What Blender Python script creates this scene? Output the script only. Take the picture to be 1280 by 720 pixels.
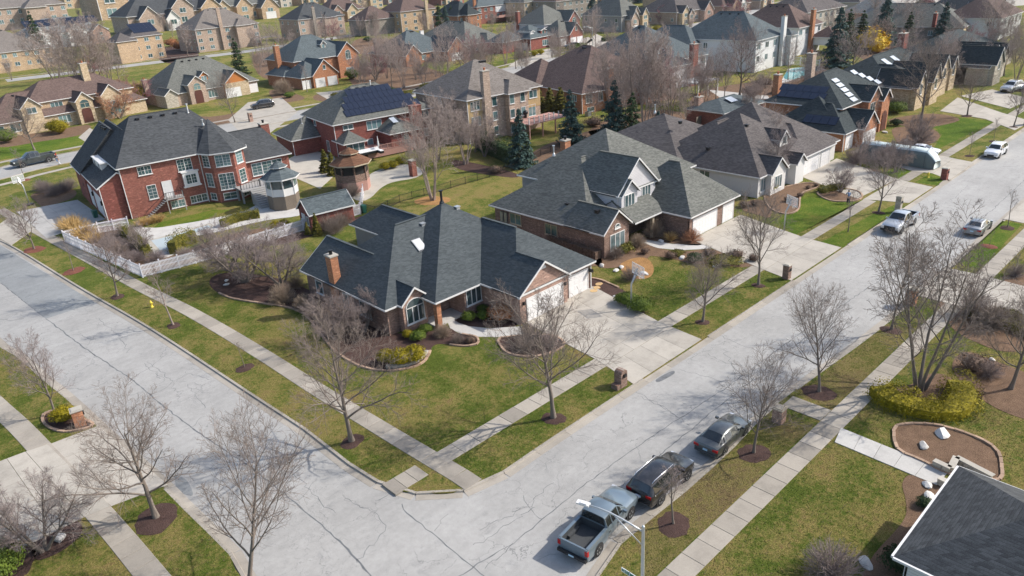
import bpy, bmesh, math, random
import numpy as np
from mathutils import Vector, Matrix, geometry
random.seed(7)
for o in list(bpy.data.objects): bpy.data.objects.remove(o)
S = bpy.context.scene
COL = S.collection
R = math.radians

# ------------------------------------------------------------------ camera, sky, sun, exposure
cam = bpy.data.cameras.new("camera")
camo = bpy.data.objects.new("camera", cam); COL.objects.link(camo)
cam.sensor_width = 36; cam.lens = 26.1294; cam.clip_start = 0.5; cam.clip_end = 6000
camo.matrix_world = Matrix([[0.7161741, 0.3246707, -0.6178055, 0.0], [-0.6953439, 0.2559188, -0.6715672, 0.0], [-0.0599302, 0.9105463, 0.4090402, 31.0], [0.0, 0.0, 0.0, 1.0]])
S.camera = camo
SUN_EL, SUN_AZ = R(39), R(-34)          # azimuth as a plain angle from +X
w = bpy.data.worlds.new("World"); S.world = w; w.use_nodes = True
nt = w.node_tree; nt.nodes.clear()
sky = nt.nodes.new("ShaderNodeTexSky"); sky.sky_type = 'NISHITA'; sky.sun_disc = False
sky.sun_elevation = SUN_EL; sky.sun_rotation = math.pi/2 - SUN_AZ
sky.air_density = 1.0; sky.dust_density = 2.0; sky.ozone_density = 1.0
bg = nt.nodes.new("ShaderNodeBackground"); bg.inputs[1].default_value = 0.15
ow = nt.nodes.new("ShaderNodeOutputWorld")
nt.links.new(sky.outputs[0], bg.inputs[0]); nt.links.new(bg.outputs[0], ow.inputs[0])
sl = bpy.data.lights.new("sun", 'SUN'); sl.energy = 3.8; sl.angle = R(0.6); sl.color = (1.0, 0.94, 0.86)
so = bpy.data.objects.new("sun", sl); COL.objects.link(so)
sd = Vector((math.cos(SUN_EL)*math.cos(SUN_AZ), math.cos(SUN_EL)*math.sin(SUN_AZ), math.sin(SUN_EL)))
so.rotation_euler = sd.to_track_quat('Z', 'Y').to_euler(); so.location = sd*120
S.view_settings.view_transform = 'Standard'; S.view_settings.look = 'None'
S.view_settings.exposure = 0.52; S.view_settings.gamma = 1.0

# ------------------------------------------------------------------ materials
class NT:
    def __init__(s, name, rough=.8, spec=.3, metal=0.):
        s.m = bpy.data.materials.new(name); s.m.use_nodes = True
        s.t = s.m.node_tree; s.b = s.t.nodes["Principled BSDF"]
        s.b.inputs["Roughness"].default_value = rough
        s.b.inputs["Specular IOR Level"].default_value = spec
        s.b.inputs["Metallic"].default_value = metal
    def n(s, typ, **kw):
        nd = s.t.nodes.new("ShaderNode"+typ)
        for k, v in kw.items():
            if k.startswith("_"): setattr(nd, k[1:], v)
            else:
                key = int(k[1:]) if k[0] == 'i' and k[1:].isdigit() else k.replace("__", " ")
                inp = nd.inputs[key]
                if hasattr(v, "is_output"): s.t.links.new(v, inp)
                else: inp.default_value = v
        return nd
    def obj(s): return s.n("TexCoord").outputs["Object"]
    def world(s): return s.n("NewGeometry").outputs["Position"]
    def noise(s, v, scale, detail=3, rough=.55):
        return s.n("TexNoise", Vector=v, Scale=scale, Detail=detail, Roughness=rough).outputs["Fac"]
    def ramp(s, f, stops):
        r = s.n("ValToRGB"); s.t.links.new(f, r.inputs[0]); e = r.color_ramp.elements
        while len(e) < len(stops): e.new(.5)
        for el, (p, c) in zip(e, stops): el.position = p; el.color = (c if len(c) == 4 else (*c, 1)) if hasattr(c, '__len__') else (c, c, c, 1)
        return r.outputs[0]
    def mix(s, f, a, b, mode='MIX'):
        m = s.n("Mix", _data_type='RGBA', _blend_type=mode)
        for inp, v in ((m.inputs[0], f), (m.inputs[6], a), (m.inputs[7], b)):
            if hasattr(v, "is_output"): s.t.links.new(v, inp)
            elif hasattr(v, "__len__"): inp.default_value = (*v[:3], 1)
            else: inp.default_value = v
        return m.outputs[2]
    def math(s, op, a, b=0., c=0.):
        m = s.n("Math", _operation=op)
        for i, v in enumerate((a, b, c)):
            if hasattr(v, "is_output"): s.t.links.new(v, m.inputs[i])
            else: m.inputs[i].default_value = v
        return m.outputs[0]
    def vmath(s, op, a, b):
        m = s.n("VectorMath", _operation=op)
        for i, v in enumerate((a, b)):
            if hasattr(v, "is_output"): s.t.links.new(v, m.inputs[i])
            else: m.inputs[i].default_value = v
        return m.outputs[0]
    def col(s, c):
        inp = s.b.inputs["Base Color"]
        if hasattr(c, "is_output"): s.t.links.new(c, inp)
        else: inp.default_value = (*c[:3], 1)
        return s
    def bump(s, h, dist=.02, strength=1.):
        b = s.n("Bump", Height=h, Distance=dist, Strength=strength)
        s.t.links.new(b.outputs[0], s.b.inputs["Normal"]); return s
    def wallvec(s, zs=1.):
        p = s.n("SeparateXYZ", Vector=s.obj())
        u = s.math('ADD', p.outputs[0], p.outputs[1])
        return s.n("CombineXYZ", X=u, Y=p.outputs[2]).outputs[0], u, p.outputs[2]

def plain(name, c, rough=.6, metal=0., spec=.4, var=.12, sc=8.):
    t = NT(name, rough, spec, metal); v = t.obj()
    f = t.noise(v, sc, 3)
    t.col(t.mix(f, [x*(1-var) for x in c], [min(1, x*(1+var)) for x in c])); return t.m
def shingle(name, c1, c2, step=.14, contrast=1., lift=1.):
    c1 = [x*1.75*lift for x in c1]; c2 = [x*1.4*lift for x in c2]
    t = NT(name, .92, .15); o = t.obj(); p = t.n("SeparateXYZ", Vector=o)
    u = t.math('ADD', p.outputs[0], p.outputs[1])
    row = t.math('DIVIDE', p.outputs[2], step*.55)
    fr = t.math('FLOOR', row)
    uu = t.math('FLOOR', t.math('DIVIDE', t.math('ADD', u, t.math('MULTIPLY', fr, .37)), .32))
    wn = t.n("TexWhiteNoise", Vector=t.n("CombineXYZ", X=uu, Y=fr).outputs[0]).outputs["Value"]
    big = t.noise(o, .35, 3); mid = t.noise(o, 4.5, 4, .7); fine = t.noise(o, 17., 2, .6)
    k = t.math('ADD', t.math('MULTIPLY', wn, .50), t.math('ADD', t.math('MULTIPLY', fine, .35), t.math('MULTIPLY', mid, .15)))
    c = t.ramp(k, [(.12, c1), (.88, c2)])
    c = t.mix(.30*contrast, c, t.ramp(fine, [(.3, .25), (.7, 1.)]), 'MULTIPLY')
    c = t.mix(.35, c, t.ramp(big, [(.3, .7), (.7, 1.15)]), 'MULTIPLY')
    edge = t.math('FRACT', row)
    c = t.mix(t.math('MULTIPLY', t.math('LESS_THAN', edge, .22), .30), c, (.012, .013, .014))
    t.col(c); t.bump(t.math('ADD', edge, t.math('MULTIPLY', fine, .8)), .015, .6); return t.m
def brick(name, c1, c2, mort=(.42, .38, .34), bw=.21, rh=.075, ms=.011):
    t = NT(name, .9, .2); vec, u, z = t.wallvec()
    b = t.n("TexBrick", Vector=vec, Color1=(*c1, 1), Color2=(*c2, 1), Mortar=(*mort, 1), Scale=1., i5=ms)
    b.inputs["Brick Width"].default_value = bw; b.inputs["Row Height"].default_value = rh
    b.inputs["Mortar Size"].default_value = ms; b.inputs["Bias"].default_value = -.1
    o = t.obj(); cell = t.n("TexVoronoi", Vector=t.n("CombineXYZ", X=u, Y=t.math('MULTIPLY', z, 2.6)).outputs[0], Scale=3.2).outputs["Color"]
    f = t.n("SeparateXYZ", Vector=cell).outputs[0]
    c = t.mix(.55, b.outputs[0], t.ramp(f, [(.0, .62), (.75, 1.), (.93, 1.25), (1., 1.9)]), 'MULTIPLY')
    c = t.mix(.3, c, t.ramp(t.noise(o, .6, 4), [(.3, .7), (.7, 1.2)]), 'MULTIPLY')
    t.col(c); t.bump(b.outputs["Fac"], .008, -.6); return t.m
def siding(name, c, step=.18, vertical=False):
    t = NT(name, .7, .3); vec, u, z = t.wallvec()
    fr = t.math('FRACT', t.math('DIVIDE', u if vertical else z, step))
    o = t.obj()
    cc = t.mix(t.math('LESS_THAN', fr, .14), c, [x*.62 for x in c])
    cc = t.mix(.3, cc, t.ramp(t.noise(o, .8, 3), [(.3, .8), (.7, 1.1)]), 'MULTIPLY')
    t.col(cc); t.bump(fr, .02, .8); return t.m
def stone(name, c1, c2, sc=3.):
    t = NT(name, .9, .2); vec, u, z = t.wallvec()
    v = t.n("TexVoronoi", Vector=t.n("CombineXYZ", X=u, Y=t.math('MULTIPLY', z, 1.9)).outputs[0], Scale=sc)
    f = t.n("SeparateXYZ", Vector=v.outputs["Color"]).outputs[0]
    c = t.mix(f, c1, c2); c = t.mix(.4, c, t.ramp(t.noise(t.obj(), 6, 4), [(.3, .6), (.7, 1.15)]), 'MULTIPLY')
    t.col(c); t.bump(v.outputs["Distance"], .03, -.6); return t.m
def concrete(name, c=(.42, .40, .365), stain=.5, rnd=.16):
    t = NT(name, .85, .25); v = t.world()
    a = t.noise(v, .55, 5, .65); b = t.noise(v, 9., 4, .7); d = t.noise(v, 45., 2, .6)
    cc = t.mix(stain, c, t.ramp(a, [(.28, .55), (.5, .95), (.75, 1.12)]), 'MULTIPLY')
    cc = t.mix(.35, cc, t.ramp(b, [(.3, .72), (.7, 1.1)]), 'MULTIPLY')
    cc = t.mix(.18, cc, t.ramp(d, [(.35, .6), (.6, 1.1)]), 'MULTIPLY')
    ri = t.n("ObjectInfo").outputs["Random"]
    cc = t.mix(1., cc, t.ramp(ri, [(0., 1-rnd), (1., 1+rnd*.5)]), 'MULTIPLY')
    t.col(cc); t.bump(b, .01, .3); return t.m
def asphalt(name, c=(.372, .364, .345)):
    t = NT(name, .82, .35); v = t.world()
    wob = t.n("TexNoise", Vector=v, Scale=.8, Detail=4, Roughness=.6).outputs["Color"]
    vv = t.vmath('ADD', v, t.vmath('MULTIPLY', wob, (2.2, 2.2, 0)))
    a = t.noise(v, .16, 5, .6); b = t.noise(v, 2.6, 5, .7); d = t.noise(v, 38., 2, .7)
    # traffic sweep: streaks stretched along the road
    sx = t.noise(t.vmath('MULTIPLY', v, (.07, .9, 1)), 1.4, 4)
    cc = t.mix(.75, c, t.ramp(a, [(.3, .78), (.7, 1.1)]), 'MULTIPLY')
    cc = t.mix(.5, cc, t.ramp(b, [(.3, .78), (.7, 1.1)]), 'MULTIPLY')
    cc = t.mix(.35, cc, t.ramp(sx, [(.3, .8), (.7, 1.1)]), 'MULTIPLY')
    cc = t.mix(.4, cc, t.ramp(d, [(.3, .55), (.65, 1.15)]), 'MULTIPLY')
    e = t.n("TexVoronoi", Vector=vv, _feature='DISTANCE_TO_EDGE', Scale=.34).outputs["Distance"]
    e2 = t.n("TexVoronoi", Vector=vv, _feature='DISTANCE_TO_EDGE', Scale=1.25).outputs["Distance"]
    m1 = t.noise(v, .22, 3); m2 = t.noise(v, .12, 2)
    k1 = t.math('MULTIPLY', t.math('LESS_THAN', e, .0045), t.ramp(m1, [(.42, 0.), (.55, 1.)]))
    k2 = t.math('MULTIPLY', t.math('LESS_THAN', e2, .0075), t.ramp(m2, [(.46, 0.), (.56, .9)]))
    k = t.math('MAXIMUM', k1, t.math('MULTIPLY', k2, .9))
    cc = t.mix(t.math('MULTIPLY', k, .42), cc, (.06, .065, .07))
    oil = t.noise(v, .9, 5, .7); cc = t.mix(t.ramp(oil, [(.58, 0.), (.74, .35)]), cc, (.13, .135, .14))
    t.col(cc); t.bump(d, .006, .5); return t.m
def lawn(name, g=(.095, .128, .020), y=(.25, .205, .068), br=(.21, .145, .065), bias=0.):
    t = NT(name, .95, .1); v = t.world()
    a = t.noise(v, .07, 4, .6); b = t.noise(v, .42, 5, .68); c = t.noise(v, 3.2, 4, .7); d = t.noise(v, 26., 3, .75); e = t.noise(v, 9.5, 3, .7)
    f = t.math('ADD', t.math('MULTIPLY', a, .34), t.math('ADD', t.math('MULTIPLY', b, .42), t.math('MULTIPLY', c, .34)))
    cc = t.ramp(t.math('ADD', f, bias), [(.42, [x*.75 for x in g]), (.50, g), (.555, [(p+q)/2 for p, q in zip(g, y)]), (.61, y), (.68, br)])
    cc = t.mix(.55, cc, t.ramp(d, [(.28, .38), (.5, .95), (.72, 1.55)]), 'MULTIPLY')
    cc = t.mix(.6, cc, t.ramp(e, [(.3, .5), (.7, 1.4)]), 'MULTIPLY')
    t.col(cc); t.bump(t.math('ADD', d, e), .09, 1.); return t.m
def mulchm(name, c1=(.030, .018, .016), c2=(.105, .066, .056)):
    t = NT(name, .95, .1); v = t.world()
    a = t.noise(v, 14., 4, .75); b = t.noise(v, 1.2, 4); d = t.noise(v, 40., 2, .7)
    cc = t.ramp(t.math('ADD', t.math('MULTIPLY', a, .6), t.math('MULTIPLY', d, .4)), [(.3, c1), (.62, c2), (.8, [min(1, x*2.6) for x in c2])])
    cc = t.mix(.5, cc, t.ramp(b, [(.3, .6), (.7, 1.25)]), 'MULTIPLY')
    t.col(cc); t.bump(a, .06, 1.); return t.m
def leafm(name, c1, c2, sc=3.):
    t = NT(name, .75, .25); v = t.world()
    a = t.noise(v, sc, 3, .7); b = t.noise(v, 22., 2, .7)
    cc = t.mix(t.ramp(a, [(.35, 0.), (.65, 1.)]), c1, c2)
    cc = t.mix(.5, cc, t.ramp(b, [(.3, .5), (.7, 1.4)]), 'MULTIPLY')
    t.col(cc); return t.m
def barkm(name, c1, c2):
    t = NT(name, .9, .15); o = t.obj()
    a = t.noise(t.vmath('MULTIPLY', o, (9, 9, 1.6)), 1.5, 4, .7)
    t.col(t.mix(a, c1, c2)); t.bump(a, .02, .6); return t.m
def glassm(name, c=(.035, .06, .065), blinds=.0):
    t = NT(name, .06, .9); o = t.world()
    a = t.noise(t.vmath('MULTIPLY', o, (.6, .6, .9)), 1., 2)
    ri = t.n("ObjectInfo").outputs["Random"]
    cc = t.mix(t.ramp(t.math('ADD', t.math('MULTIPLY', a, .5), t.math('MULTIPLY', ri, .5)), [(.40, 0.), (.66, 1.)]), c, [x*2.2+.07 for x in c])
    t.col(cc); t.b.inputs["Coat Weight"].default_value = .4; return t.m
def paint(name, c, metal=.35, rough=.32):
    t = NT(name, rough, .5, metal); o = t.obj()
    dirt = t.noise(o, 2.2, 4, .7)
    cc = t.mix(t.ramp(dirt, [(.45, 0.), (.8, .25)]), c, (.22, .2, .18)); t.col(cc)
    t.b.inputs["Coat Weight"].default_value = .9; t.b.inputs["Coat Roughness"].default_value = .06; return t.m

M = {}
M['sh_green'] = shingle("green_grey_shingles", (.037, .044, .048), (.088, .102, .107), lift=.84)
M['sh_grey'] = shingle("mid_grey_shingles", (.052, .055, .050), (.150, .152, .138))
M['sh_dark'] = shingle("dark_grey_shingles", (.026, .028, .030), (.075, .080, .084))
M['sh_char'] = shingle("charcoal_shingles", (.040, .036, .036), (.118, .106, .102))
M['sh_black'] = shingle("black_green_shingles", (.016, .021, .023), (.055, .066, .068))
M['sh_brown'] = shingle("brown_shingles", (.050, .034, .030), (.140, .100, .088))
M['sh_taupe'] = shingle("taupe_shingles", (.070, .062, .055), (.19, .17, .155))
M['sh_lgrey'] = shingle("light_grey_shingles", (.075, .080, .082), (.20, .21, .21))
M['sh_slate'] = shingle("blue_grey_shingles", (.036, .046, .050), (.105, .125, .132))
M['sh_copper'] = shingle("rusty_brown_shingles", (.065, .032, .020), (.155, .082, .05), .2)
M['br_red'] = brick("red_brick", (.23, .070, .052), (.33, .120, .088), (.25, .14, .11))
M['br_dred'] = brick("deep_red_brick", (.20, .050, .040), (.29, .085, .062), (.22, .12, .10))
M['br_pink'] = brick("pink_brown_brick", (.27, .135, .095), (.40, .22, .16), (.42, .36, .31))
M['br_brown'] = brick("brown_brick", (.15, .075, .052), (.26, .145, .105), (.32, .27, .23))
M['br_orange'] = brick("orange_brick", (.33, .11, .045), (.44, .17, .075), (.38, .26, .18))
M['br_tan'] = brick("tan_brick", (.36, .23, .13), (.50, .34, .20), (.50, .42, .32))
M['br_rose'] = brick("rosy_tan_brick", (.30, .20, .15), (.44, .32, .24), (.46, .40, .34))
M['br_grey'] = brick("grey_brown_brick", (.20, .17, .14), (.30, .26, .22), (.36, .33, .29))
M['st_tan'] = stone("tan_stone", (.36, .27, .17), (.58, .47, .33))
M['st_grey'] = stone("grey_stone", (.32, .29, .24), (.50, .45, .37), 2.6)
M['sd_white'] = siding("white_siding", (.70, .70, .69))
M['sd_lav'] = siding("pale_grey_siding", (.60, .585, .60))
M['sd_tan'] = siding("yellow_tan_siding", (.46, .33, .17))
M['sd_beige'] = siding("beige_siding", (.44, .40, .34))
M['sd_grey'] = siding("grey_siding", (.30, .29, .28))
M['sd_cedar'] = siding("orange_cedar_boards", (.46, .17, .045), .16, True)
M['stucco'] = plain("cream_painted_brick", (.60, .585, .56), .85, var=.06, sc=2.)
M['yellow'] = plain("pale_yellow_wall", (.62, .50, .30), .8, var=.05)
M['white'] = plain("white_trim", (.64, .635, .62), .5, var=.04)
M['tan_trim'] = plain("tan_trim", (.45, .38, .28), .6)
M['gdoor'] = plain("white_garage_panels", (.70, .69, .68), .5, var=.05, sc=3)
M['glass'] = glassm("window_glass")
M['glass_t'] = glassm("teal_window_glass", (.035, .075, .08))
M['dark'] = plain("painted_recess_shade", (.02, .018, .017), .8)  # near-black colour standing in for shade inside openings
M['black'] = plain("black_metal", (.02, .02, .022), .45, .3)
M['wooddoor'] = plain("dark_red_wood", (.09, .03, .022), .5)
M['metal'] = plain("grey_metal", (.36, .37, .38), .4, .7)
M['galv'] = plain("galvanised_steel", (.52, .54, .55), .38, .55)
M['clay'] = plain("clay_flue", (.42, .15, .07), .8)
M['capst'] = concrete("limestone_cap", (.46, .43, .37))
M['concrete'] = concrete("pavement_concrete", (.355, .32, .27), .55, .24)
M['drive'] = concrete("driveway_concrete", (.425, .39, .335), .6, .10)
M['white_conc'] = concrete("new_pale_concrete", (.50, .485, .455), .45, .08)
M['drive_shade'] = concrete("shaded_driveway_concrete", (.43, .415, .39), .6, .06)  # cooler copy of the driveway concrete, shade painted into the colour
M['kerb'] = concrete("kerb_concrete", (.37, .335, .285), .5, .2)
M['asphalt'] = asphalt("pale_worn_asphalt")
M['patch'] = asphalt("newer_asphalt", (.255, .265, .265))
M['seam'] = plain("tar_seam", (.135, .14, .145), .8, var=.5, sc=3.)
M['lawn'] = lawn("patchy_spring_lawn")
M['lawn_g'] = lawn("greener_lawn", (.082, .14, .014), (.155, .18, .028), (.20, .17, .05), -.02)
M['lawn_y'] = lawn("yellowing_lawn", (.115, .12, .028), (.21, .17, .065), (.17, .125, .06), .04)
M['tuft'] = lawn("grass_blades", (.118, .150, .028), (.28, .235, .085), (.24, .18, .085))
M['mulch'] = mulchm("dark_mulch")
M['mulch_l'] = mulchm("brown_leaf_litter", (.07, .042, .026), (.23, .15, .10))
M['mulch_o'] = mulchm("orange_leaf_litter", (.16, .08, .03), (.42, .24, .10))
M['mulch_r'] = mulchm("red_mulch", (.09, .035, .025), (.24, .10, .07))
M['bark'] = barkm("grey_brown_bark", (.11, .09, .075), (.26, .22, .185))
M['bark_l'] = barkm("pale_birch_bark", (.17, .13, .11), (.40, .33, .29))
M['twig'] = plain("grey_brown_twigs", (.215, .172, .145), .9, var=.4, sc=2)
M['twig_p'] = plain("purplish_twigs", (.25, .20, .185), .9, var=.4, sc=2)
M['twig_f'] = plain("haze_paled_twigs", (.34, .275, .245), .9, var=.35, sc=1)  # twigs paled by distance haze painted into the colour
M['twig_r'] = plain("reddish_twigs", (.29, .135, .14), .9, var=.4, sc=2)
M['twig_t'] = plain("tan_twigs", (.30, .23, .17), .9, var=.4, sc=2)
M['twig_o'] = plain("rusty_twigs", (.40, .20, .11), .9, var=.4, sc=2)
M['needle'] = leafm("dark_green_needles", (.018, .036, .014), (.05, .085, .026))
M['needle_b'] = leafm("blue_green_needles", (.026, .055, .045), (.075, .13, .11))
M['boxwood'] = leafm("bright_green_leaves", (.05, .085, .012), (.14, .19, .022))
M['gold'] = leafm("golden_green_leaves", (.135, .115, .004), (.32, .26, .008))
M['hedge'] = leafm("olive_hedge_leaves", (.055, .062, .010), (.19, .165, .022))
M['yellow_l'] = leafm("yellow_blossom", (.50, .33, .02), (.75, .52, .05))
M['straw'] = leafm("straw_grass_blades", (.34, .21, .07), (.62, .43, .19))
M['rust_l'] = leafm("rusty_dry_leaves", (.20, .075, .03), (.36, .15, .06))
M['brown_l'] = leafm("brown_dry_leaves", (.085, .055, .04), (.19, .13, .095))
M['water'] = NT("pool_water", .05, .8).col((.10, .34, .36)).m
M['water_p'] = NT("pale_pool_cover", .3, .5).col((.42, .50, .53)).m
M['sol'] = plain("solar_glass", (.012, .017, .035), .12, .2, .9, .3)
M['sol_w'] = plain("painted_glare_solar_glass", (.50, .53, .55), .25, .3, .9, .1)  # sun glare put into the pale base colour
M['rock'] = concrete("pale_boulder", (.62, .60, .56), .4)
M['flag'] = concrete("orange_flagstone", (.50, .34, .17), .5)
M['edge'] = concrete("pink_edging_stone", (.40, .28, .20), .4, .3)
M['deckwood'] = siding("pink_brown_decking", (.42, .24, .20), .14)
M['grey_wood'] = siding("grey_brown_lattice", (.20, .165, .13), .12)
M['deckgrey'] = plain("grey_deck_boards", (.30, .295, .285), .7)
M['vinyl'] = plain("white_vinyl", (.74, .73, .76), .45, var=.04)
M['rubber'] = plain("tyre_rubber", (.018, .018, .019), .85)
M['alloy'] = plain("alloy_wheel", (.45, .46, .47), .3, .8)
M['chrome'] = plain("chrome_trim", (.75, .76, .78), .12, 1., .5, .02)
M['car_glass'] = NT("car_glass", .04, .9).col((.014, .018, .02)).m
M['tail'] = plain("red_tail_lens", (.40, .012, .012), .2)
M['headl'] = plain("clear_headlight_lens", (.62, .64, .66), .12, .2, .8)
t_ = NT("clear_acrylic", .08, .6); t_.col((.7, .74, .76)); t_.b.inputs["Alpha"].default_value = .28; M['acrylic'] = t_.m
M['plate'] = plain("blue_white_plate", (.42, .60, .72), .5)
M['p_bluegrey'] = paint("blue_grey_car_paint", (.165, .215, .25))
M['p_black'] = paint("black_car_paint", (.022, .021, .022), .3)
M['p_char'] = paint("charcoal_car_paint", (.075, .085, .088), .45)
M['p_silver'] = paint("silver_car_paint", (.50, .53, .56), .5)
M['p_grey'] = paint("mid_grey_car_paint", (.24, .26, .275), .4)
M['p_white'] = paint("white_car_paint", (.74, .75, .76), .05)
M['p_dgreen'] = paint("dark_grey_green_car_paint", (.05, .062, .062), .35)
M['p_sky'] = paint("pale_blue_car_paint", (.30, .42, .50), .3)
M['plast'] = plain("black_plastic", (.022, .022, .023), .6)
M['bedliner'] = siding("ribbed_bedliner", (.06, .065, .068), .12, True)
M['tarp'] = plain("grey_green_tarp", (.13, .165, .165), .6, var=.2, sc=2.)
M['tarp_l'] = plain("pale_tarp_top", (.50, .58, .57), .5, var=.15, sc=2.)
M['yel'] = plain("yellow_paint", (.72, .55, .05), .5)
M['signg'] = plain("green_sign_face", (.03, .16, .10), .4)
M['signw'] = plain("white_sign_face", (.75, .8, .78), .4)
M['bin'] = plain("green_plastic", (.02, .11, .08), .5)
M['skin'] = plain("skin", (.45, .27, .19), .6)
M['cl_blue'] = plain("blue_cloth", (.10, .19, .33), .9)
M['cl_dark'] = plain("dark_cloth", (.03, .033, .045), .9)
M['cl_light'] = plain("pale_cloth", (.52, .56, .62), .9)
M['cl_grey'] = plain("grey_cloth", (.18, .17, .18), .9)
M['cush'] = plain("white_cushion", (.70, .70, .70), .9)
M['red'] = plain("orange_red_paint", (.7, .16, .05), .5)

# ------------------------------------------------------------------ mesh building
class MB:
    def __init__(s): s.v = []; s.f = []; s.mi = []
    def add(s, vs, fs, mi=0):
        o = len(s.v); s.v += [tuple(p) for p in vs]; s.f += [tuple(i+o for i in f) for f in fs]; s.mi += [mi]*len(fs); return s
    def box(s, x0, y0, z0, x1, y1, z1, mi=0):
        if x0 > x1: x0, x1 = x1, x0
        if y0 > y1: y0, y1 = y1, y0
        return s.add([(x0,y0,z0),(x1,y0,z0),(x1,y1,z0),(x0,y1,z0),(x0,y0,z1),(x1,y0,z1),(x1,y1,z1),(x0,y1,z1)],
                     [(0,3,2,1),(4,5,6,7),(0,1,5,4),(1,2,6,5),(2,3,7,6),(3,0,4,7)], mi)
    def obox(s, c, sx, sy, z0, z1, a, mi=0):
        ca, sa = math.cos(a), math.sin(a); p = []
        for z in (z0, z1):
            for dx, dy in ((-sx,-sy),(sx,-sy),(sx,sy),(-sx,sy)):
                p.append((c[0]+(dx*ca-dy*sa)/2, c[1]+(dx*sa+dy*ca)/2, z))
        return s.add(p, [(0,3,2,1),(4,5,6,7),(0,1,5,4),(1,2,6,5),(2,3,7,6),(3,0,4,7)], mi)
    def poly(s, pts, mi=0): return s.add(pts, [tuple(range(len(pts)))], mi)
    def prism(s, pts, z0, z1, mi=0):
        n = len(pts); tri = geometry.tessellate_polygon([[Vector((p[0], p[1], 0)) for p in pts]])
        ar = sum(pts[i][0]*pts[(i+1)%n][1]-pts[(i+1)%n][0]*pts[i][1] for i in range(n))
        if ar < 0: pts = pts[::-1]; tri = geometry.tessellate_polygon([[Vector((p[0], p[1], 0)) for p in pts]])
        vs = [(p[0], p[1], z1) for p in pts]+[(p[0], p[1], z0) for p in pts]
        fs = []
        for t in tri:
            a, b, c = [pts[i] for i in t]
            if (b[0]-a[0])*(c[1]-a[1])-(c[0]-a[0])*(b[1]-a[1]) < 0: t = t[::-1]
            fs.append(tuple(t))
        fs += [(i, i+n, (i+1)%n+n, (i+1)%n) for i in range(n)]
        return s.add(vs, fs, mi)
    def tube(s, pts, rad, n=6, mi=0, cap=True):
        pts = [Vector(p) for p in pts]; rad = rad if hasattr(rad, '__len__') else [rad]*len(pts)
        vs = []; fs = []; up = Vector((0, 0, 1))
        for i, p in enumerate(pts):
            d = (pts[min(i+1, len(pts)-1)]-pts[max(i-1, 0)]).normalized()
            a = d.cross(up if abs(d.z) < .95 else Vector((1, 0, 0))).normalized(); b = d.cross(a)
            for k in range(n):
                t = 2*math.pi*k/n; vs.append(p+(a*math.cos(t)+b*math.sin(t))*rad[i])
        for i in range(len(pts)-1):
            for k in range(n): fs.append((i*n+k, i*n+(k+1)%n, (i+1)*n+(k+1)%n, (i+1)*n+k))
        if cap: fs += [tuple(range(n))[::-1], tuple(range((len(pts)-1)*n, len(pts)*n))]
        return s.add(vs, fs, mi)
    def beam(s, a, b, wd, h, mi=0):
        a, b = Vector(a), Vector(b); d = b-a; q = Vector((d.y, -d.x, 0)); q = (q.normalized() if q.length > 1e-6 else Vector((1, 0, 0)))*wd/2
        u = Vector((0, 0, h/2)) if abs(d.z) < abs(d.length)*.98 else Vector((0, wd/2, 0))
        return s.add([a-q-u, a+q-u, a+q+u, a-q+u, b-q-u, b+q-u, b+q+u, b-q+u],
                     [(0,1,2,3),(7,6,5,4),(0,4,5,1),(1,5,6,2),(2,6,7,3),(3,7,4,0)], mi)
    def lathe(s, c, prof, n=12, mi=0):
        vs = []; fs = []
        for r, z in prof:
            for k in range(n):
                t = 2*math.pi*k/n; vs.append((c[0]+r*math.cos(t), c[1]+r*math.sin(t), c[2]+z))
        for i in range(len(prof)-1):
            for k in range(n): fs.append((i*n+k, i*n+(k+1)%n, (i+1)*n+(k+1)%n, (i+1)*n+k))
        fs += [tuple(range(n))[::-1], tuple(range((len(prof)-1)*n, len(prof)*n))]
        return s.add(vs, fs, mi)
    def mesh(s, name, mats, smooth=False):
        me = bpy.data.meshes.new(name); me.from_pydata([tuple(v) for v in s.v], [], s.f)
        for m in (mats if isinstance(mats, (list, tuple)) else [mats]): me.materials.append(M[m] if isinstance(m, str) else m)
        if any(s.mi): me.polygons.foreach_set("material_index", s.mi)
        if smooth: me.polygons.foreach_set("use_smooth", [True]*len(s.f))
        me.update(); return me
    def build(s, name, mats, parent=None, off=(0, 0, 0), smooth=False, **tags):
        if not s.v: return None
        if any(off): s.v = [(x-off[0], y-off[1], z-off[2]) for x, y, z in s.v]
        return link(name, s.mesh(name, mats, smooth), parent, **tags)
def link(name, me, parent=None, loc=None, rz=None, **tags):
    o = bpy.data.objects.new(name, me); COL.objects.link(o)
    if parent is not None: o.parent = parent
    if loc is not None: o.location = loc
    if rz is not None: o.rotation_euler[2] = rz
    for k, v in tags.items():
        if v is not None: o[k] = v
    return o
def thing(name, label, cat, loc=(0, 0, 0), rz=0., group=None, me=None):
    o = bpy.data.objects.new(name, me); COL.objects.link(o)
    o.location = loc; o.rotation_euler = (0, 0, rz); o['label'] = label; o['category'] = cat
    if group: o['group'] = group
    return o
def structure(name, parent=None): 
    o = bpy.data.objects.new(name, None); COL.objects.link(o); o['kind'] = 'structure'; return o
def copy_tree(o, parent=None):
    c = o.copy(); COL.objects.link(c)
    if parent is not None: c.parent = parent; c.matrix_parent_inverse = o.matrix_parent_inverse
    for ch in list(o.children): copy_tree(ch, c)
    return c
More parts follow.
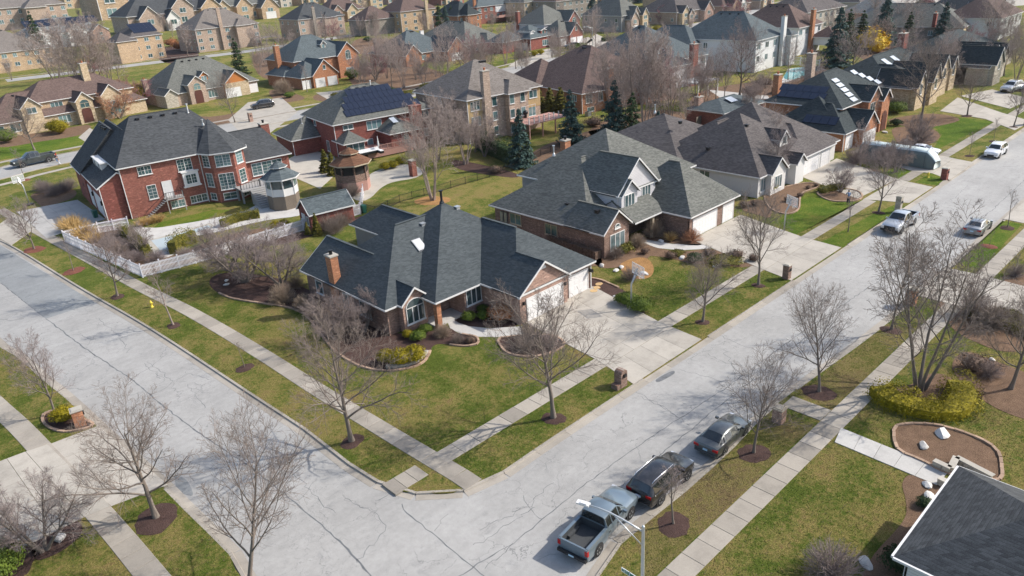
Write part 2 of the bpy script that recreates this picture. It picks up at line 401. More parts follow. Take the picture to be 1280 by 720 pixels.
def smooth_path(pts, n=6, closed=False):
    P = [Vector((*p[:2], 0)) for p in pts]; N = len(P); out = []
    for i in range(N if closed else N-1):
        g = lambda k: P[k % N] if closed else P[max(0, min(N-1, k))]
        a, b, c, d = g(i-1), g(i), g(i+1), g(i+2)
        for k in range(n):
            t = k/n
            q = .5*((2*b)+(c-a)*t+(2*a-5*b+4*c-d)*t*t+(3*b-a-3*c+d)*t**3); out.append((q.x, q.y))
    if not closed: out.append(tuple(P[-1][:2]))
    return out
def offset_path(pts, d, closed=False):
    out = []; N = len(pts)
    for i, p in enumerate(pts):
        a = pts[(i-1) % N] if (closed or i) else pts[i]; b = pts[(i+1) % N] if (closed or i < N-1) else pts[i]
        t = Vector((b[0]-a[0], b[1]-a[1])).normalized(); out.append((p[0]-t.y*d, p[1]+t.x*d))
    return out
def resample(pts, step):
    out = [tuple(pts[0][:2])]; acc = 0.
    for a, b in zip(pts[:-1], pts[1:]):
        L = math.hypot(b[0]-a[0], b[1]-a[1]); 
        if L < 1e-9: continue
        t = step-acc
        while t <= L: out.append((a[0]+(b[0]-a[0])*t/L, a[1]+(b[1]-a[1])*t/L)); t += step
        acc = L-(t-step)
    if math.hypot(out[-1][0]-pts[-1][0], out[-1][1]-pts[-1][1]) > step*.2: out.append(tuple(pts[-1][:2]))
    return out

# ------------------------------------------------------------------ houses
FACE = {'-y': 0., '+x': math.pi/2, '+y': math.pi, '-x': -math.pi/2}
_cache = {}; H_ALL = []
def window_mesh(w, h, cols, rows, style, fm, arch):
    key = ('w', round(w, 2), round(h, 2), cols, rows, style, fm, arch)
    if key in _cache: return _cache[key]
    b = MB(); t = .07; ym = -.05; hw = w/2
    b.box(-hw-t, ym, -h/2-t, -hw, .03, h/2+t); b.box(hw, ym, -h/2-t, hw+t, .03, h/2+t)
    b.box(-hw, ym, -h/2-t, hw, .03, -h/2)
    if not arch: b.box(-hw, ym, h/2, hw, .03, h/2+t)
    b.box(-hw-.14, -.11, -h/2-t-.08, hw+.14, .03, -h/2-t-.002)         # sill
    for i in range(1, cols): x = -hw+w*i/cols; b.box(x-.045, ym+.004, -h/2, x+.045, .03, h/2)
    if style == 'grid':
        for i in range(cols):
            x0 = -hw+w*i/cols; cw = w/cols
            b.box(x0+cw/2-.014, ym+.02, -h/2, x0+cw/2+.014, .0, h/2)
            nr = max(2, int(round(h/.45)))
            for k in range(1, nr): z = -h/2+h*k/nr; b.box(x0, ym+.022, z-.014, x0+cw, .0, z+.014)
    for k in range(1, rows): z = -h/2+h*k/rows; b.box(-hw, ym+.006, z-.035, hw, .028, z+.035)
    if arch:
        n = 10
        for k in range(n):
            a0, a1 = math.pi*k/n, math.pi*(k+1)/n
            for r0, r1 in ((hw, hw+t*1.3),):
                p = [(r0*math.cos(a0), r0*math.sin(a0)), (r1*math.cos(a0), r1*math.sin(a0)), (r1*math.cos(a1), r1*math.sin(a1)), (r0*math.cos(a1), r0*math.sin(a1))]
                b.add([(q[0], y, h/2+q[1]*.8) for y in (ym, .03) for q in p], [(0,1,2,3), (7,6,5,4), (0,4,5,1), (1,5,6,2), (2,6,7,3), (3,7,4,0)])
        b.box(-hw, ym+.003, h/2-.03, hw, .028, h/2+.03)
    fr = b.mesh('window_frame', fm)
    g = MB(); g.box(-hw, -.012, -h/2, hw, .02, h/2)
    if arch:
        n = 10; g.prism_y = None
        pts = [(hw*math.cos(math.pi*k/n), hw*.8*math.sin(math.pi*k/n)+h/2) for k in range(n+1)]
        g.add([(x, -.0125, z) for x, z in pts], [tuple(range(len(pts)))])
    _cache[key] = (fr, g); return _cache[key]
class House:
    def __init__(s, name, label, ox, oy, rz=0., wall='br_red', roof='sh_grey', trim='white', ab=True, group=None, glass='glass'):
        s.root = thing(name, label, 'house', (ox, oy, 0), R(rz), group)
        s.ox, s.oy = (ox, oy) if ab else (0, 0)
        s.wm, s.rm, s.tm, s.gm = wall, roof, trim, glass
        s.walls = {}; s.roof = MB(); s.fas = MB(); s.ridge = []
    def W(s, m=None): return s.walls.setdefault(m or s.wm, MB())
    def wallbox(s, x0, y0, x1, y1, z0, z1, m=None): s.W(m).box(x0, y0, z0, x1, y1, z1)
    def slab(s, pts, th=.13):
        a = Vector(pts[1])-Vector(pts[0]); b = Vector(pts[-1])-Vector(pts[0]); nrm = a.cross(b)
        if nrm.z < 0: pts = pts[::-1]
        n = len(pts); vs = [tuple(p) for p in pts]+[(p[0], p[1], p[2]-th) for p in pts]
        fs = [tuple(range(n)), tuple(range(2*n-1, n-1, -1))]+[(i, i+n, (i+1) % n+n, (i+1) % n) for i in range(n)]
        s.roof.add(vs, fs)
    def eave(s, a, b):          # fascia + gutter along a horizontal eave, or a rake board
        a, b = Vector(a), Vector(b); s.fas.beam(a-Vector((0, 0, .09)), b-Vector((0, 0, .09)), .09, .16)
    def wing(s, x0, y0, x1, y1, z, p=.7, ax=None, ends='hh', z0=0., ov=.45, wm=None, gw=None, walls=True, hr=(1., 1.), rakes=(1, 1)):
        if ax is None: ax = 'x' if (x1-x0) >= (y1-y0) else 'y'
        f = (lambda u, v, zz: (u, v, zz)) if ax == 'x' else (lambda u, v, zz: (v, u, zz))
        u0, u1, v0, v1 = (x0, x1, y0, y1) if ax == 'x' else (y0, y1, x0, x1)
        half = (v1-v0)/2; vm = (v0+v1)/2; zr = z+p*half
        r0 = u0+(half*hr[0] if ends[0] == 'h' else 0); r1 = u1-(half*hr[1] if ends[1] == 'h' else 0)
        if r1 < r0: m = (r0+r1)/2; r0 = r1 = m
        A, B, Cc, D = f(u0, v0, z), f(u1, v0, z), f(u1, v1, z), f(u0, v1, z)
        E, F_ = f(r0, vm, zr), f(r1, vm, zr)
        if r1-r0 > .05: s.slab([A, B, F_, E]); s.slab([Cc, D, E, F_])
        else: s.slab([A, B, E]); s.slab([Cc, D, E])
        if ends[0] == 'h': s.slab([D, A, E])
        if ends[1] == 'h': s.slab([B, Cc, F_])
        s.eave(A, B); s.eave(D, Cc)
        if r1-r0 > .05: s.ridge.append((E, F_))
        for e, rk, (P, Q, T) in zip(ends, rakes, ((A, D, E), (B, Cc, F_))):
            if not rk: continue
            if e == 'h': s.eave(P, Q)
            else:
                for q in (P, Q): s.fas.beam(Vector(q)-Vector((0, 0, .1)), Vector(T)-Vector((0, 0, .1)), .09, .2)
        if not walls: return
        wu0 = u0+(ov if ends[0] == 'h' else min(ov, .3)); wu1 = u1-(ov if ends[1] == 'h' else min(ov, .3)); wv0, wv1 = v0+ov, v1-ov
        zt = z+p*ov-.16
        wb = s.W(wm)
        def side(pts, q=None): wb.poly([f(*a) for a in pts])
        side([(wu0, wv0, z0), (wu1, wv0, z0), (wu1, wv0, zt), (wu0, wv0, zt)]); side([(wu0, wv1, z0), (wu1, wv1, z0), (wu1, wv1, zt), (wu0, wv1, zt)])
        for e, u in ((ends[0], wu0), (ends[1], wu1)):
            side([(u, wv0, z0), (u, wv1, z0), (u, wv1, zt), (u, wv0, zt)])
            if e == 'g':
                tgt = s.W(gw) if gw else wb
                tgt.poly([f(u, wv0, zt), f(u, wv1, zt), f(u, vm, zr-.2)])
    def gable(s, u, half, front, back, z, p=.9, ax='y', wm=None, gw=None, z0=0., walls=True, ov=.3):
        """cross gable whose front is at the low end of ax, centred on u"""
        if ax == 'y': s.wing(u-half, front, u+half, back, z, p, 'y', 'gg', z0, ov, wm, gw, walls)
        else: s.wing(front, u-half, back, u+half, z, p, 'x', 'gg', z0, ov, wm, gw, walls)
    def put(s, name, me, face, pos, u, z, parent=None, sink=0.):
        x, y = (u, pos) if face in ('-y', '+y') else (pos, u)
        return link(name, me, parent or s.root, (x-s.ox, y-s.oy, z), FACE[face])
    def win(s, face, pos, u, z, w=1.6, h=1.3, cols=2, rows=1, style='', fm=None, arch=False, gl=None):
        fr, g = window_mesh(w, h, cols, rows, style, fm or s.tm, arch)
        o = s.put('window', fr, face, pos, u, z)
        key = ('g', round(w, 2), round(h, 2), arch, gl or s.gm)
        if key not in _cache: _cache[key] = g.mesh('pane', gl or s.gm)
        link('pane', _cache[key], o); return o
    def door(s, face, pos, u, z0, w=1., h=2.1, mat='white', arch=False):
        b = MB(); b.box(-w/2, -.05, 0, w/2, .02, h)
        for i in range(3): b.box(-w*.34, -.065, .15+i*h*.31, w*.34, -.049, .15+i*h*.31+h*.23)
        for a, c in ((-w/2-.12, -w/2), (w/2, w/2+.12)): b.box(a, -.07, 0, c, .02, h+.1)
        b.box(-w/2, -.07, h, w/2, .02, h+.1)
        if arch:
            n = 8; hw = w/2+.12
            pts = [(hw*math.cos(math.pi*k/n), hw*.7*math.sin(math.pi*k/n)+h+.1) for k in range(n+1)]
            b.add([(x, -.03, z) for x, z in pts], [tuple(range(len(pts)))])
        return s.put('door', b.mesh('door', mat), face, pos, u, z0)
    def gdoor(s, face, pos, u, w=4.9, h=2.15, z0=0., near=True, mat='gdoor'):
        b = MB(); b.box(-w/2-.1, -.04, 0, -w/2, .05, h+.1); b.box(w/2, -.04, 0, w/2+.1, .05, h+.1); b.box(-w/2, -.04, h, w/2, .05, h+.1)
        o = s.put('garage_door', b.mesh('garage_door_frame', s.tm), face, pos, u, z0)
        nc = max(2, int(round(w/.62))); sh = h/4
        key = ('gd', round(w, 2), round(h, 2), mat)
        if key not in _cache:
            q = MB(); q.box(-w/2, -.012, .008, w/2, .03, sh-.008)
            for i in range(nc):
                a = -w/2+w*(i+.12)/nc; c = -w/2+w*(i+.88)/nc; q.box(a, -.022, sh*.16, c, -.0119, sh*.84)
            if near: _cache[key] = q.mesh('door_panel', mat)
            else: _cache[key] = q.mesh('door_panel', mat)
        for k in range(4): link('door_panel', _cache[key], o, (0, 0, sh*k+.001))
        return o
    def chimney(s, x, y, sx, sy, z0, z1, m=None, cap='capst', flue='clay'):
        b = MB(); b.box(x-sx/2, y-sy/2, z0, x+sx/2, y+sy/2, z1-.25)
        c = b.build('chimney', m or s.wm, s.root, (s.ox, s.oy, 0))
        q = MB(); q.box(x-sx/2-.08, y-sy/2-.08, z1-.25, x+sx/2+.08, y+sy/2+.08, z1-.1); q.build('chimney_cap', cap, c, (s.ox, s.oy, 0))
        q = MB(); q.lathe((x, y, z1-.1), [(.17, 0), (.17, .35), (.24, .37), (.24, .45)], 10); q.build('flue', flue, c, (s.ox, s.oy, 0))
        return c
    def vents(s, pts, m='black'):
        for x, y, z in pts:
            b = MB(); b.box(x-.2, y-.2, z-.25, x+.2, y+.2, z+.1); b.box(x-.26, y-.26, z+.08, x+.26, y+.26, z+.15)
            b.build('roof_vent', m, s.root, (s.ox, s.oy, 0))
    def pipe(s, x, y, z, h=.8, m='galv', r=.09):
        b = MB(); b.lathe((x, y, z-.3), [(r*2.4, 0), (r*1.6, .3), (r, .36), (r, .3+h), (r*1.9, .32+h), (r*1.9, .42+h)], 10); b.build('vent_pipe', m, s.root, (s.ox, s.oy, 0))
    def spout(s, x, y, z1, z0=0., m=None):
        b = MB(); b.box(x-.05, y-.05, z0, x+.05, y+.05, z1); b.build('downspout', m or s.tm, s.root, (s.ox, s.oy, 0))
    def autowin(s, face, pos, u0, u1, zs, w=1.5, h=1.4, gap=3.6, cols=2, skip=(), style='', jit=0.):
        n = max(1, int((u1-u0)/gap)); rng = random.Random(int(abs(pos)*10+u0*7))
        for zi, z in enumerate(zs):
            for i in range(n):
                if (i, zi) in skip: continue
                ww = w*rng.choice((.75, 1., 1., 1.25))
                s.win(face, pos, u0+(u1-u0)*(i+.5)/n+rng.uniform(-.4, .4)*jit, z, ww, h, cols if ww > 1.1 else 1, 1, style)
    def done(s):
        off = (s.ox, s.oy, 0)
        for k, m in enumerate(s.walls): s.walls[m].build('wall', m, s.root, off)
        s.roof.build('roof', s.rm, s.root, off)
        s.fas.build('fascia', s.tm, s.root, off)
        for a, b in s.ridge:
            rc = MB(); rc.beam(Vector(a), Vector(b), .3, .07); rc.build('ridge_cap', s.rm, s.root, off)
        H_ALL.append((s.root, s.ox or s.root.location.x, s.oy or s.root.location.y))
        return s
def far_house(name, label, sw, w, d, z, rz=0., wall='br_tan', roof='sh_grey', p=.72, trim='white', ax=None, ends='hh', gables=(), chims=(), floors=None, wings=(),
              gdoors=(), side=True, front=True, gw=None, dormers=(), group='houses of the neighbourhood', style='', sol=None, glass='glass_t', wgap=3.6, vents=3, fit=None):
    """local frame: eave rectangle from (0,0) to (w,d); the -Y and -X faces look towards the camera"""
    H = House(name, label, sw[0], sw[1], rz, wall, roof, trim, False, group, glass)
    if fit: k_ = math.dist(sw, fit)/w; H.root.scale = (k_, k_, k_)
    H.wing(0, 0, w, d, z, p, ax, ends)
    fl = floors if floors is not None else [q for q in (1.5, 4.4, 7.4) if q < z-.9]
    ov = .45
    for g in wings: H.wing(*g[:5], **(g[5] if len(g) > 5 else {}))
    for g in gables:                       # (u, half, protrusion, z eave, pitch, wall material)
        u, hf, pr, gz, gp = g[:5]; gm = g[5] if len(g) > 5 else None
        H.gable(u, hf, -pr, min(d/2, hf*gp/p+2.), gz, gp, wm=gm)
        H.win('-y', -pr+.3-.01, u, gz-.9, min(hf*.9, 1.8), 1.3, 2, 1, style)
        if gz > 4.5: H.win('-y', -pr+.3-.01, u, gz-3.6, min(hf*.9, 1.8), 1.5, 2, 1, style)
    for g in gdoors: H.gdoor('-y', g[1], g[0], g[2], near=False)
    if front: 
        taken = [(g[0]-g[1], g[0]+g[1]) for g in gables]+[(g[0]-g[2]/2, g[0]+g[2]/2) for g in gdoors]+[(c[0]-1.2, c[0]+1.2) for c in chims if c[1] < 1.5]
        n = max(2, int(w/wgap)); rng = random.Random(int(sw[0]*13))
        for i in range(n):
            u = w*(i+.5)/n+rng.uniform(-.3, .3)
            if any(a-.5 < u < b+.5 for a, b in taken): continue
            for zz in fl: H.win('-y', ov-.01, u, zz, rng.choice((1.3, 1.7, 1.7)), 1.35, 2, 1, style)
    if side:
        n = max(1, int(d/5.5)); rng = random.Random(int(sw[1]*17))
        for i in range(n):
            for zz in fl:
                if rng.random() < .6: H.win('-x', ov-.01, d*(i+.5)/n+rng.uniform(-.8, .8), zz, 1.1, 1.25, rng.choice((1, 2)), 1, style)
    for c in chims: H.chimney(c[0], c[1], 1.5, .9, 0 if c[1] < 1 else z, c[2], c[3] if len(c) > 3 else None)
    for u, v, hf in dormers:
        zb = z+p*v; H.gable(u, hf, v-.3, v+hf*1.2+1.2, zb+1.25, .9, wm=gw, z0=zb-.2, ov=.2); H.win('-y', v-.3+.2-.01, u, zb+.75, hf, .9, 2, 1)
    if sol:
        (u0, u1, nu, v0, v1, nv, mt) = sol
        for i in range(nu):
            for k in range(nv):
                a, b = u0+(u1-u0)*i/nu+.03, u0+(u1-u0)*(i+1)/nu-.03; c, e = v0+(v1-v0)*k/nv+.03, v0+(v1-v0)*(k+1)/nv-.03
                q = MB(); q.add([(a, c, z+p*c+.12), (b, c, z+p*c+.12), (b, e, z+p*e+.12), (a, e, z+p*e+.12), (a, c, z+p*c+.05), (b, c, z+p*c+.05), (b, e, z+p*e+.05), (a, e, z+p*e+.05)],
                                [(0,1,2,3), (4,7,6,5), (0,4,5,1), (1,5,6,2), (2,6,7,3), (3,7,4,0)])
                q.build('solar_panel', mt, H.root)
    hf = min(w, d)/2
    for i in range(vents): H.vents([(hf+1+(max(w-2*hf-2, 1))*i/max(1, vents-1) if w >= d else w/2-.8, d/2-.9 if w >= d else hf+1+(d-2*hf-2)*i/max(1, vents-1), z+p*(hf-.9)+.1)])
    H.spout(.38, .38, z-.05); 
    return H

# ------------------------------------------------------------------ plants
def tubes_np(P, Rr, n):
    """P (B,K,3) polylines, Rr (B,K) radii -> verts, quads"""
    B, K, _ = P.shape
    D = np.empty_like(P); D[:, 1:-1] = P[:, 2:]-P[:, :-2]; D[:, 0] = P[:, 1]-P[:, 0]; D[:, -1] = P[:, -1]-P[:, -2]
    D /= np.linalg.norm(D, axis=2, keepdims=True)+1e-9
    ref = np.where(np.abs(D[..., 2:3]) < .9, np.array([0, 0, 1.]), np.array([1., 0, 0]))
    A = np.cross(D, ref); A /= np.linalg.norm(A, axis=2, keepdims=True)+1e-9; Bv = np.cross(D, A)
    t = np.arange(n)*2*np.pi/n
    V = P[:, :, None]+(A[:, :, None]*np.cos(t)[None, None, :, None]+Bv[:, :, None]*np.sin(t)[None, None, :, None])*Rr[:, :, None, None]
    b = np.arange(B)[:, None, None]*K*n; k = np.arange(K-1)[None, :, None]*n; j = np.arange(n)[None, None, :]; j2 = (j+1) % n
    Q = np.stack([b+k+j, b+k+j2, b+k+n+j2, b+k+n+j], -1).reshape(-1, 4)
    return V.reshape(-1, 3), Q
def np_mesh(name, V, F, mats, smooth=True):
    me = bpy.data.meshes.new(name); k = F.shape[1]
    me.vertices.add(len(V)); me.vertices.foreach_set("co", V.astype(np.float32).ravel())
    me.loops.add(F.size); me.loops.foreach_set("vertex_index", F.astype(np.int32).ravel())
    me.polygons.add(len(F)); me.polygons.foreach_set("loop_start", np.arange(0, F.size, k, dtype=np.int32))
    if smooth: me.polygons.foreach_set("use_smooth", np.ones(len(F), dtype=bool))
    me.materials.append(M[mats]); me.update(calc_edges=True); return me
def grow(rng, P0, D0, L, R0, K, wob, up, taper=.35):
    """polylines from points P0 in directions D0"""
    B = len(P0); P = np.empty((B, K, 3)); P[:, 0] = P0; D = D0.copy(); st = (L/(K-1))[:, None]
    for i in range(1, K):
        D = D+rng.normal(0, wob, (B, 3)); D[:, 2] += up; D /= np.linalg.norm(D, axis=1, keepdims=True)
        P[:, i] = P[:, i-1]+D*st
    return P, R0[:, None]*np.linspace(1, taper, K)[None, :]
def spawn(rng, P, Rr, L, n, t0, ang, lr, rr, stay=.0, pw=1.):
    """n children along each polyline"""
    B, K, _ = P.shape
    t = t0+(1-t0)*((np.arange(n)[None, :]+rng.uniform(.1, .9, (B, n)))/n)
    t = np.clip(t, 0, .999); s = t*(K-1); i = s.astype(int); f = (s-i)[..., None]; bi = np.arange(B)[:, None]
    p = P[bi, i]*(1-f)+P[bi, i+1]*f; d = P[bi, i+1]-P[bi, i]; d /= np.linalg.norm(d, axis=2, keepdims=True)+1e-9
    r = Rr[bi, i]*rr
    ph = (np.arange(n)[None, :]*2.4+rng.uniform(0, 6.28, (B, 1))+rng.normal(0, .4, (B, n)))
    ref = np.where(np.abs(d[..., 2:3]) < .9, np.array([0, 0, 1.]), np.array([1., 0, 0]))
    a = np.cross(d, ref); a /= np.linalg.norm(a, axis=2, keepdims=True); b = np.cross(d, a)
    an = rng.normal(ang, .14, (B, n))[..., None]
    nd = d*np.cos(an)+(a*np.cos(ph)[..., None]+b*np.sin(ph)[..., None])*np.sin(an)
    ln = L[:, None]*lr*(1-.55*(t-t0)/(1-t0+1e-6))**pw*rng.uniform(.7, 1.2, (B, n))
    return p.reshape(-1, 3), nd.reshape(-1, 3), ln.ravel(), r.ravel()
TREES = {}
def tree_meshes(key, seed, h=8., style='maple', tw='twig', bk='bark', dens=1., tk=1.):
    """unit-height variants are shared: returns (trunk mesh, crown mesh)"""
    k = (key, seed, tw, bk)
    if k in TREES: return TREES[k]
    rng = np.random.default_rng(seed); I = lambda x: max(1, int(round(x*dens)))
    if style == 'maple':     tr, stems, limbs, la, lt0, llr, up1 = h*.045*.36, 1, 11, .72, .30, .60, .07
    elif style == 'vase':    tr, stems, limbs, la, lt0, llr, up1 = h*.016, 1, 13, .74, .24, .80, .07
    elif style == 'wide':    tr, stems, limbs, la, lt0, llr, up1 = h*.020, 1, 13, 1.0, .24, .86, .05
    elif style == 'sapling': tr, stems, limbs, la, lt0, llr, up1 = h*.010, 1, 9, .62, .35, .38, .08
    elif style == 'multi':   tr, stems, limbs, la, lt0, llr, up1 = h*.0085, 5, 7, .62, .25, .52, .06
    elif style == 'crab':    tr, stems, limbs, la, lt0, llr, up1 = h*.020, 4, 8, .80, .20, .62, .02
    P0 = np.zeros((stems, 3)); D0 = np.tile([0, 0, 1.], (stems, 1))
    if stems > 1:
        a = np.arange(stems)*2*np.pi/stems+rng.uniform(0, 1, stems); sp = .42 if style == 'multi' else .75
        P0[:, 0] = np.cos(a)*h*.02; P0[:, 1] = np.sin(a)*h*.02
        D0[:, 0] = np.cos(a)*sp*rng.uniform(.5, 1, stems); D0[:, 1] = np.sin(a)*sp*rng.uniform(.5, 1, stems); D0 /= np.linalg.norm(D0, axis=1, keepdims=True)
    else: D0[0, :2] = rng.normal(0, .05, 2)
    L0 = np.full(stems, h*(.78 if stems == 1 else .8))*rng.uniform(.85, 1.05, stems)
    P, Rr = grow(rng, P0, D0, L0, np.full(stems, tr), 9, .05, .04, .22)
    Rr[:, 0] *= 1.45
    TV, TF = [], []; CV, CF = [], []
    def put(VV, FF, P, Rr, n):
        V, F = tubes_np(P, Rr, n); o = sum(len(x) for x in VV); VV.append(V); FF.append(F+o)
    put(TV, TF, P, Rr, 8)
    p, d, l, r = spawn(rng, P, Rr, L0, I(limbs), lt0, la, llr, .50, pw=.8)
    P1, R1 = grow(rng, p, d, l, r, 8, .10, up1, .25); put(TV, TF, P1, R1, 5)
    p, d, l, r = spawn(rng, P1, R1, l, I(8), .18, .72, .52, .62)
    P2, R2 = grow(rng, p, d, l, np.maximum(r*.9, h*.0012)*tk, 6, .13, .05, .35); put(CV, CF, P2, R2, 4)
    # continue tips
    p, d, l3, r = spawn(rng, P2, R2, l, I(6), .12, .70, .62, .62)
    P3, R3 = grow(rng, p, d, l3, np.maximum(r*.85, h*.0008)*tk, 4, .16, .05, .5); put(CV, CF, P3, R3, 3)
    p, d, l4, r = spawn(rng, P3, R3, l3, I(5), .15, .62, .62, .7)
    P4, R4 = grow(rng, p, d, l4, np.maximum(r*.8, h*.00065)*tk, 3, .2, .04, .6); put(CV, CF, P4, R4, 3)
    t = np_mesh('trunk', np.concatenate(TV), np.concatenate(TF), bk)
    c = np_mesh('crown', np.concatenate(CV), np.concatenate(CF), tw)
    TREES[k] = (t, c, h); return TREES[k]
def tree(name, label, xy, h, variant, rz=0., sx=1., group=None, lean=(0, 0), ring=0., ringm='mulch'):
    t, c, h0 = variant; s = h/h0
    o = thing(name, label, 'tree', (xy[0], xy[1], -.05), rz, group); o.rotation_euler[0] = lean[0]; o.rotation_euler[1] = lean[1]; o.scale = (s*sx, s*sx, s)
    link('trunk', t, o); link('crown', c, o)
    if ring: mulch_ring(xy, ring, ringm)
    return o
def mulch_ring(xy, r, m='mulch'):
    b = MB(); n = 18; rng = random.Random(int(xy[0]*31+xy[1]*17)); ph_ = rng.uniform(0, 6); ra = [r*rng.uniform(.9, 1.08)*(1+.12*math.sin(2*k*.35+ph_)) for k in range(n)]
    vs = [(xy[0]+ra[k]*math.cos(2*math.pi*k/n), xy[1]+ra[k]*math.sin(2*math.pi*k/n), .012) for k in range(n)]
    vs += [(xy[0]+.55*ra[k]*math.cos(2*math.pi*k/n), xy[1]+.55*ra[k]*math.sin(2*math.pi*k/n), .10) for k in range(n)]+[(xy[0], xy[1], .13)]
    b.add(vs, [(k, (k+1) % n, n+(k+1) % n, n+k) for k in range(n)]+[(n+k, n+(k+1) % n, 2*n) for k in range(n)])
    o = b.build('mulch_ring', m, None, smooth=True); o['kind'] = 'structure'
def leaf_cloud(rng, C, N, size, flat=0.):
    """triangles at points C with normals around N"""
    n = len(C); a = rng.normal(0, 1, (n, 3)); a -= N*(np.sum(a*N, 1, keepdims=True))*(1-flat); a /= np.linalg.norm(a, axis=1, keepdims=True)
    b = np.cross(N+rng.normal(0, .45, (n, 3)), a); b /= np.linalg.norm(b, axis=1, keepdims=True)+1e-9
    s = (size*rng.uniform(.6, 1.3, n))[:, None]
    V = np.stack([C-a*s*.6, C+a*s*.6, C+b*s*1.1, ], 1).reshape(-1, 3)
    return V, np.arange(n*3).reshape(-1, 3)
def shrub_mesh(key, seed, rx, ry, h, mat, n=1400, size=.09, lump=.18, box=False):
    k = ('sh', key, seed)
    if k in TREES: return TREES[k]
    rng = np.random.default_rng(seed)
    d = rng.normal(0, 1, (n, 3)); d[:, 2] = np.abs(d[:, 2])*1.0-.15; d /= np.linalg.norm(d, axis=1, keepdims=True)
    if box: d = d/np.maximum(np.abs(d[:, :2]).max(1), np.abs(d[:, 2]*1.))[:, None]*.9
    ph = rng.uniform(0, 6, 3); fr = rng.uniform(2.5, 4.5, 3)
    lum = 1+lump*(np.sin(d[:, 0]*fr[0]+ph[0])*np.cos(d[:, 1]*fr[1]+ph[1])+.6*np.sin(d[:, 2]*fr[2]*1.7+d[:, 0]*5+ph[2]))*.8
    rad = (lum*rng.uniform(.66, 1.08, n))[:, None]
    C = d*rad*np.array([rx, ry, h*.55]); C[:, 2] += h*.45; C[:, 2] = np.maximum(C[:, 2], .03)
    N = d/np.linalg.norm(d, axis=1, keepdims=True)
    V, F = leaf_cloud(rng, C, N, size, .3)
    # an inner dark mass keeps it from looking hollow
    ico = bmesh.new(); bmesh.ops.create_icosphere(ico, subdivisions=2, radius=1.)
    cv = np.array([v.co[:] for v in ico.verts]); cf = np.array([[v.index for v in f.verts] for f in ico.faces]); ico.free()
    if box: cv = cv/np.maximum(np.abs(cv[:, :2]).max(1), np.abs(cv[:, 2]))[:, None]*.86
    cl = 1+lump*(np.sin(cv[:, 0]*fr[0]+ph[0])*np.cos(cv[:, 1]*fr[1]+ph[1])+.6*np.sin(cv[:, 2]*fr[2]*1.7+cv[:, 0]*5+ph[2]))*.8
    cv = cv*cl[:, None]*.68*np.array([rx, ry, h*.55]); cv[:, 2] += h*.45; cv[:, 2] = np.maximum(cv[:, 2], .0)
    V = np.concatenate([V, cv]); F = np.concatenate([F, cf+n*3])
    TREES[k] = np_mesh('foliage', V, F, mat, False); return TREES[k]
def shrub(name, label, xy, me, s=1., rz=0., sz=None, cat='shrub', group=None):
    o = thing(name, label, cat, (xy[0], xy[1], 0), rz, group, me); o.scale = (s, s, sz or s); return o
def twig_ball(key, seed, r, h, mat, n=700, stem=.12):
    """leafless clipped shrub: many fine stems filling a rounded volume"""
    k = ('tb', key, seed)
    if k in TREES: return TREES[k]
    rng = np.random.default_rng(seed)
    d = rng.normal(0, 1, (n, 3)); d[:, 2] = np.abs(d[:, 2])+.12; d /= np.linalg.norm(d, axis=1, keepdims=True)
    P0 = rng.normal(0, stem*.4, (n, 3))*r; P0[:, 2] = np.abs(P0[:, 2])
    T = d*np.array([r, r, h])*rng.uniform(.82, 1.03, (n, 1)); T[:, 2] = T[:, 2]*.93+.06*h
    K = 4; t = np.linspace(0, 1, K)[None, :, None]; P = P0[:, None]*(1-t)+T[:, None]*t+rng.normal(0, .05*r, (n, K, 3))*np.sin(t*3.1)
    V1, F1 = tubes_np(P, np.full((n, K), .009)*np.linspace(1.3, .6, K), 3)
    p, dd, l, rr = spawn(rng, P, np.full((n, K), .007), np.full(n, r*.5), 4, .45, .7, .62, 1.)
    P2, R2 = grow(rng, p, dd, l, rr*.7, 3, .2, .03, .6); V2, F2 = tubes_np(P2, R2, 3)
    TREES[k] = np_mesh('twigs', np.concatenate([V1, V2]), np.concatenate([F1, F2+len(V1)]), mat); return TREES[k]
def conifer_meshes(key, seed, h, rad, mat, n_layers=22, dens=1., droop=.25):
    k = ('cf', key, seed)
    if k in TREES: return TREES[k]
    rng = np.random.default_rng(seed)
    tb = MB(); tb.tube([(0, 0, -.1), (0, 0, h*.5), (0, 0, h*.97)], [h*.022, h*.013, .02], 7); t = tb.mesh('trunk', 'bark')
    Cs, Ns = [], []
    for i in range(n_layers):
        f = (i+rng.uniform(-.3, .3))/n_layers; z = h*(.05+.93*f); rr = rad*(1-f)**.85*rng.uniform(.85, 1.12)+.06
        nb = int(7+9*(1-f))
        for b in range(nb):
            a = rng.uniform(0, 6.28); L = rr*rng.uniform(.7, 1.12); m = max(5, int(46*dens*L/rad+6))
            s = rng.uniform(.12, 1, m)**.7; wd = L*.22*(1-s*.55)
            x = s*L; y = rng.normal(0, 1, m)*wd*.55; zz = z-droop*L*s+.12*L*s*s+rng.normal(0, .035*rad, m)
            Cs.append(np.stack([x*np.cos(a)-y*np.sin(a), x*np.sin(a)+y*np.cos(a), zz], 1))
            Ns.append(np.stack([np.cos(a)*.5+0*s, np.sin(a)*.5+0*s, .86+0*s], 1))
    C = np.concatenate(Cs); N = np.concatenate(Ns); C[:, 2] = np.clip(C[:, 2], .05, h)
    V, F = leaf_cloud(rng, C, N, .034*h*.5+.06, .4)
    TREES[k] = (t, np_mesh('crown', V, F, mat, False), h); return TREES[k]
def conifer(name, label, xy, h, variant, rz=0., sx=1., group=None):
    t, c, h0 = variant; s = h/h0; o = thing(name, label, 'tree', (xy[0], xy[1], 0), rz, group); o.scale = (s*sx, s*sx, s)
    link('trunk', t, o); link('crown', c, o); return o
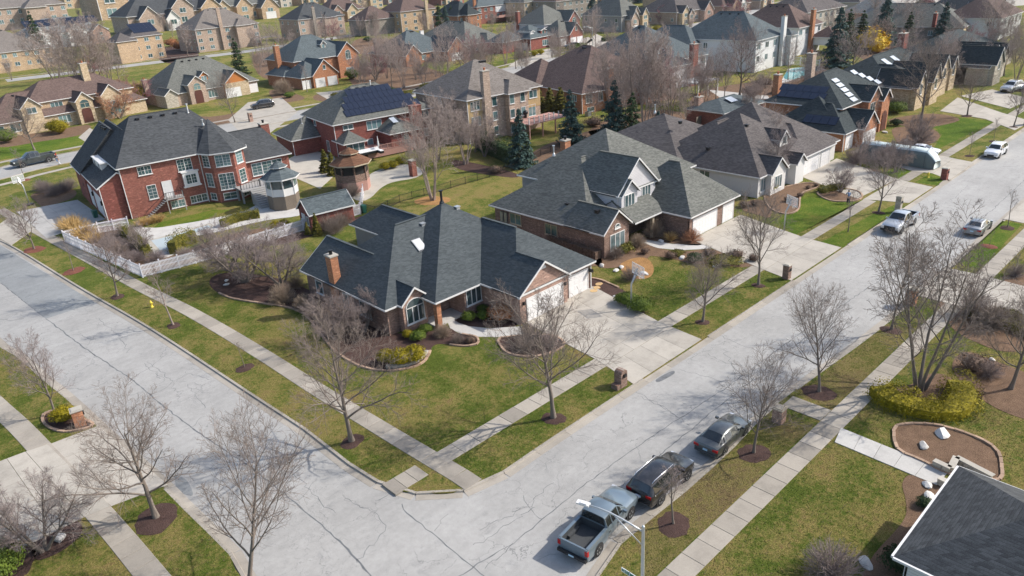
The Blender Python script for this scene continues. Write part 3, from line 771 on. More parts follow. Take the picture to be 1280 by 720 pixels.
def hedge_row(name, label, pts, w, h, mat, n_per_m=230, size=.10, cat='hedge', group=None, rnd=0.):
    """clipped or loose hedge along a path"""
    P = resample(smooth_path(pts, 6) if len(pts) > 2 else pts, .3); rng = np.random.default_rng(int(abs(pts[0][0])*100)); ox, oy = pts[0]
    core = MB(); Q1 = offset_path(P, w*.30); Q2 = offset_path(P, -w*.30); n = len(P); vs = []
    for i in range(n):
        hh = h*(.72-.22*rnd)*(1+.05*math.sin(i*.9)); vs += [(Q1[i][0]-ox, Q1[i][1]-oy, 0), (Q1[i][0]-ox, Q1[i][1]-oy, hh*.9), (Q2[i][0]-ox, Q2[i][1]-oy, hh*.9), (Q2[i][0]-ox, Q2[i][1]-oy, 0)]
    fs = [(4*i+k, 4*i+k+1, 4*i+k+5, 4*i+k+4) for i in range(n-1) for k in range(3)]+[(0, 1, 2, 3), (4*n-4, 4*n-3, 4*n-2, 4*n-1)]
    A = np.array([(p[0]-ox, p[1]-oy) for p in P]); L = .3*n; m = int(L*n_per_m)
    i = rng.integers(0, n-1, m); f = rng.uniform(0, 1, m)[:, None]; c = A[i]*(1-f)+A[i+1]*f; d = A[i+1]-A[i]; d /= np.linalg.norm(d, axis=1, keepdims=True)+1e-9
    nn = np.stack([-d[:, 1], d[:, 0]], 1); th = rng.uniform(-.25, math.pi+.25, m)
    u = np.sign(np.cos(th))*np.abs(np.cos(th))**(.5+.5*rnd); v = np.abs(np.sin(th))**(.6+.4*rnd)
    wob = 1+(.10+.10*rnd)*np.sin(c[:, 0]*2.3+c[:, 1]*1.7)+(.07+.08*rnd)*np.sin(c[:, 0]*5.1-c[:, 1]*4.3)
    C = np.concatenate([c+nn*(u*w*.5*wob*rng.uniform(.6, 1.08, m))[:, None], (v*h*wob*rng.uniform(.78, 1.04, m))[:, None]], 1)
    low = rng.uniform(0, 1, m) < .35*(1-rnd*.6); C[low, 2] = rng.uniform(.03, h*.7, low.sum())
    N = np.concatenate([nn*u[:, None], v[:, None]+.05], 1); N /= np.linalg.norm(N, axis=1, keepdims=True)
    V, F = leaf_cloud(rng, C, N, size, .3)
    b = MB(); b.v = [tuple(x) for x in V.tolist()]; b.f = [tuple(x) for x in F.tolist()]; b.mi = [0]*len(b.f); b.add(vs, fs)
    return thing(name, label, cat, (ox, oy, 0), 0., group, b.mesh('hedge', mat))
def grass_clump(key, seed, r, h, mat, n=260):
    k = ('gc', key, seed)
    if k in TREES: return TREES[k]
    rng = np.random.default_rng(seed); a = rng.uniform(0, 6.28, n); P0 = np.zeros((n, 3)); P0[:, 0] = np.cos(a)*r*.3*rng.uniform(0, 1, n); P0[:, 1] = np.sin(a)*r*.3*rng.uniform(0, 1, n)
    D = np.stack([np.cos(a)*.5, np.sin(a)*.5, np.ones(n)], 1)+rng.normal(0, .2, (n, 3)); D /= np.linalg.norm(D, axis=1, keepdims=True)
    P, Rr = grow(rng, P0, D, np.full(n, h)*rng.uniform(.7, 1.2, n), np.full(n, .022), 4, .12, -.12, .3); V, F = tubes_np(P, Rr, 3)
    TREES[k] = np_mesh('blades', V, F, mat); return TREES[k]

# ------------------------------------------------------------------ vehicles
def loft_ring(x, zb, w, zbelt, wr, zt):
    h = [(w*.90, zb), (w, zb+.20), (w*1.0, zbelt-.14), (w*.965, zbelt), (wr, zt-.055), (wr*.80, zt), (0, zt+.02)]
    return [(x, y, z) for y, z in h]+[(x, -y, z) for y, z in h[-2::-1]]
def sharp(me, a=35):
    me.polygons.foreach_set("use_smooth", [True]*len(me.polygons))
    try: me.set_sharp_from_angle(angle=R(a))
    except Exception: pass
    return me
def wheel_meshes(r, w):
    k = ('wh', r, w)
    if k in _cache: return _cache[k]
    def lat(prof, n=20):
        b = MB(); vs = []; fs = []
        for rr, y in prof:
            for i in range(n): t = 2*math.pi*i/n; vs.append((rr*math.cos(t), y, rr*math.sin(t)))
        for i in range(len(prof)-1):
            for j in range(n): fs.append((i*n+j, (i+1)*n+j, (i+1)*n+(j+1) % n, i*n+(j+1) % n))
        return b.add(vs, fs)
    ty = lat([(r*.62, -w/2), (r*.94, -w/2), (r, -w*.36), (r, w*.36), (r*.94, w/2), (r*.62, w/2)]).mesh('tyre', 'rubber', True)
    rm = lat([(0.02, -w*.36), (r*.16, -w*.42), (r*.2, -w*.3), (r*.56, -w*.26), (r*.63, -w*.5), (r*.66, -w*.5)])
    for i in range(5):
        t = 2*math.pi*i/5; c, s = math.cos(t), math.sin(t); q = .05*r/.36
        rm.add([(c*r*.12-s*q, -w*.43, s*r*.12+c*q), (c*r*.12+s*q, -w*.43, s*r*.12-c*q), (c*r*.6+s*q*.7, -w*.47, s*r*.6-c*q*.7), (c*r*.6-s*q*.7, -w*.47, s*r*.6+c*q*.7)], [(0, 1, 2, 3)])
    _cache[k] = (ty, rm.mesh('rim', 'alloy', True)); return _cache[k]
def quad_glass(b, p, ins=.06, off=.012):
    p = [Vector(q) for q in p]; c = sum(p, Vector())/4; n = (p[1]-p[0]).cross(p[3]-p[0]).normalized()
    if n.dot(Vector((0, c.y, c.z-.6))) < 0 and abs(c.y) > .3: n = -n
    if abs(c.y) <= .3 and n.z < 0: n = -n
    q = []
    for i in range(4):
        e1 = (p[(i+1) % 4]-p[i]); e2 = (p[i-1]-p[i]); q.append(p[i]+e1.normalized()*min(ins, e1.length*.3)+e2.normalized()*min(ins, e2.length*.3)+n*off)
    b.add(q, [(0, 1, 2, 3)])
def car(name, label, xy, rz, kind, pm, group=None, s=1., cat='car', z=-.13, plate=True):
    o = thing(name, label, cat, (xy[0], xy[1], z), R(rz), group); o.scale = (s, s, s)
    if kind == 'sedan': W, r, wb = .91, .33, (-1.38, 1.42)
    elif kind == 'suv': W, r, wb = .96, .38, (-1.42, 1.50)
    else: W, r, wb = .99, .40, (-1.75, 1.85)
    if kind == 'sedan':
        st = [(-2.38, .42, .80, .78, .66, .84), (-2.30, .24, .88, .92, .74, .98), (-1.85, .20, .91, .98, .70, 1.06), (-1.10, .19, .91, .97, .58, 1.38), (-.40, .19, .91, .96, .60, 1.44),
              (.30, .19, .91, .94, .58, 1.40), (1.15, .19, .91, .92, .70, .99), (1.9, .20, .90, .82, .70, .90), (2.28, .24, .84, .72, .62, .78), (2.42, .36, .74, .62, .55, .68)]
        sides = [(2, 3), (3, 4), (4, 5), (5, 6)]; rear, ws = (2, 3), (5, 6)
    elif kind == 'suv':
        st = [(-2.36, .50, .84, .98, .70, 1.06), (-2.32, .30, .93, 1.10, .72, 1.16), (-2.02, .27, .96, 1.12, .68, 1.62), (-1.2, .26, .96, 1.11, .70, 1.74), (-.2, .26, .96, 1.10, .70, 1.76),
              (.55, .26, .96, 1.08, .68, 1.70), (1.25, .26, .96, 1.06, .78, 1.15), (2.0, .27, .95, .98, .76, 1.07), (2.34, .30, .88, .88, .68, .95), (2.44, .42, .80, .72, .62, .80)]
        sides = [(2, 3), (3, 4), (4, 5), (5, 6)]; rear, ws = (1, 2), (5, 6)
    else:
        st = [(-.78, .42, .97, 1.20, .86, 1.28), (-.74, .42, .98, 1.22, .74, 1.84), (-.2, .38, .99, 1.21, .74, 1.90), (.55, .38, .99, 1.20, .72, 1.88), (1.35, .38, .99, 1.18, .84, 1.28),
              (2.2, .38, .98, 1.08, .82, 1.20), (2.78, .40, .95, 1.00, .78, 1.12), (2.95, .5, .88, .88, .74, .98)]
        sides = [(1, 2), (2, 3), (3, 4)]; rear, ws = (0, 1), (3, 4)
    rings = [loft_ring(*q) for q in st]; b = MB(); n = 13
    for g in rings: b.v += g
    b.f = [(i*n+j, i*n+j+1, (i+1)*n+j+1, (i+1)*n+j) for i in range(len(rings)-1) for j in range(n-1)]
    b.f += [tuple(range(n)), tuple(range((len(rings)-1)*n, len(rings)*n))[::-1]]; b.mi = [0]*len(b.f)
    link('body', sharp(b.mesh('body', pm)), o)
    for a, c in sides:
        for j in (3, 8):
            g = MB(); quad_glass(g, [rings[a][j], rings[c][j], rings[c][j+1], rings[a][j+1]], .05); link('side_window', g.mesh('side_window', 'car_glass'), o)
    for nm, (a, c) in (('rear_window', rear), ('windscreen', ws)):
        g = MB()
        A, C = rings[a], rings[c]
        lo, hi = (A, C) if nm == 'rear_window' else (C, A)
        for k in (4, 5, 6, 7):
            f0, f1 = .10, .93
            P = [Vector(lo[k]).lerp(Vector(hi[k]), f0), Vector(lo[k+1]).lerp(Vector(hi[k+1]), f0), Vector(lo[k+1]).lerp(Vector(hi[k+1]), f1), Vector(lo[k]).lerp(Vector(hi[k]), f1)]
            if k == 4: P[0] = P[0].lerp(P[1], .3); P[3] = P[3].lerp(P[2], .3)
            if k == 7: P[1] = P[1].lerp(P[0], .3); P[2] = P[2].lerp(P[3], .3)
            nn = (P[1]-P[0]).cross(P[3]-P[0]).normalized(); nn = nn if nn.z > 0 else -nn
            g.add([p+nn*.014 for p in P], [(0, 1, 2, 3)])
        link(nm, g.mesh(nm, 'car_glass'), o)
    ty, rm = wheel_meshes(r, .24)
    ar = MB()
    for x in wb:
        for sy in (-1, 1):
            wl = link('wheel', ty, o, (x, sy*(W-.10), r), 0 if sy < 0 else math.pi); link('rim', rm, wl)
            pts = [(x+r*1.22*math.cos(t*math.pi/10), sy*(W+.008), r*1.0+r*1.22*math.sin(t*math.pi/10)) for t in range(-2, 13)]
            ar.add(pts, [tuple(range(len(pts)))])
    link('wheel_arch', ar.mesh('wheel_arch', 'plast'), o)
    xr, xf = st[0][0], st[-1][0]
    if kind == 'pickup':
        q = MB(); x0, x1 = -2.85, -.785
        for sy in (-1, 1):
            q.box(x0, sy*.80, .98, x1, sy*.985, 1.25); q.box(x0, sy*.90, .42, x1, sy*.985, .98)
        q.box(x0-.06, -.97, .55, x0+.04, .97, 1.25); link('bed', sharp(q.mesh('bed', pm)), o)
        q = MB(); q.box(x0+.045, -.80, .72, x1, .80, .76); q.box(x0+.045, .795, .76, x1, .80, 1.245); q.box(x0+.045, -.80, .76, x1, -.795, 1.245)
        for x in (wb[0],): q.box(x-.5, -.80, .76, x+.5, -.62, .95); q.box(x-.5, .62, .76, x+.5, .80, .95)
        q.box(x0+.0401, -.80, .76, x0+.05, .80, 1.2); q.box(x1-.03, -.8, .76, x1-.01, .8, 1.25); link('bed_liner', q.mesh('bed_liner', 'bedliner'), o)
        q = MB(); q.box(x0-.22, -.95, .42, x0-.06, .95, .62); link('bumper', sharp(q.mesh('bumper', 'plast')), o)
        q = MB(); q.box(xf-.02, -.93, .45, xf+.10, .93, .66); link('bumper', sharp(q.mesh('bumper', 'plast')), o)
        for sy in (-1, 1):
            q = MB(); q.box(x0-.075, sy*.80, .80, x0+.06, sy*1.0, 1.14); link('tail_light', q.mesh('tail_light', 'tail'), o)
            q = MB(); q.box(xf-.16, sy*.62, .80, xf+.02, sy*.93, .98); link('headlight', q.mesh('headlight', 'headl'), o)
        q = MB(); q.box(xf-.04, -.58, .66, xf+.03, .58, 1.0); link('grille', q.mesh('grille', 'plast'), o)
        if plate: q = MB(); q.box(x0-.235, -.17, .46, x0-.215, .17, .58); link('licence_plate', q.mesh('licence_plate', 'plate'), o)
        mx = 1.05
    else:
        zt = .80 if kind == 'sedan' else 1.02
        for sy in (-1, 1):
            q = MB(); q.box(xr-.012, sy*.50, zt-.10, xr+.20, sy*.87, zt+.07); link('tail_light', sharp(q.mesh('tail_light', 'tail')), o)
            q = MB(); q.box(xf-.25, sy*.48, .60 if kind == 'sedan' else .76, xf-.02, sy*.80, .72 if kind == 'sedan' else .90); link('headlight', sharp(q.mesh('headlight', 'headl')), o)
        q = MB(); q.box(xf-.05, -.42, .38, xf+.015, .42, .60); link('grille', q.mesh('grille', 'plast'), o)
        q = MB(); q.box(xr-.04, -.78, .34 if kind == 'sedan' else .46, xr+.1, .78, .50 if kind == 'sedan' else .60); link('bumper', sharp(q.mesh('bumper', 'plast' if kind == 'suv' else pm)), o)
        if plate: q = MB(); q.box(xr-.055, -.16, .60 if kind == 'sedan' else .76, xr-.0, .16, .72 if kind == 'sedan' else .88); link('licence_plate', q.mesh('licence_plate', 'plate'), o)
        mx = .82
        if kind == 'suv':
            for sy in (-1, 1):
                q = MB(); q.tube([(-1.9, sy*.62, 1.70), (-1.7, sy*.63, 1.80), (.25, sy*.62, 1.80), (.4, sy*.6, 1.74)], .022, 6); link('roof_rail', q.mesh('roof_rail', 'chrome', True), o)
                q = MB(); q.box(-2.1, sy*.955, 1.075, .95, sy*.97, 1.10); q.box(-1.0, sy*.955, .42, 1.1, sy*.975, .46); link('side_trim', q.mesh('side_trim', 'chrome'), o)
            q = MB(); q.box(xr-.045, -.7, .44, xr-.02, .7, .475); link('bumper_trim', q.mesh('bumper_trim', 'chrome'), o)
    for sy in (-1, 1):
        q = MB(); zz = 1.0 if kind == 'sedan' else 1.18; q.box(mx-.08, sy*W*.96, zz-.02, mx+.06, sy*(W+.19), zz+.13); link('mirror', sharp(q.mesh('mirror', pm)), o)
        q = MB()
        for k, xx in enumerate((mx+.15, mx-.75, mx-1.75)[:2 if kind == 'pickup' else 3]): q.box(xx-.007, sy*(W+.001), .30, xx+.007, sy*(W+.006), 1.0)
        for xx in (mx-.65, mx-1.6)[:2]: q.box(xx-.09, sy*(W*.99), .86, xx+.09, sy*(W+.03), .895)
        link('door_seam', q.mesh('door_seam', 'plast'), o)
    return o
# ------------------------------------------------------------------ street furniture
def hydrant(label, xy):
    o = thing('fire_hydrant', label, 'fire hydrant', (xy[0], xy[1], 0))
    b = MB(); b.lathe((0, 0, 0), [(.17, 0), (.17, .05), (.12, .06), (.11, .45), (.15, .47), (.15, .52), (.12, .56), (.10, .66), (.05, .72), (.03, .78)], 14); link('barrel', b.mesh('barrel', 'yel', True), o)
    for a in (0, 90, 180):
        q = MB(); c, s = math.cos(R(a)), math.sin(R(a)); q.tube([(0, 0, .42), (c*.2, s*.2, .42)], [.07, .075], 10); link('outlet', q.mesh('outlet', 'yel', True), o)
def mailbox(label, xy, rz, wall, style='post', h=1.45, w=.62, cap='capst'):
    o = thing('brick_mailbox', label, 'mailbox', (xy[0], xy[1], 0), R(rz))
    b = MB()
    if style == 'arch':
        n = 9; hw = w/2; d = .34
        prof = [(-hw, 0), (hw, 0), (hw, h-hw*.8)]+[(hw*math.cos(math.pi*k/n), h-hw*.8+hw*.8*math.sin(math.pi*k/n)) for k in range(1, n)]+[(-hw, h-hw*.8)]
        m = len(prof); b.add([(x, -d, z) for x, z in prof]+[(x, d, z) for x, z in prof], [tuple(range(m))[::-1], tuple(range(m, 2*m))]+[(i, (i+1) % m, (i+1) % m+m, i+m) for i in range(m)])
        b.box(-hw-.42, -d*.9, 0, -hw-.001, d*.9, .42)
    else: b.box(-w/2, -w/2, 0, w/2, w/2, h)
    link('pillar', b.mesh('pillar', wall), o)
    if style != 'arch':
        q = MB(); q.box(-w/2-.06, -w/2-.06, h, w/2+.06, w/2+.06, h+.08); q.box(-w/2+.05, -w/2+.05, h+.08, w/2-.05, w/2-.05, h+.13); link('cap', q.mesh('cap', cap), o)
    q = MB(); q.box(-.14, -w/2-.10, h*.62, .14, -w/2+.02, h*.62+.26); link('letter_box', q.mesh('letter_box', 'black'), o)
    return o
def hoop(label, xy, rz, h=3.05, acrylic=True, base=False):
    o = thing('basketball_hoop', label, 'basketball hoop', (xy[0], xy[1], 0), R(rz))
    b = MB(); b.tube([(0, 0, 0), (0, 0, h*.8), (0, -.35, h+.15)], .075, 8); link('pole', b.mesh('pole', 'galv', True), o)
    if base: b = MB(); b.box(-.45, -.3, 0, .45, .55, .22); link('base', b.mesh('base', 'black'), o)
    y = -.75
    q = MB(); q.box(-.95, y, h-.02, .95, y+.03, h+.04); q.box(-.95, y, h+1.02, .95, y+.03, h+1.08); q.box(-.95, y, h+.04, -.90, y+.03, h+1.02); q.box(.90, y, h+.04, .95, y+.03, h+1.02)
    q.box(-.31, y-.005, h+.14, .31, y, h+.19); q.box(-.31, y-.005, h+.55, .31, y, h+.6); q.box(-.31, y-.005, h+.19, -.26, y, h+.55); q.box(.26, y-.005, h+.19, .31, y, h+.55)
    link('backboard_frame', q.mesh('backboard_frame', 'white'), o)
    q = MB(); q.box(-.9, y+.008, h+.04, .9, y+.02, h+1.02); link('backboard', q.mesh('backboard', 'acrylic'), o)
    q = MB(); q.tube([(.23*math.cos(t*math.pi/8), y-.28+.23*math.sin(t*math.pi/8), h+.05) for t in range(17)], .014, 5, cap=False); link('rim', q.mesh('rim', 'red', True), o)
    q = MB()
    for t in range(12):
        a = t*math.pi/6; q.tube([(.23*math.cos(a), y-.28+.23*math.sin(a), h+.04), (.13*math.cos(a+.5), y-.28+.13*math.sin(a+.5), h-.38)], .008, 3)
    link('net', q.mesh('net', 'white'), o)
    q = MB(); q.beam((0, -.1, h*.8), (0, y+.05, h+.3), .07, .07); q.beam((0, -.3, h+.12), (0, y+.05, h+.75), .07, .07); link('arm', q.mesh('arm', 'metal'), o)
def fence(name, label, path, h=1.2, kind='picket', mat='vinyl', panel=2.3, gap=.14, cat='fence', pw=.075):
    o = thing(name, label, cat, (path[0][0], path[0][1], 0)); ox, oy = path[0]
    for a, b in zip(path[:-1], path[1:]):
        L = math.hypot(b[0]-a[0], b[1]-a[1]); n = max(1, round(L/panel)); ang = math.atan2(b[1]-a[1], b[0]-a[0]); pl = L/n
        k = ('fp', kind, round(pl, 2), h, mat)
        if k not in _cache:
            q = MB()
            if kind == 'picket':
                for z in (.18, h*.55, h-.22): q.box(0.06, -.025, z-.045, pl-.06, .025, z+.045)
            elif kind == 'rail':
                for z in (.12, h-.1): q.box(.03, -.02, z-.02, pl-.03, .02, z+.02)
            elif kind == 'board': pass
            r = q.mesh('rail', mat) if q.v else None
            p = MB(); m = max(2, int(pl/gap))
            for i in range(m):
                x = .08+(pl-.16)*(i+.5)/m
                if kind == 'picket': p.box(x-pw/2, -.045, .06, x+pw/2, -.026, h-.06+.0*i)
                elif kind == 'rail': p.box(x-.009, -.009, .10, x+.009, .009, h-.08)
                elif kind == 'board': p.box(x-gap*.46, -.02, .03, x+gap*.46, .02, h)
            pk = p.mesh('pickets', mat)
            t = MB(); s = .06 if kind != 'rail' else .028
            t.box(-s, -s, 0, s, s, h+.05); 
            if kind == 'picket': t.box(-s-.015, -s-.015, h+.05, s+.015, s+.015, h+.09)
            _cache[k] = (r, pk, t.mesh('post', mat))
        r, pk, pt = _cache[k]
        for i in range(n):
            x = a[0]+(b[0]-a[0])*i/n-ox; y = a[1]+(b[1]-a[1])*i/n-oy
            if r: link('rail', r, o, (x, y, 0), ang)
            link('picket_panel', pk, o, (x, y, 0), ang); link('post', pt, o, (x, y, 0), ang)
    link('post', pt, o, (path[-1][0]-ox, path[-1][1]-oy, 0), ang); return o
def lamp_post(label, xy, h=9., arm=(1.0, 0), L=2.4, near=True, cat='street light'):
    o = thing('street_light', label, cat, (xy[0], xy[1], 0))
    b = MB(); b.lathe((0, 0, 0), [(.16, 0), (.16, .1), (.10, .14), (.09, h*.5), (.07, h), (.075, h+.02), (.04, h+.1)], 12); link('pole', b.mesh('pole', 'galv', True), o)
    ax, ay = arm; pts = [(ax*L*t, ay*L*t, h-.25+.55*math.sin(t*1.75)) for t in (0, .2, .4, .6, .8, 1.)]
    q = MB(); q.tube(pts, .045, 8); link('arm', q.mesh('arm', 'galv', True), o)
    q = MB(); q.tube([(ax*.02, ay*.02, h-1.05), (ax*L*.52, ay*L*.52, h+.12)], .028, 6); link('brace', q.mesh('brace', 'galv', True), o)
    a = math.atan2(ay, ax); c = (ax*(L+.3), ay*(L+.3)); z = pts[-1][2]
    q = MB(); q.obox(c, .62, .27, z-.03, z+.05, a); q.obox((c[0]-ax*.05, c[1]-ay*.05), .34, .2, z+.05, z+.09, a); hd = link('lamp_head', sharp(q.mesh('lamp_head', 'white')), o)
    q = MB(); q.obox(c, .4, .2, z-.045, z-.031, a); link('lens', q.mesh('lens', 'headl'), hd)
    return o
def person(label, xy, rz, lean=.0, shirt='cl_dark', pants='cl_light', hair='cl_dark', reach=.5, z=-.12):
    o = thing('person', label, 'person', (xy[0], xy[1], z), R(rz))
    def skin(nm, V, E, rad, mat, parent=o):
        me = bpy.data.meshes.new(nm); me.from_pydata(V, E, []); me.materials.append(M[mat])
        bm = bmesh.new(); bm.from_mesh(me); ly = bm.verts.layers.skin.verify()
        for v, r_ in zip(bm.verts, rad): v[ly].radius = (r_, r_)
        bm.verts.ensure_lookup_table(); bm.verts[0][ly].use_root = True; bm.to_mesh(me); bm.free()
        ob = link(nm, me, parent); ob.modifiers.new('skin', 'SKIN'); m = ob.modifiers.new('sub', 'SUBSURF'); m.levels = m.render_levels = 1; return ob
    l = lean
    hip = (0, 0, .95); ch = (.30*l, 0, 1.30-.05*l); nk = (.48*l, 0, 1.50-.13*l); hd = (.56*l+.02, 0, 1.68-.18*l)
    V = [hip, ch, nk, hd, (.15*l, .10, .5), (0, .11, .06), (.14, .11, .03), (.12, -.10, .5), (-.1, -.11, .06), (.04, -.11, .03),
         (nk[0], .20, nk[2]-.08), (nk[0]+.12+.1*reach, .26, nk[2]-.36), (nk[0]+.22+.3*reach, .22, nk[2]-.42-.1*l), (nk[0], -.20, nk[2]-.08), (nk[0]+.12+.1*reach, -.26, nk[2]-.36), (nk[0]+.22+.3*reach, -.22, nk[2]-.42-.1*l)]
    E = [(0,1),(1,2),(2,3),(0,4),(4,5),(5,6),(0,7),(7,8),(8,9),(2,10),(10,11),(11,12),(2,13),(13,14),(14,15)]
    rd = [.13, .14, .06, .10, .07, .05, .04, .07, .05, .04, .055, .045, .035, .055, .045, .035]
    skin('body', V, E, rd, 'skin')
    skin('shirt', [V[0], V[1], tuple(Vector(V[2])-Vector((0, 0, .05))), V[10], tuple(Vector(V[10]).lerp(Vector(V[11]), .95)), V[13], tuple(Vector(V[13]).lerp(Vector(V[14]), .95))], [(0,1),(1,2),(2,3),(3,4),(2,5),(5,6)], [.155, .165, .10, .08, .065, .08, .065], shirt)
    skin('trousers', [(0, 0, .97), V[4], (V[5][0], V[5][1], .12), V[7], (V[8][0], V[8][1], .12)], [(0,1),(1,2),(0,3),(3,4)], [.165, .10, .075, .10, .075], pants)
    q = MB(); q.lathe((hd[0]-.015, 0, hd[2]-.01), [(.105, -.02), (.118, .05), (.09, .11), (.02, .135)], 10); link('hair', q.mesh('hair', hair, True), o)
    for sy in (1, -1):
        for k in range(4):
            q = MB(); p = Vector(V[12] if sy > 0 else V[15]); q.tube([p+Vector((.02, .022*(k-1.5), 0)), p+Vector((.07, .024*(k-1.5), -.015)), p+Vector((.09, .022*(k-1.5), -.05))], .009, 5); link('finger', q.mesh('finger', 'skin', True), o)
    return o
def rock(label, xy, s, seed=0, flat=.55, mat='rock'):
    rng = random.Random(seed); bm = bmesh.new(); bmesh.ops.create_icosphere(bm, subdivisions=2, radius=1.)
    f = [Vector((rng.uniform(-1, 1), rng.uniform(-1, 1), rng.uniform(-1, 1))).normalized() for _ in range(7)]
    for v in bm.verts:
        for q in f:
            d = v.co.dot(q)
            if d > .62: v.co -= q*(d-.62)
        v.co = Vector((v.co.x*s, v.co.y*s*.7, (v.co.z+.35)*s*flat))
    me = bpy.data.meshes.new('boulder'); bm.to_mesh(me); bm.free(); me.materials.append(M[mat])
    return thing('boulder', label, 'rock', (xy[0], xy[1], 0), rng.uniform(0, 6), None, me)

# ================================================================== THE GROUND
EXC0 = []; SWP = []
def sheet(name, pts, z, mat, th=.0, smooth=0, kind='structure', parent=None):
    if 'lawn' not in mat: EXC0.append([tuple(p[:2]) for p in pts])
    if smooth: pts = smooth_path(pts, smooth, True)
    b = MB(); b.prism(list(pts), z-(th or .003), z); o = b.build(name, mat, parent)
    if parent is None: o['kind'] = kind
    return o
b = MB(); b.box(-5000, -3000, -1., 6000, 7000, -.16); g = b.build('ground', 'lawn'); g['kind'] = 'structure'
RZ = -.13
sheet('road', [(-400, -200), (900, -200), (900, 31.2), (26, 31.2), (19, 40), (19, 110), (14, 200), (-400, 200)], RZ, 'asphalt', .03)
# lawn edge of the kerbs
KN = [(520, 30.2), (300, 30.2), (120, 30.2), (60, 30.2)]+[(31.70, 30.27), (26.67, 30.14), (24.21, 30.44), (22.61, 30.95), (21.30, 32.18), (20.36, 33.47), (19.84, 35.12), (19.60, 37.38), (19.49, 40.41), (19.62, 44.17), (19.23, 51.91), (18.25, 71.68), (16.77, 89.37), (14.80, 115.82)]+[(12.3, 128), (9, 145)]
KW = [(7.02, 79.97), (7.73, 75.54), (8.08, 69.67), (8.58, 64.39), (8.94, 57.74), (9.69, 46.05), (9.82, 41.76), (10.06, 36.90), (9.65, 34.19)]
KW = [(4.6, 125), (6.0, 100)]+KW+[(10.2, 22), (10.2, -20)]
KS = [(520, 19.9), (300, 19.9), (120, 19.9)]+[(80.11, 19.77), (71.35, 19.78), (59.16, 19.97), (44.39, 20.78), (37.27, 20.41), (31.77, 20.32), (28.88, 20.43), (26.47, 20.52), (24.97, 20.31), (23.72, 19.92)]+[(22.4, 19.6), (21.2, 18.2), (20.4, 15.8), (20.1, 12), (20.1, -20)]
KNs = smooth_path(KN, 5); KWs = smooth_path(KW, 5); KSs = smooth_path(KS, 5)
def lawnblock(name, path, close, side):
    P = offset_path(path, side*.0)+close
    b = MB(); b.prism(P, -.3, 0.); o = b.build(name, 'lawn'); o['kind'] = 'structure'
lawnblock('lawn', KNs, [(-30, 260), (-60, 1500), (1500, 1500), (1500, 30.2)], 1)
lawnblock('lawn', KWs, [(-80, -20), (-80, 125)], 1)
lawnblock('lawn', KSs, [(40, -60), (520, -60)], 1)
def kerb(path, side, drops=()):
    o = structure('kerb'); P = resample(path, 3.05)
    for i in range(len(P)-1):
        a, c = P[i], P[i+1]
        if a[0] > 190: continue
        L = math.hypot(c[0]-a[0], c[1]-a[1]); ang = math.atan2(c[1]-a[1], c[0]-a[0])
        m = ((a[0]+c[0])/2, (a[1]+c[1])/2); low = any(math.hypot(m[0]-d[0], m[1]-d[1]) < d[2] for d in drops)
        k = ('kb', side, low, round(L, 1))
        if k not in _cache:
            top = .006 if not low else -.07; s = side
            pr = [(-.02, -.25), (-.02, top), (s*.0-.0, top)] ; pr = [(-s*.10, -.25), (-s*.10, top), (s*.10, top), (s*.14, -.10), (s*.62, -.122), (s*.62, -.25)]
            q = MB(); n = len(pr); x0, x1 = .012, round(L, 1)-.012
            q.add([(x0, y, z) for y, z in pr]+[(x1, y, z) for y, z in pr], [tuple(range(n)), tuple(range(2*n-1, n-1, -1))]+[(j, (j+1) % n, (j+1) % n+n, j+n) for j in range(n)])
            _cache[k] = q.mesh('kerb_stone', 'kerb')
        ob = link('kerb_stone', _cache[k], o, (a[0], a[1], 0), ang); ob.scale[0] = L/round(L, 1)
    return o
def gcen(*pts): return (sum(p[0] for p in pts)/len(pts), sum(p[1] for p in pts)/len(pts))
DR = [(*gcen((40.01, 30.37), (49.73, 30.54)), 5.2), (*gcen((65.23, 30.01), (76.41, 30.23)), 6.), (*gcen((96.05, 29.89), (102.97, 29.94)), 5.), (*gcen((108.34, 29.86), (118.48, 30.00)), 5.5),
      (*gcen((8.94, 57.74), (9.69, 46.05)), 5.), (*gcen((77.17, 20.16), (69.48, 19.83)), 3.6), (*gcen((44.02, 20.58), (46.89, 20.51)), 1.4),]
kerb(KNs, 1, DR); kerb(KWs, 1, DR); kerb(KSs, -1, DR)
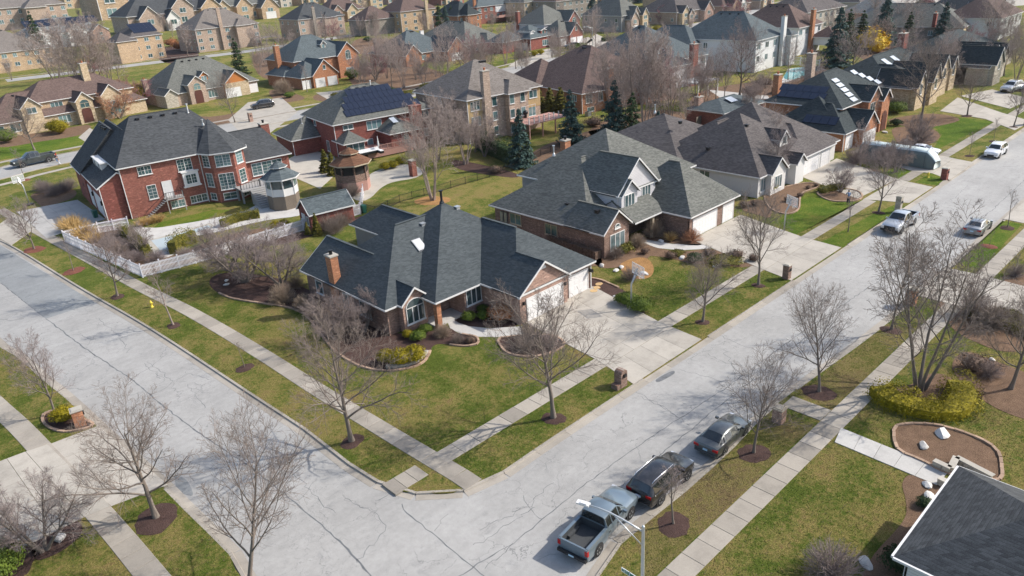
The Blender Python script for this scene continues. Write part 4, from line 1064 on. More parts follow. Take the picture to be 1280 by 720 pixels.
# ---- pavements: separate slabs
def slab_mesh(L, W, mat, th=.1):
    k = ('sl', round(L, 2), round(W, 2), mat)
    if k not in _cache:
        b = MB(); x0, x1, y0, y1 = .012, L-.012, -W/2, W/2; e = .014
        b.add([(x0, y0, -th), (x1, y0, -th), (x1, y1, -th), (x0, y1, -th), (x0, y0, .02), (x1, y0, .02), (x1, y1, .02), (x0, y1, .02),
               (x0+e, y0+e, .03), (x1-e, y0+e, .03), (x1-e, y1-e, .03), (x0+e, y1-e, .03)],
              [(0,3,2,1), (0,1,5,4), (1,2,6,5), (2,3,7,6), (3,0,4,7), (4,5,9,8), (5,6,10,9), (6,7,11,10), (7,4,8,11), (8,9,10,11)])
        _cache[k] = b.mesh('paving_slab', mat)
    return _cache[k]
def sidewalk(path, W=1.5, step=1.53, mat='concrete', skip=(), name='sidewalk'):
    o = structure(name); P = resample(path, step); rng = random.Random(len(P)); SWP.append((P, W/2+.02))
    for a, c in zip(P[:-1], P[1:]):
        m = ((a[0]+c[0])/2, (a[1]+c[1])/2)
        if any(q[0] < m[0] < q[1] and q[2] < m[1] < q[3] for q in skip): continue
        L = math.hypot(c[0]-a[0], c[1]-a[1])
        if L < .4: continue
        ob = link('paving_slab', slab_mesh(step, W, mat), o, (a[0], a[1], rng.uniform(-.004, .006)), math.atan2(c[1]-a[1], c[0]-a[0])); ob.scale[0] = L/step
    return o
EXC = []
def quadslabs(name, A, B, C, D, nu, nv, mat='drive', z=.045, gap=.012):
    """slabs over the quad A-B-C-D, nu along AB, nv along AD"""
    EXC.append([A, B, C, D]); o = structure(name); g = lambda u, v: tuple((A[i]*(1-u)+B[i]*u)*(1-v)+(D[i]*(1-u)+C[i]*u)*v for i in range(2))
    lu = math.dist(A, B)/nu; lv = math.dist(A, D)/nv
    for i in range(nu):
        for j in range(nv):
            u0, u1, v0, v1 = (i+gap/lu)/nu, (i+1-gap/lu)/nu, (j+gap/lv)/nv, (j+1-gap/lv)/nv
            p = [g(u0, v0), g(u1, v0), g(u1, v1), g(u0, v1)]
            b = MB(); b.prism(p, -.08, z); link('slab', b.mesh('slab', mat), o)
    return o
sidewalk([(175, 34.4), (33.2, 34.4)], skip=[(41.8, 49.3, 0, 99), (67.0, 76.2, 0, 99), (94.6, 103.9, 0, 99)])
sidewalk([(33.2, 34.4), (23.0, 34.4)]); sidewalk([(22.4, 34.4), (19.7, 34.4)], step=.9)
SWB = [(23.71, 30.65), (23.72, 32.09), (23.40, 39.67), (23.11, 48.63), (22.93, 59.33), (22.38, 72.13), (21.35, 83.55), (20.34, 98.74), (19.20, 115.59), (18.11, 134.35)]
sidewalk(smooth_path(SWB, 4), 1.45)
sidewalk([(150, 16.75), (14, 16.75)], skip=[])
sidewalk(smooth_path([(3.05, 79.32), (4.31, 66.66), (4.86, 61.00), (5.78, 46.92), (6.14, 38.46), (6.20, 36.84)], 5), 1.5)
# tar joints and long cracks of the road surface
def ribbon(bm, pts, w, z, rng, jag=.05, step=.5):
    P = resample(pts, step); P = [(p[0]+rng.gauss(0, jag), p[1]+rng.gauss(0, jag)) for p in P]
    L = offset_path(P, w/2); Rt = offset_path(P, -w/2); n = len(P)
    vs = []
    for i in range(n):
        f = rng.uniform(.45, 1.25); c = P[i]
        vs += [(c[0]+(L[i][0]-c[0])*f, c[1]+(L[i][1]-c[1])*f, z), (c[0]+(Rt[i][0]-c[0])*f, c[1]+(Rt[i][1]-c[1])*f, z)]
    bm.add(vs, [(2*i, 2*i+1, 2*i+3, 2*i+2) for i in range(n-1)])
rng = random.Random(5); cr = MB(); zc = RZ+.004
ribbon(cr, [(10.96, 99.29), (11.82, 83.47), (12.55, 72.08), (13.45, 63.12), (13.71, 55.02), (14.13, 49.72), (14.81, 43.06), (15.01, 36.96), (15.04, 32.38), (14.74, 28.89), (12.4, 18)], .11, zc, rng, .03)
ribbon(cr, [(19.54, 32.79), (19.21, 32.17), (19.23, 29.72), (19.10, 26.96), (19.11, 24.12), (19, 21)], .08, zc, rng, .03)
ribbon(cr, [(17.44, 25.68), (21.79, 25.12), (28.94, 25.47), (36.02, 25.30), (43.50, 24.84), (55.86, 24.68), (74.35, 23.81), (98.24, 21.99)]+[(200, 25.2)], .07, zc, rng, .04)
ribbon(cr, [(60, 24.0), (40, 23.8), (30, 23.6)], .07, zc, rng, .05)
for pl in ([(12.22, 83.56), (16.17, 84.45), (16.38, 83.54)], [(7.75, 62.83), (9.08, 56.31), (9.11, 55.50)], [(12.41, 62.95), (14.57, 63.85), (17.42, 65.50)], [(15.10, 65.36), (15.25, 63.46), (15.14, 61.32)], [(15.51, 65.53), (15.59, 63.26), (15.78, 60.16)], [(10.43, 59.71), (13.68, 59.15), (17.16, 60.35), (18.01, 57.91)],
           [(1.19, 51.36), (2.46, 51.89), (4.36, 53.19)] if 0 else [(12.72, 77.13), (14.23, 72.97), (18.18, 71.50)], [(16.33, 58.32), (15.96, 55.02), (15.72, 53.54)], [(17.40, 36.09), (17.93, 33.27), (17.80, 31.82), (16.11, 31.20), (14.81, 30.75)], [(8.16, 67.97), (10.28, 64.29), (12.64, 64.68)], [(15.98, 45.40), (16.49, 43.42), (16.09, 41.87), (16.48, 39.53), (16.17, 37.47), (16.23, 35.16)],
           [(23.58, 26.96), (24.91, 26.56), (25.54, 26.96), (27.41, 27.20)], [(39.70, 32.59), (39.32, 27.69), (38.72, 25.16), (38.33, 24.10)], [(44.35, 28.99), (44.98, 25.40), (49.29, 24.07), (48.80, 21.80)], [(39.07, 29.35), (39.00, 26.74), (38.65, 25.25)], [(47.97, 28.72), (47.45, 27.27), (48.10, 25.49)], [(25.11, 27.45), (24.49, 26.27), (24.42, 25.19)],
           [(50.76, 32.10), (51.21, 29.19), (50.78, 27.04), (50.91, 26.02)], [(49.38, 28.08), (47.50, 26.21), (45.76, 24.48)], [(12.79, 41.26), (12.96, 38.81), (12.77, 36.88)], [(21.34, 27.39), (23.58, 26.96), (24.38, 26.93)], [(20.14, 26.75), (23.00, 26.36), (23.66, 26.35), (24.91, 26.34)], [(19.37, 24.86), (21.79, 25.12)], [(18.58, 34.21), (19.72, 34.07), (20.14, 33.26)],
           [(15.49, 79.51), (15.57, 72.61), (14.93, 68.51)], [(20.16, 69.61), (18.04, 67.12), (16.53, 65.43)], [(15.82, 51.73), (16.59, 49.22), (16.84, 45.87)], [(20.94, 29.90), (19.78, 29.63), (19.27, 29.38)], [(74.44, 25.41), (68.72, 26.17), (68.72, 27.77)], [(95.82, 26.44), (88.09, 27.28), (82.04, 26.74)], [(107.36, 27.34), (99.45, 26.72), (93.67, 28.40)]):
    ribbon(cr, pl, .036, zc, rng, .09, .35)
for _ in range(34):                      # short random cracks in the worn surface
    if rng.random() < .55: x, y = rng.uniform(22, 70), rng.uniform(21, 29.3)
    else: x, y = rng.uniform(10.5, 18), rng.uniform(28, 75)
    a = rng.uniform(0, 6.28); P = [(x, y)]
    for k in range(rng.randint(4, 12)): a += rng.gauss(0, .6); P.append((P[-1][0]+.5*math.cos(a), P[-1][1]+.5*math.sin(a)))
    P = [p for p in P if (20.8 < p[1] < 29.5 and p[0] > 20) or (10.8 < p[0] < 18.3)]
    if len(P) > 2: ribbon(cr, P, .024, zc, rng, .05, .3)
o = cr.build('road_cracks', 'seam'); o['kind'] = 'structure'
sheet('road_patch', [(11.82, 83.47), (16.56, 83.63)]+[(16.25, 88.99), (15.50, 97.26), (14.61, 108.46), (13.73, 122.45)]+[(10.49, 105.30), (11.02, 99.59)], RZ+.006, 'patch')
sheet('road_patch', [(41.97, 29.53), (43.74, 29.33), (43.55, 28.97), (42.41, 29.01), (41.62, 29.20)], RZ+.007, 'seam', smooth=3)
sheet('road_stain', [(10.76, 46.99), (11.08, 45.87), (10.89, 44.35), (10.61, 43.94), (10.29, 45.26)], RZ+.007, 'patch', smooth=3)
# ---- driveways and walks
A1, B1 = (42.58, 45.46), (51.25, 44.96)
quadslabs('driveway', (42.2, 44.7), (52.2, 44.7), (49.95, 35.2), (41.1, 35.2), 3, 5)
quadslabs('driveway', (41.1, 35.2), (49.95, 35.2), (49.8, 33.6), (40.8, 33.6), 5, 1)
quadslabs('driveway', (40.8, 33.6), (49.8, 33.6), (49.5, 30.30), (40.0, 30.30), 4, 1, z=.025)
quadslabs('driveway', (69.0, 44.3), (79.8, 44.3), (77.1, 35.2), (66.5, 35.2), 3, 4)
quadslabs('driveway', (66.5, 35.2), (77.1, 35.2), (76.9, 33.6), (66.1, 33.6), 4, 1)
quadslabs('driveway', (66.1, 33.6), (76.9, 33.6), (76.5, 30.30), (65.3, 30.30), 4, 1, z=.025)
quadslabs('driveway', (98.9, 45.9), (110.6, 46.2), (104.8, 35.2), (93.6, 35.9), 3, 4)
quadslabs('driveway', (93.6, 35.2), (104.8, 35.2), (104.3, 33.6), (94.4, 33.6), 4, 1)
quadslabs('driveway', (94.4, 33.6), (104.3, 33.6), (103.6, 30.30), (95.4, 30.30), 4, 1, z=.025)
quadslabs('driveway', (114.9, 46.0), (124.4, 45.9), (120.28, 36.47), (109.60, 35.09), 2, 3)
quadslabs('driveway', (109.60, 35.09), (120.28, 36.47), (119.28, 32.86), (109.87, 32.48), 2, 1)
quadslabs('driveway', (109.87, 32.48), (119.28, 32.86), (118.53, 29.91), (107.96, 29.74), 2, 1, z=.015)
quadslabs('driveway', (151.27, 45.35), (165.51, 46.89), (154.56, 36.30), (148.01, 36.95), 2, 3)
quadslabs('driveway', (148.01, 36.95), (154.56, 36.30), (149.48, 30.41), (141.51, 30.92), 2, 2)
quadslabs('driveway', (167.35, 47.04), (176.75, 44.04), (169.54, 35.29), (158.71, 36.15), 2, 2)
quadslabs('driveway', (68.96, 19.64), (77.17, 20.16), (77.33, 17.35), (68.99, 16.10), 3, 2)
quadslabs('driveway', (68.99, 16.10), (77.33, 17.35), (76.61, 11.40), (68.76, 9.60), 2, 4)
quadslabs('driveway', (95.39, 20.05), (104.58, 19.97), (103.15, 15.12), (94.73, 14.67), 2, 2)
quadslabs('driveway', (9.07, 57.59), (9.98, 46.10), (6.55, 46.74), (5.62, 57.83), 4, 1, 'drive', .015)
quadslabs('driveway', (5.62, 57.83), (6.55, 46.74), (4.97, 46.94), (4.21, 58.13), 3, 1)
quadslabs('driveway', (4.21, 58.13), (4.97, 46.94), (0.25, 46.74), (0.66, 58.42), 3, 3)
quadslabs('driveway', (19.44, 130.52), (19.04, 112.16), (27.21, 114.18), (27.68, 129.06), 3, 4, 'drive_shade')
quadslabs('driveway', (14.36, 122.69), (15.05, 113.02), (19.34, 118.67), (19.06, 129.76), 2, 2, 'drive')
quadslabs('garden_path', (44.60, 16.12), (42.76, 15.73), (42.55, 9.32), (44.36, 9.24), 1, 5, 'white_conc')
quadslabs('garden_path', (44.50, 20.34), (44.56, 19.16), (43.31, 17.04) if 0 else (43.26, 16.96), (41.91, 17.26) if 0 else (42.30, 16.95), 1, 1, 'concrete') if 0 else quadslabs('garden_path', (44.5, 20.4), (46.2, 20.4), (46.2, 17.52), (44.5, 17.52), 1, 2, 'concrete')
sheet('garden_path', [(38.33, 50.18), (38.17, 49.06), (38.32, 47.86), (39.27, 46.06), (41.41, 44.06), (40.34, 42.68), (38.70, 44.07), (37.47, 45.69), (36.86, 47.40), (36.91, 48.83), (37.50, 49.89)], .02, 'white_conc', .05)
sheet('garden_path', [(64.36, 49.12), (66.53, 49.28), (66.18, 47.99), (66.64, 45.23), (69.02, 42.07), (67.93, 41.07), (65.55, 43.42), (64.56, 45.93), (65.03, 47.81), (64.13, 48.16)], .02, 'white_conc', .05)
# ---- planting beds
def bed(pts, mat='mulch', edge=True, z=.02, smooth=4, em='edge'):
    P = smooth_path(pts, smooth, True) if smooth else list(pts)
    o = sheet('planting_bed', P, z, mat, .03)
    if edge:
        Q = resample(P+[P[0]], .62); k = ('es', em)
        if k not in _cache: q = MB(); q.box(.012, -.10, 0, .60, .10, .13); _cache[k] = q.mesh('edging_stone', em)
        rng = random.Random(len(Q))
        for a, c in zip(Q[:-1], Q[1:]):
            if callable(edge) and not edge(a): continue
            ob = link('edging_stone', _cache[k], o, (a[0], a[1], rng.uniform(-.015, .015)), math.atan2(c[1]-a[1], c[0]-a[0])+rng.uniform(-.03, .03)); ob.scale[0] = math.dist(a, c)/.62
    return o
bed([(27.18, 78.93), (26.40, 76.13), (26.62, 72.28), (27.98, 68.72), (29.28, 65.60), (29.64, 62.28), (28.72, 58.60), (27.53, 53.33), (27.49, 49.49), (28.41, 47.17), (29.62, 46.13), (31.17, 45.73), (32.51, 46.45), (33.73, 47.43), (34.52, 47.17), (35.42, 45.39), (36.43, 44.63), (37.32, 45.63), (36.77, 47.52), (36.87, 49.12), (34.94, 50.24), (32.83, 53.56), (33.04, 67.72), (32.69, 72.25), (31.44, 76.37), (29.89, 79.11), (28.60, 80.03)],
    edge=lambda p: p[1] < 75 and not (p[1] > 46.8 and p[0] > 31.5))
bed([(38.55, 43.91), (37.58, 42.78), (37.10, 41.37), (37.46, 40.08), (38.32, 39.04), (39.60, 38.58), (41.33, 38.69), (41.88, 40.32), (40.82, 41.85)])
bed([(38.54, 50.19), (38.19, 48.39), (38.87, 46.93), (40.74, 44.63), (42.12, 44.98), (42.73, 45.81), (41.82, 48.84), (40.98, 50.44)], edge=False, z=.015)
bed([(53.17, 46.39), (53.77, 45.62), (53.75, 44.01), (53.15, 41.02), (52.13, 38.79), (50.48, 37.01), (50.34, 37.72), (51.35, 44.84)], edge=lambda p: p[0] > 53.5)
for i, q in enumerate((((53.56, 44.91)), ((52.54, 44.27)), ((51.36, 43.90)) if 0 else ((51.99, 44.02)))): pass
for i, (x, y) in enumerate(((52.94, 44.55), (52.14, 44.15), (51.36, 43.90))):
    n = 9; rr = random.Random(i); b = MB(); b.prism([(x+.42*rr.uniform(.8, 1.1)*math.cos(2*math.pi*k/n), y+.36*rr.uniform(.8, 1.1)*math.sin(2*math.pi*k/n)) for k in range(n)], .02, .07)
    o = b.build('stepping_stone', 'flag'); o['kind'] = 'structure'
bed([(58.37, 50.50), (60.53, 50.46), (61.23, 49.53), (64.70, 48.25), (64.67, 45.79), (65.35, 43.28), (67.83, 40.80), (68.39, 37.71), (67.56, 35.08), (65.54, 35.58), (64.31, 38.59), (63.11, 40.16), (63.00, 42.50), (62.36, 44.87), (60.96, 44.79), (57.77, 45.65), (56.48, 47.33)], 'mulch_l', False)
bed([(58.51, 46.13), (60.60, 46.02), (61.44, 44.93), (59.91, 42.87), (57.88, 41.69), (56.67, 41.91), (56.25, 43.11), (56.90, 44.65)], 'mulch_o', False, .025)
bed([(66.27, 48.74), (69.88, 47.48), (69.74, 44.96), (69.29, 42.97), (67.92, 42.70), (66.74, 45.52), (66.13, 47.62)], 'mulch_l', False)
bed([(57.40, 59.75), (55.89, 52.58), (56.39, 47.81), (58.83, 49.51), (59.19, 55.60), (59.90, 61.00)], 'mulch_l', False)
bed([(81.72, 45.16), (81.04, 42.91), (80.92, 41.04), (84.85, 42.95), (86.51, 45.18), (85.30, 46.32)], 'mulch_l', False)
bed([(87.94, 45.52), (92.20, 45.63), (95.66, 44.53), (97.05, 43.17), (95.63, 41.93), (92.25, 42.39), (89.52, 41.47), (85.60, 39.72), (83.18, 39.94), (83.73, 42.34)], 'mulch_l')
bed([(93.27, 40.91), (95.92, 40.20), (96.83, 37.62), (95.09, 35.86), (92.77, 35.68), (91.10, 37.48), (91.50, 39.23)], 'mulch_l')
bed([(107.77, 44.90), (107.68, 42.63), (107.82, 39.29), (105.77, 37.92), (104.53, 39.05), (105.39, 42.21)], 'mulch_l', False)
bed([(116.48, 38.95), (124.97, 38.32), (132.11, 38.97), (136.98, 42.22), (136.50, 45.51), (132.92, 46.77), (123.69, 42.36)], 'mulch_l', False)
bed([(46.60, 13.40), (47.39, 13.34), (48.47, 12.38), (49.11, 11.07), (49.23, 9.40), (48.64, 7.83), (46.84, 7.02), (45.33, 6.87), (44.16, 8.99), (44.45, 10.95), (44.63, 12.40)], 'mulch_l', edge=lambda p: p[0] > 30)
bed([(42.50, 10.87), (41.37, 10.88), (40.03, 10.19), (38.64, 9.68), (36.91, 9.64), (34.72, 9.77), (32.88, 9.65), (31.08, 9.22), (31.86, 7.25), (36.56, 7.75), (44.43, 6.87), (42.91, 9.04), (42.68, 9.86)], 'mulch_l', False)
bed([(57.53, 13.28), (60.67, 13.41), (60.67, 11.44), (59.94, 8.59), (57.76, 6.12), (54.03, 6.68), (53.56, 8.70), (54.89, 11.10)], 'mulch_r' if 0 else 'mulch_l', False)
bed([(53.32, 14.66), (55.45, 14.28), (56.13, 13.11), (54.36, 11.73), (52.37, 11.62), (50.97, 13.26), (50.38, 15.24), (52.03, 15.31)], 'mulch_l', False)
bed([(69.21, 18.22), (68.20, 16.05), (69.18, 13.83), (68.01, 11.42), (65.39, 9.37), (62.76, 10.90), (62.81, 12.90), (64.34, 15.46)], 'mulch_l', False)
bed([(77.27, 14.63) if 0 else (78.03, 15.50), (79.86, 14.10), (79.32, 12.02), (77.37, 11.57), (76.45, 13.89)], 'mulch_l', False)
bed([(1.97, 46.80), (2.98, 47.31), (4.36, 47.28), (4.64, 46.11), (4.15, 45.20), (2.98, 44.70), (1.94, 44.88), (1.76, 45.55)], 'mulch_r' if 0 else 'mulch', False)
bed([(6.24, 61.67), (6.58, 62.80), (7.20, 62.76), (7.84, 60.99), (8.54, 59.34), (8.85, 57.84), (7.87, 58.01), (6.95, 58.75), (6.34, 60.26)], 'mulch')
bed([(0.06, 47.91), (0.66, 47.74), (1.74, 46.75), (1.99, 45.79), (1.52, 44.88), (0.93, 44.15), (-1.00, 44.51)], 'mulch', False)
# R yard
bed([(20.53, 108.16), (22.78, 112.35), (25.20, 111.79), (27.28, 108.39), (28.16, 102.94), (25.91, 92.72), (26.87, 90.62), (32.78, 91.77), (37.00, 92.01), (40.47, 89.88), (37.53, 86.37), (30.56, 85.77), (26.71, 86.30), (22.82, 86.71), (21.86, 94.65)], 'mulch_l', False)
sheet('pool_deck', smooth_path([(28.32, 106.43), (30.41, 103.59), (32.89, 102.39), (36.79, 100.95), (42.26, 100.49), (47.25, 103.87), (48.03, 101.38), (47.12, 93.67), (45.21, 91.60), (41.26, 93.66), (35.10, 94.59), (31.56, 95.35), (27.95, 90.91), (26.09, 91.63), (27.40, 98.48)], 3, True), .035, 'flag' if 0 else 'white_conc', .05)
sheet('pool_coping', [(27.64, 99.14), (30.70, 99.00), (36.02, 99.19), (35.91, 97.16), (31.95, 96.30), (28.79, 92.02), (26.63, 93.09)], .05, 'capst', .02)
sheet('pool_water', [(27.98, 98.68), (30.58, 98.15), (35.43, 98.36), (35.42, 97.30), (31.42, 96.03), (28.76, 92.96), (27.34, 93.93)], .055, 'water_p', .01)
bed([(23.05, 127.41), (27.68, 129.06) if 0 else (24.76, 129.72), (27.69, 131.20), (29.21, 135.81), (27.59, 139.74), (23.79, 139.79), (23.05, 134.23)], 'mulch_l', False)
bed([(37.71, 90.04), (39.10, 86.19), (44.63, 84.73), (50.64, 84.06), (49.55, 82.79), (44.60, 82.72), (38.88, 82.70), (36.82, 84.98)], 'mulch_r' if 0 else 'mulch', False)
# greener and drier lawns (real differences between the plots)
sheet('lawn_plot', [(120.81, 36.54), (146.74, 35.25), (147.69, 40.25), (141.72, 44.11), (133.38, 39.03)], .006, 'lawn_g')
sheet('lawn_plot', [(76.81, 35.88), (95.53, 35.23), (92.89, 34.93), (90.52, 37.73), (93.36, 41.39), (91.38, 42.40), (85.65, 39.64), (80.58, 39.51)], .006, 'lawn_g')
sheet('lawn_plot', [(76.69, 32.66), (88.11, 32.08), (94.22, 31.38), (92.43, 30.14), (76.73, 30.20)], .006, 'lawn_g')
sheet('lawn_plot', [(104.46, 32.92), (110.15, 32.78), (108.82, 30.52), (104.60, 30.10)], .006, 'lawn_g')
sheet('lawn_plot', [(104.61, 34.72), (110.67, 34.21), (109.93, 33.12), (104.07, 33.49)] if 0 else [(105.54, 38.26), (111.45, 36.85), (110.28, 34.81), (104.50, 34.88)], .006, 'lawn_g')
sheet('lawn_plot', [(78.81, 19.73), (94.77, 19.97), (94.85, 18.02), (78.89, 17.60)], .006, 'lawn_g')
sheet('lawn_plot', [(27.82, 101.37), (32.19, 100.63), (40.80, 102.53), (39.18, 104.80), (31.72, 105.66)], .006, 'lawn_g')
sheet('lawn_plot', [(26.51, 175.57), (29.52, 190.37), (39.11, 191.50), (45.30, 184.16), (40.43, 172.77)], .006, 'lawn_g')
sheet('lawn_plot', [(27.0, 20.35), (43.9, 20.45), (43.9, 17.6), (24.6, 17.6)], .005, 'lawn_y')
sheet('lawn_plot', [(46.6, 20.2), (62, 19.75), (62, 17.6), (46.6, 17.6)], .005, 'lawn_y')
sheet('lawn_plot', [(50.2, 30.5), (65.0, 30.45), (65.6, 33.5), (50.2, 33.5)], .005, 'lawn_y') if 0 else None
# rear gardens: beds, worn patches and paving
for pts, m_ in (([(32.59, 205.41), (39.56, 199.98), (49.72, 199.29), (44.99, 187.69), (36.71, 188.23), (29.52, 190.37)], 'mulch_l'), ([(70.06, 193.33), (71.10, 179.61), (81.97, 177.51), (74.01, 167.12), (65.19, 169.02), (65.16, 179.25)], 'mulch_l'), ([(100.05, 203.90), (99.43, 188.28), (96.26, 179.33), (90.65, 180.78), (94.18, 193.57)], 'mulch_l'), ([(102.12, 182.85), (101.41, 174.07), (97.35, 170.12), (97.58, 176.75)], 'mulch_l'),
                ([(85.77, 87.16), (95.42, 90.70), (107.35, 90.52), (103.83, 86.25), (92.76, 84.11), (83.89, 81.68)], 'mulch_l'), ([(137.62, 90.05), (154.51, 95.22), (173.25, 86.25), (181.77, 78.49), (153.13, 71.46), (131.69, 70.47), (124.92, 76.64)], 'mulch_l'), ([(105.04, 90.51), (123.68, 94.62), (128.30, 86.12), (114.97, 73.67), (98.19, 73.43)], 'mulch_l'), ([(133.68, 214.44), (152.57, 214.16), (139.51, 172.99), (119.89, 162.54), (112.53, 177.88)], 'mulch_l'),
                ([(146.53, 306.76), (145.99, 266.45), (113.02, 222.46), (114.86, 242.21)], 'mulch_l'), ([(197.72, 306.51), (197.33, 263.83), (169.77, 237.59), (162.58, 258.99)], 'mulch_l'), ([(148.91, 169.58) if 0 else (141.13, 158.90), (151.64, 155.59), (138.65, 145.47), (132.37, 147.39)], 'mulch_l'), ([(228.91, 93.89), (270.76, 93.61), (236.77, 68.73), (205.83, 66.27), (203.86, 79.08)], 'mulch_l'), ([(66.81, 302.03), (83.67, 280.63), (74.31, 245.00), (59.78, 256.66)], 'mulch_l'),
                ([(139.84, 50.13), (148.57, 45.80), (145.44, 40.19), (136.25, 43.48)], 'mulch_l'), ([(133.25, 381.12), (147.45, 374.53), (121.71, 307.61), (112.93, 318.56)], 'mulch'), ([(77.56, 96.12), (77.63, 82.63), (75.41, 80.34), (73.91, 90.80)], 'mulch')):
    bed(pts, m_, False, .012)
sheet('patio', [(57.32, 120.68), (67.30, 127.09), (66.77, 116.97), (61.79, 107.44), (54.26, 100.89), (55.21, 110.47)], .035, 'capst', .03); sheet('patio', [(75.10, 87.31), (83.17, 87.38), (97.08, 90.28), (95.74, 87.91), (80.69, 83.94), (73.92, 84.15)], .03, 'capst', .03) if 0 else None
# ---- street behind
SC = [(-60, 160), (14, 161), (28, 163.5), (40, 164), (80, 161), (118, 159), (165, 163.5), (202, 167), (275, 178), (420, 196)]
def strip(name, path, w, z, mat, smooth=5):
    P = smooth_path(path, smooth); L = offset_path(P, w/2); Rt = offset_path(P, -w/2)
    b = MB(); vs = []
    for a, c in zip(L, Rt): vs += [(a[0], a[1], z), (c[0], c[1], z)]
    b.add(vs, [(2*i, 2*i+1, 2*i+3, 2*i+2) for i in range(len(P)-1)]); o = b.build(name, mat); o['kind'] = 'structure'
strip('road', SC, 9.6, .012, 'asphalt')
strip('sidewalk', offset_path(SC, 9.6), 1.5, .016, 'concrete'); strip('sidewalk', offset_path(SC, -9.4), 1.5, .016, 'concrete')
for s in (5.0, -5.0):
    P = smooth_path(offset_path(SC, s), 5); b = MB()
    for a, c in zip(P[:-1], P[1:]): b.beam((a[0], a[1], .05), (c[0], c[1], .05), .3, .12)
    o = b.build('kerb', 'kerb'); o['kind'] = 'structure'
strip('road', [(60, 330), (120, 322), (153, 318), (230, 330), (330, 345), (480, 350)], 11, .012, 'asphalt')
strip('sidewalk', [(60, 341), (120, 333), (153, 329), (230, 341), (330, 356), (480, 361)], 1.5, .016, 'concrete')

# ================================================================== NEAR HOUSES
# ---- corner house
H = House('brick_house', 'brick corner house with green-grey hip roofs and two white garage doors facing the wide driveway', 32, 44, wall='br_pink', roof='sh_green')
H.wing(32, 51.6, 50, 64.8, 2.9, .72, 'x', 'hh', wm='br_brown')
H.wing(32, 58.0, 39.4, 66.6, 2.894, .72, 'y', 'gg', rakes=(0, 1), walls=False); H.wallbox(32.47, 64.2, 38.9, 66.25, 0, 3.05, 'br_brown')
H.wing(43.2, 57, 49.2, 74.8, 2.95, .72, 'y', 'gh', wm='sd_grey', rakes=(0, 1))
H.wing(35.8, 49.2, 52.0, 65.2, 2.92, .72, 'x', 'hh', walls=False)
H.wallbox(39.6, 49.7, 51.4, 64.6, 0, 3.1); H.wallbox(36.25, 52.4, 39.7, 60, 0, 3.1, 'br_brown')
H.wing(41.3, 44.25, 52.2, 60, 2.94, .72, 'y', 'hh', walls=False)
H.wallbox(41.75, 44.7, 51.75, 57, 0, 3.05)
H.wing(41.3, 44.0, 48.2, 47.7, 2.934, .72, 'y', 'gg', ov=.3, wm='br_pink', rakes=(1, 0))
H.wallbox(41.65, 44.32, 42.3, 44.75, 0, 2.85); H.wallbox(47.3, 44.32, 47.95, 44.75, 0, 2.85)
H.gable(35.0, 1.62, 51.0, 54, 2.93, .85, ov=.3, z0=0)
H.gdoor('-y', 44.27, 44.85, 4.75, 2.25); H.gdoor('-y', 44.66, 50.0, 2.7, 2.25)
b = MB(); b.add([(44.75+.42*math.cos(t*math.pi/6), 44.27, 4.55+.42*math.sin(t*math.pi/6)) for t in range(7)], [tuple(range(7))]); b.build('gable_vent', 'white', H.root, (32, 44, 0))
H.win('-y', 51.28, 35.0, 1.55, 1.9, 1.5, 3, 1, '', None, True, 'glass')
H.win('-y', 49.67, 40.72, 1.75, 1.75, 1.5, 3, 1)
H.win('-x', 32.42, 63.8, 1.6, 1.2, 1.3, 1); H.win('-x', 32.42, 58.9, 1.5, .8, 1.5, 1); H.win('-x', 32.42, 55.6, 1.6, 1.6, 1.3, 2)
H.win('-y', 52.38, 37.3, 1.4, .8, 1.9, 1); H.door('-y', 52.38, 38.8, 0, 1.1, 2.2, 'wooddoor')
H.wallbox(36.1, 49.5, 36.6, 50.0, 0, 2.85, 'br_orange'); b = MB(); b.box(36.2, 49.9, 0, 39.7, 52.4, .14); b.build('porch_floor', 'white_conc', H.root, (32, 44, 0))
H.chimney(32.55, 60.6, .8, .95, 0, 6.0, 'br_orange', flue='black')
H.vents([(45.0, 56.3, 8.05), (41.3, 57.4, 7.1)], 'galv'); H.pipe(44.6, 58.2, 8.5, 1.0, 'black', .12)
fx, fy = 41.2, 56.3
b = MB(); zz = lambda y: 2.9+.72*(y-51.6)+.16
b.add([(38.9, 55.1, zz(55.1)), (39.9, 55.1, zz(55.1)), (39.9, 56.2, zz(56.2)), (38.9, 56.2, zz(56.2)), (38.9, 55.1, zz(55.1)-.2), (39.9, 55.1, zz(55.1)-.2), (39.9, 56.2, zz(56.2)-.2), (38.9, 56.2, zz(56.2)-.2)], [(0,1,2,3), (0,4,5,1), (1,5,6,2), (2,6,7,3), (3,7,4,0)])
sk = b.build('skylight', 'metal', H.root, (32, 44, 0))
b = MB(); b.add([(39.0, 55.2, zz(55.2)+.02), (39.8, 55.2, zz(55.2)+.02), (39.8, 56.1, zz(56.1)+.02), (39.0, 56.1, zz(56.1)+.02)], [(0,1,2,3)]); b.build('pane', 'headl', sk, (32, 44, 0))
H.spout(41.8, 44.62, 2.8); H.spout(51.8, 44.62, 2.8)
for x in (42.0, 47.6, 51.55): 
    b = MB(); b.box(x-.08, 44.1, 1.9, x+.08, 44.28 if x < 51 else 44.66, 2.2); b.build('wall_lantern', 'black', H.root, (32, 44, 0))
H.done()
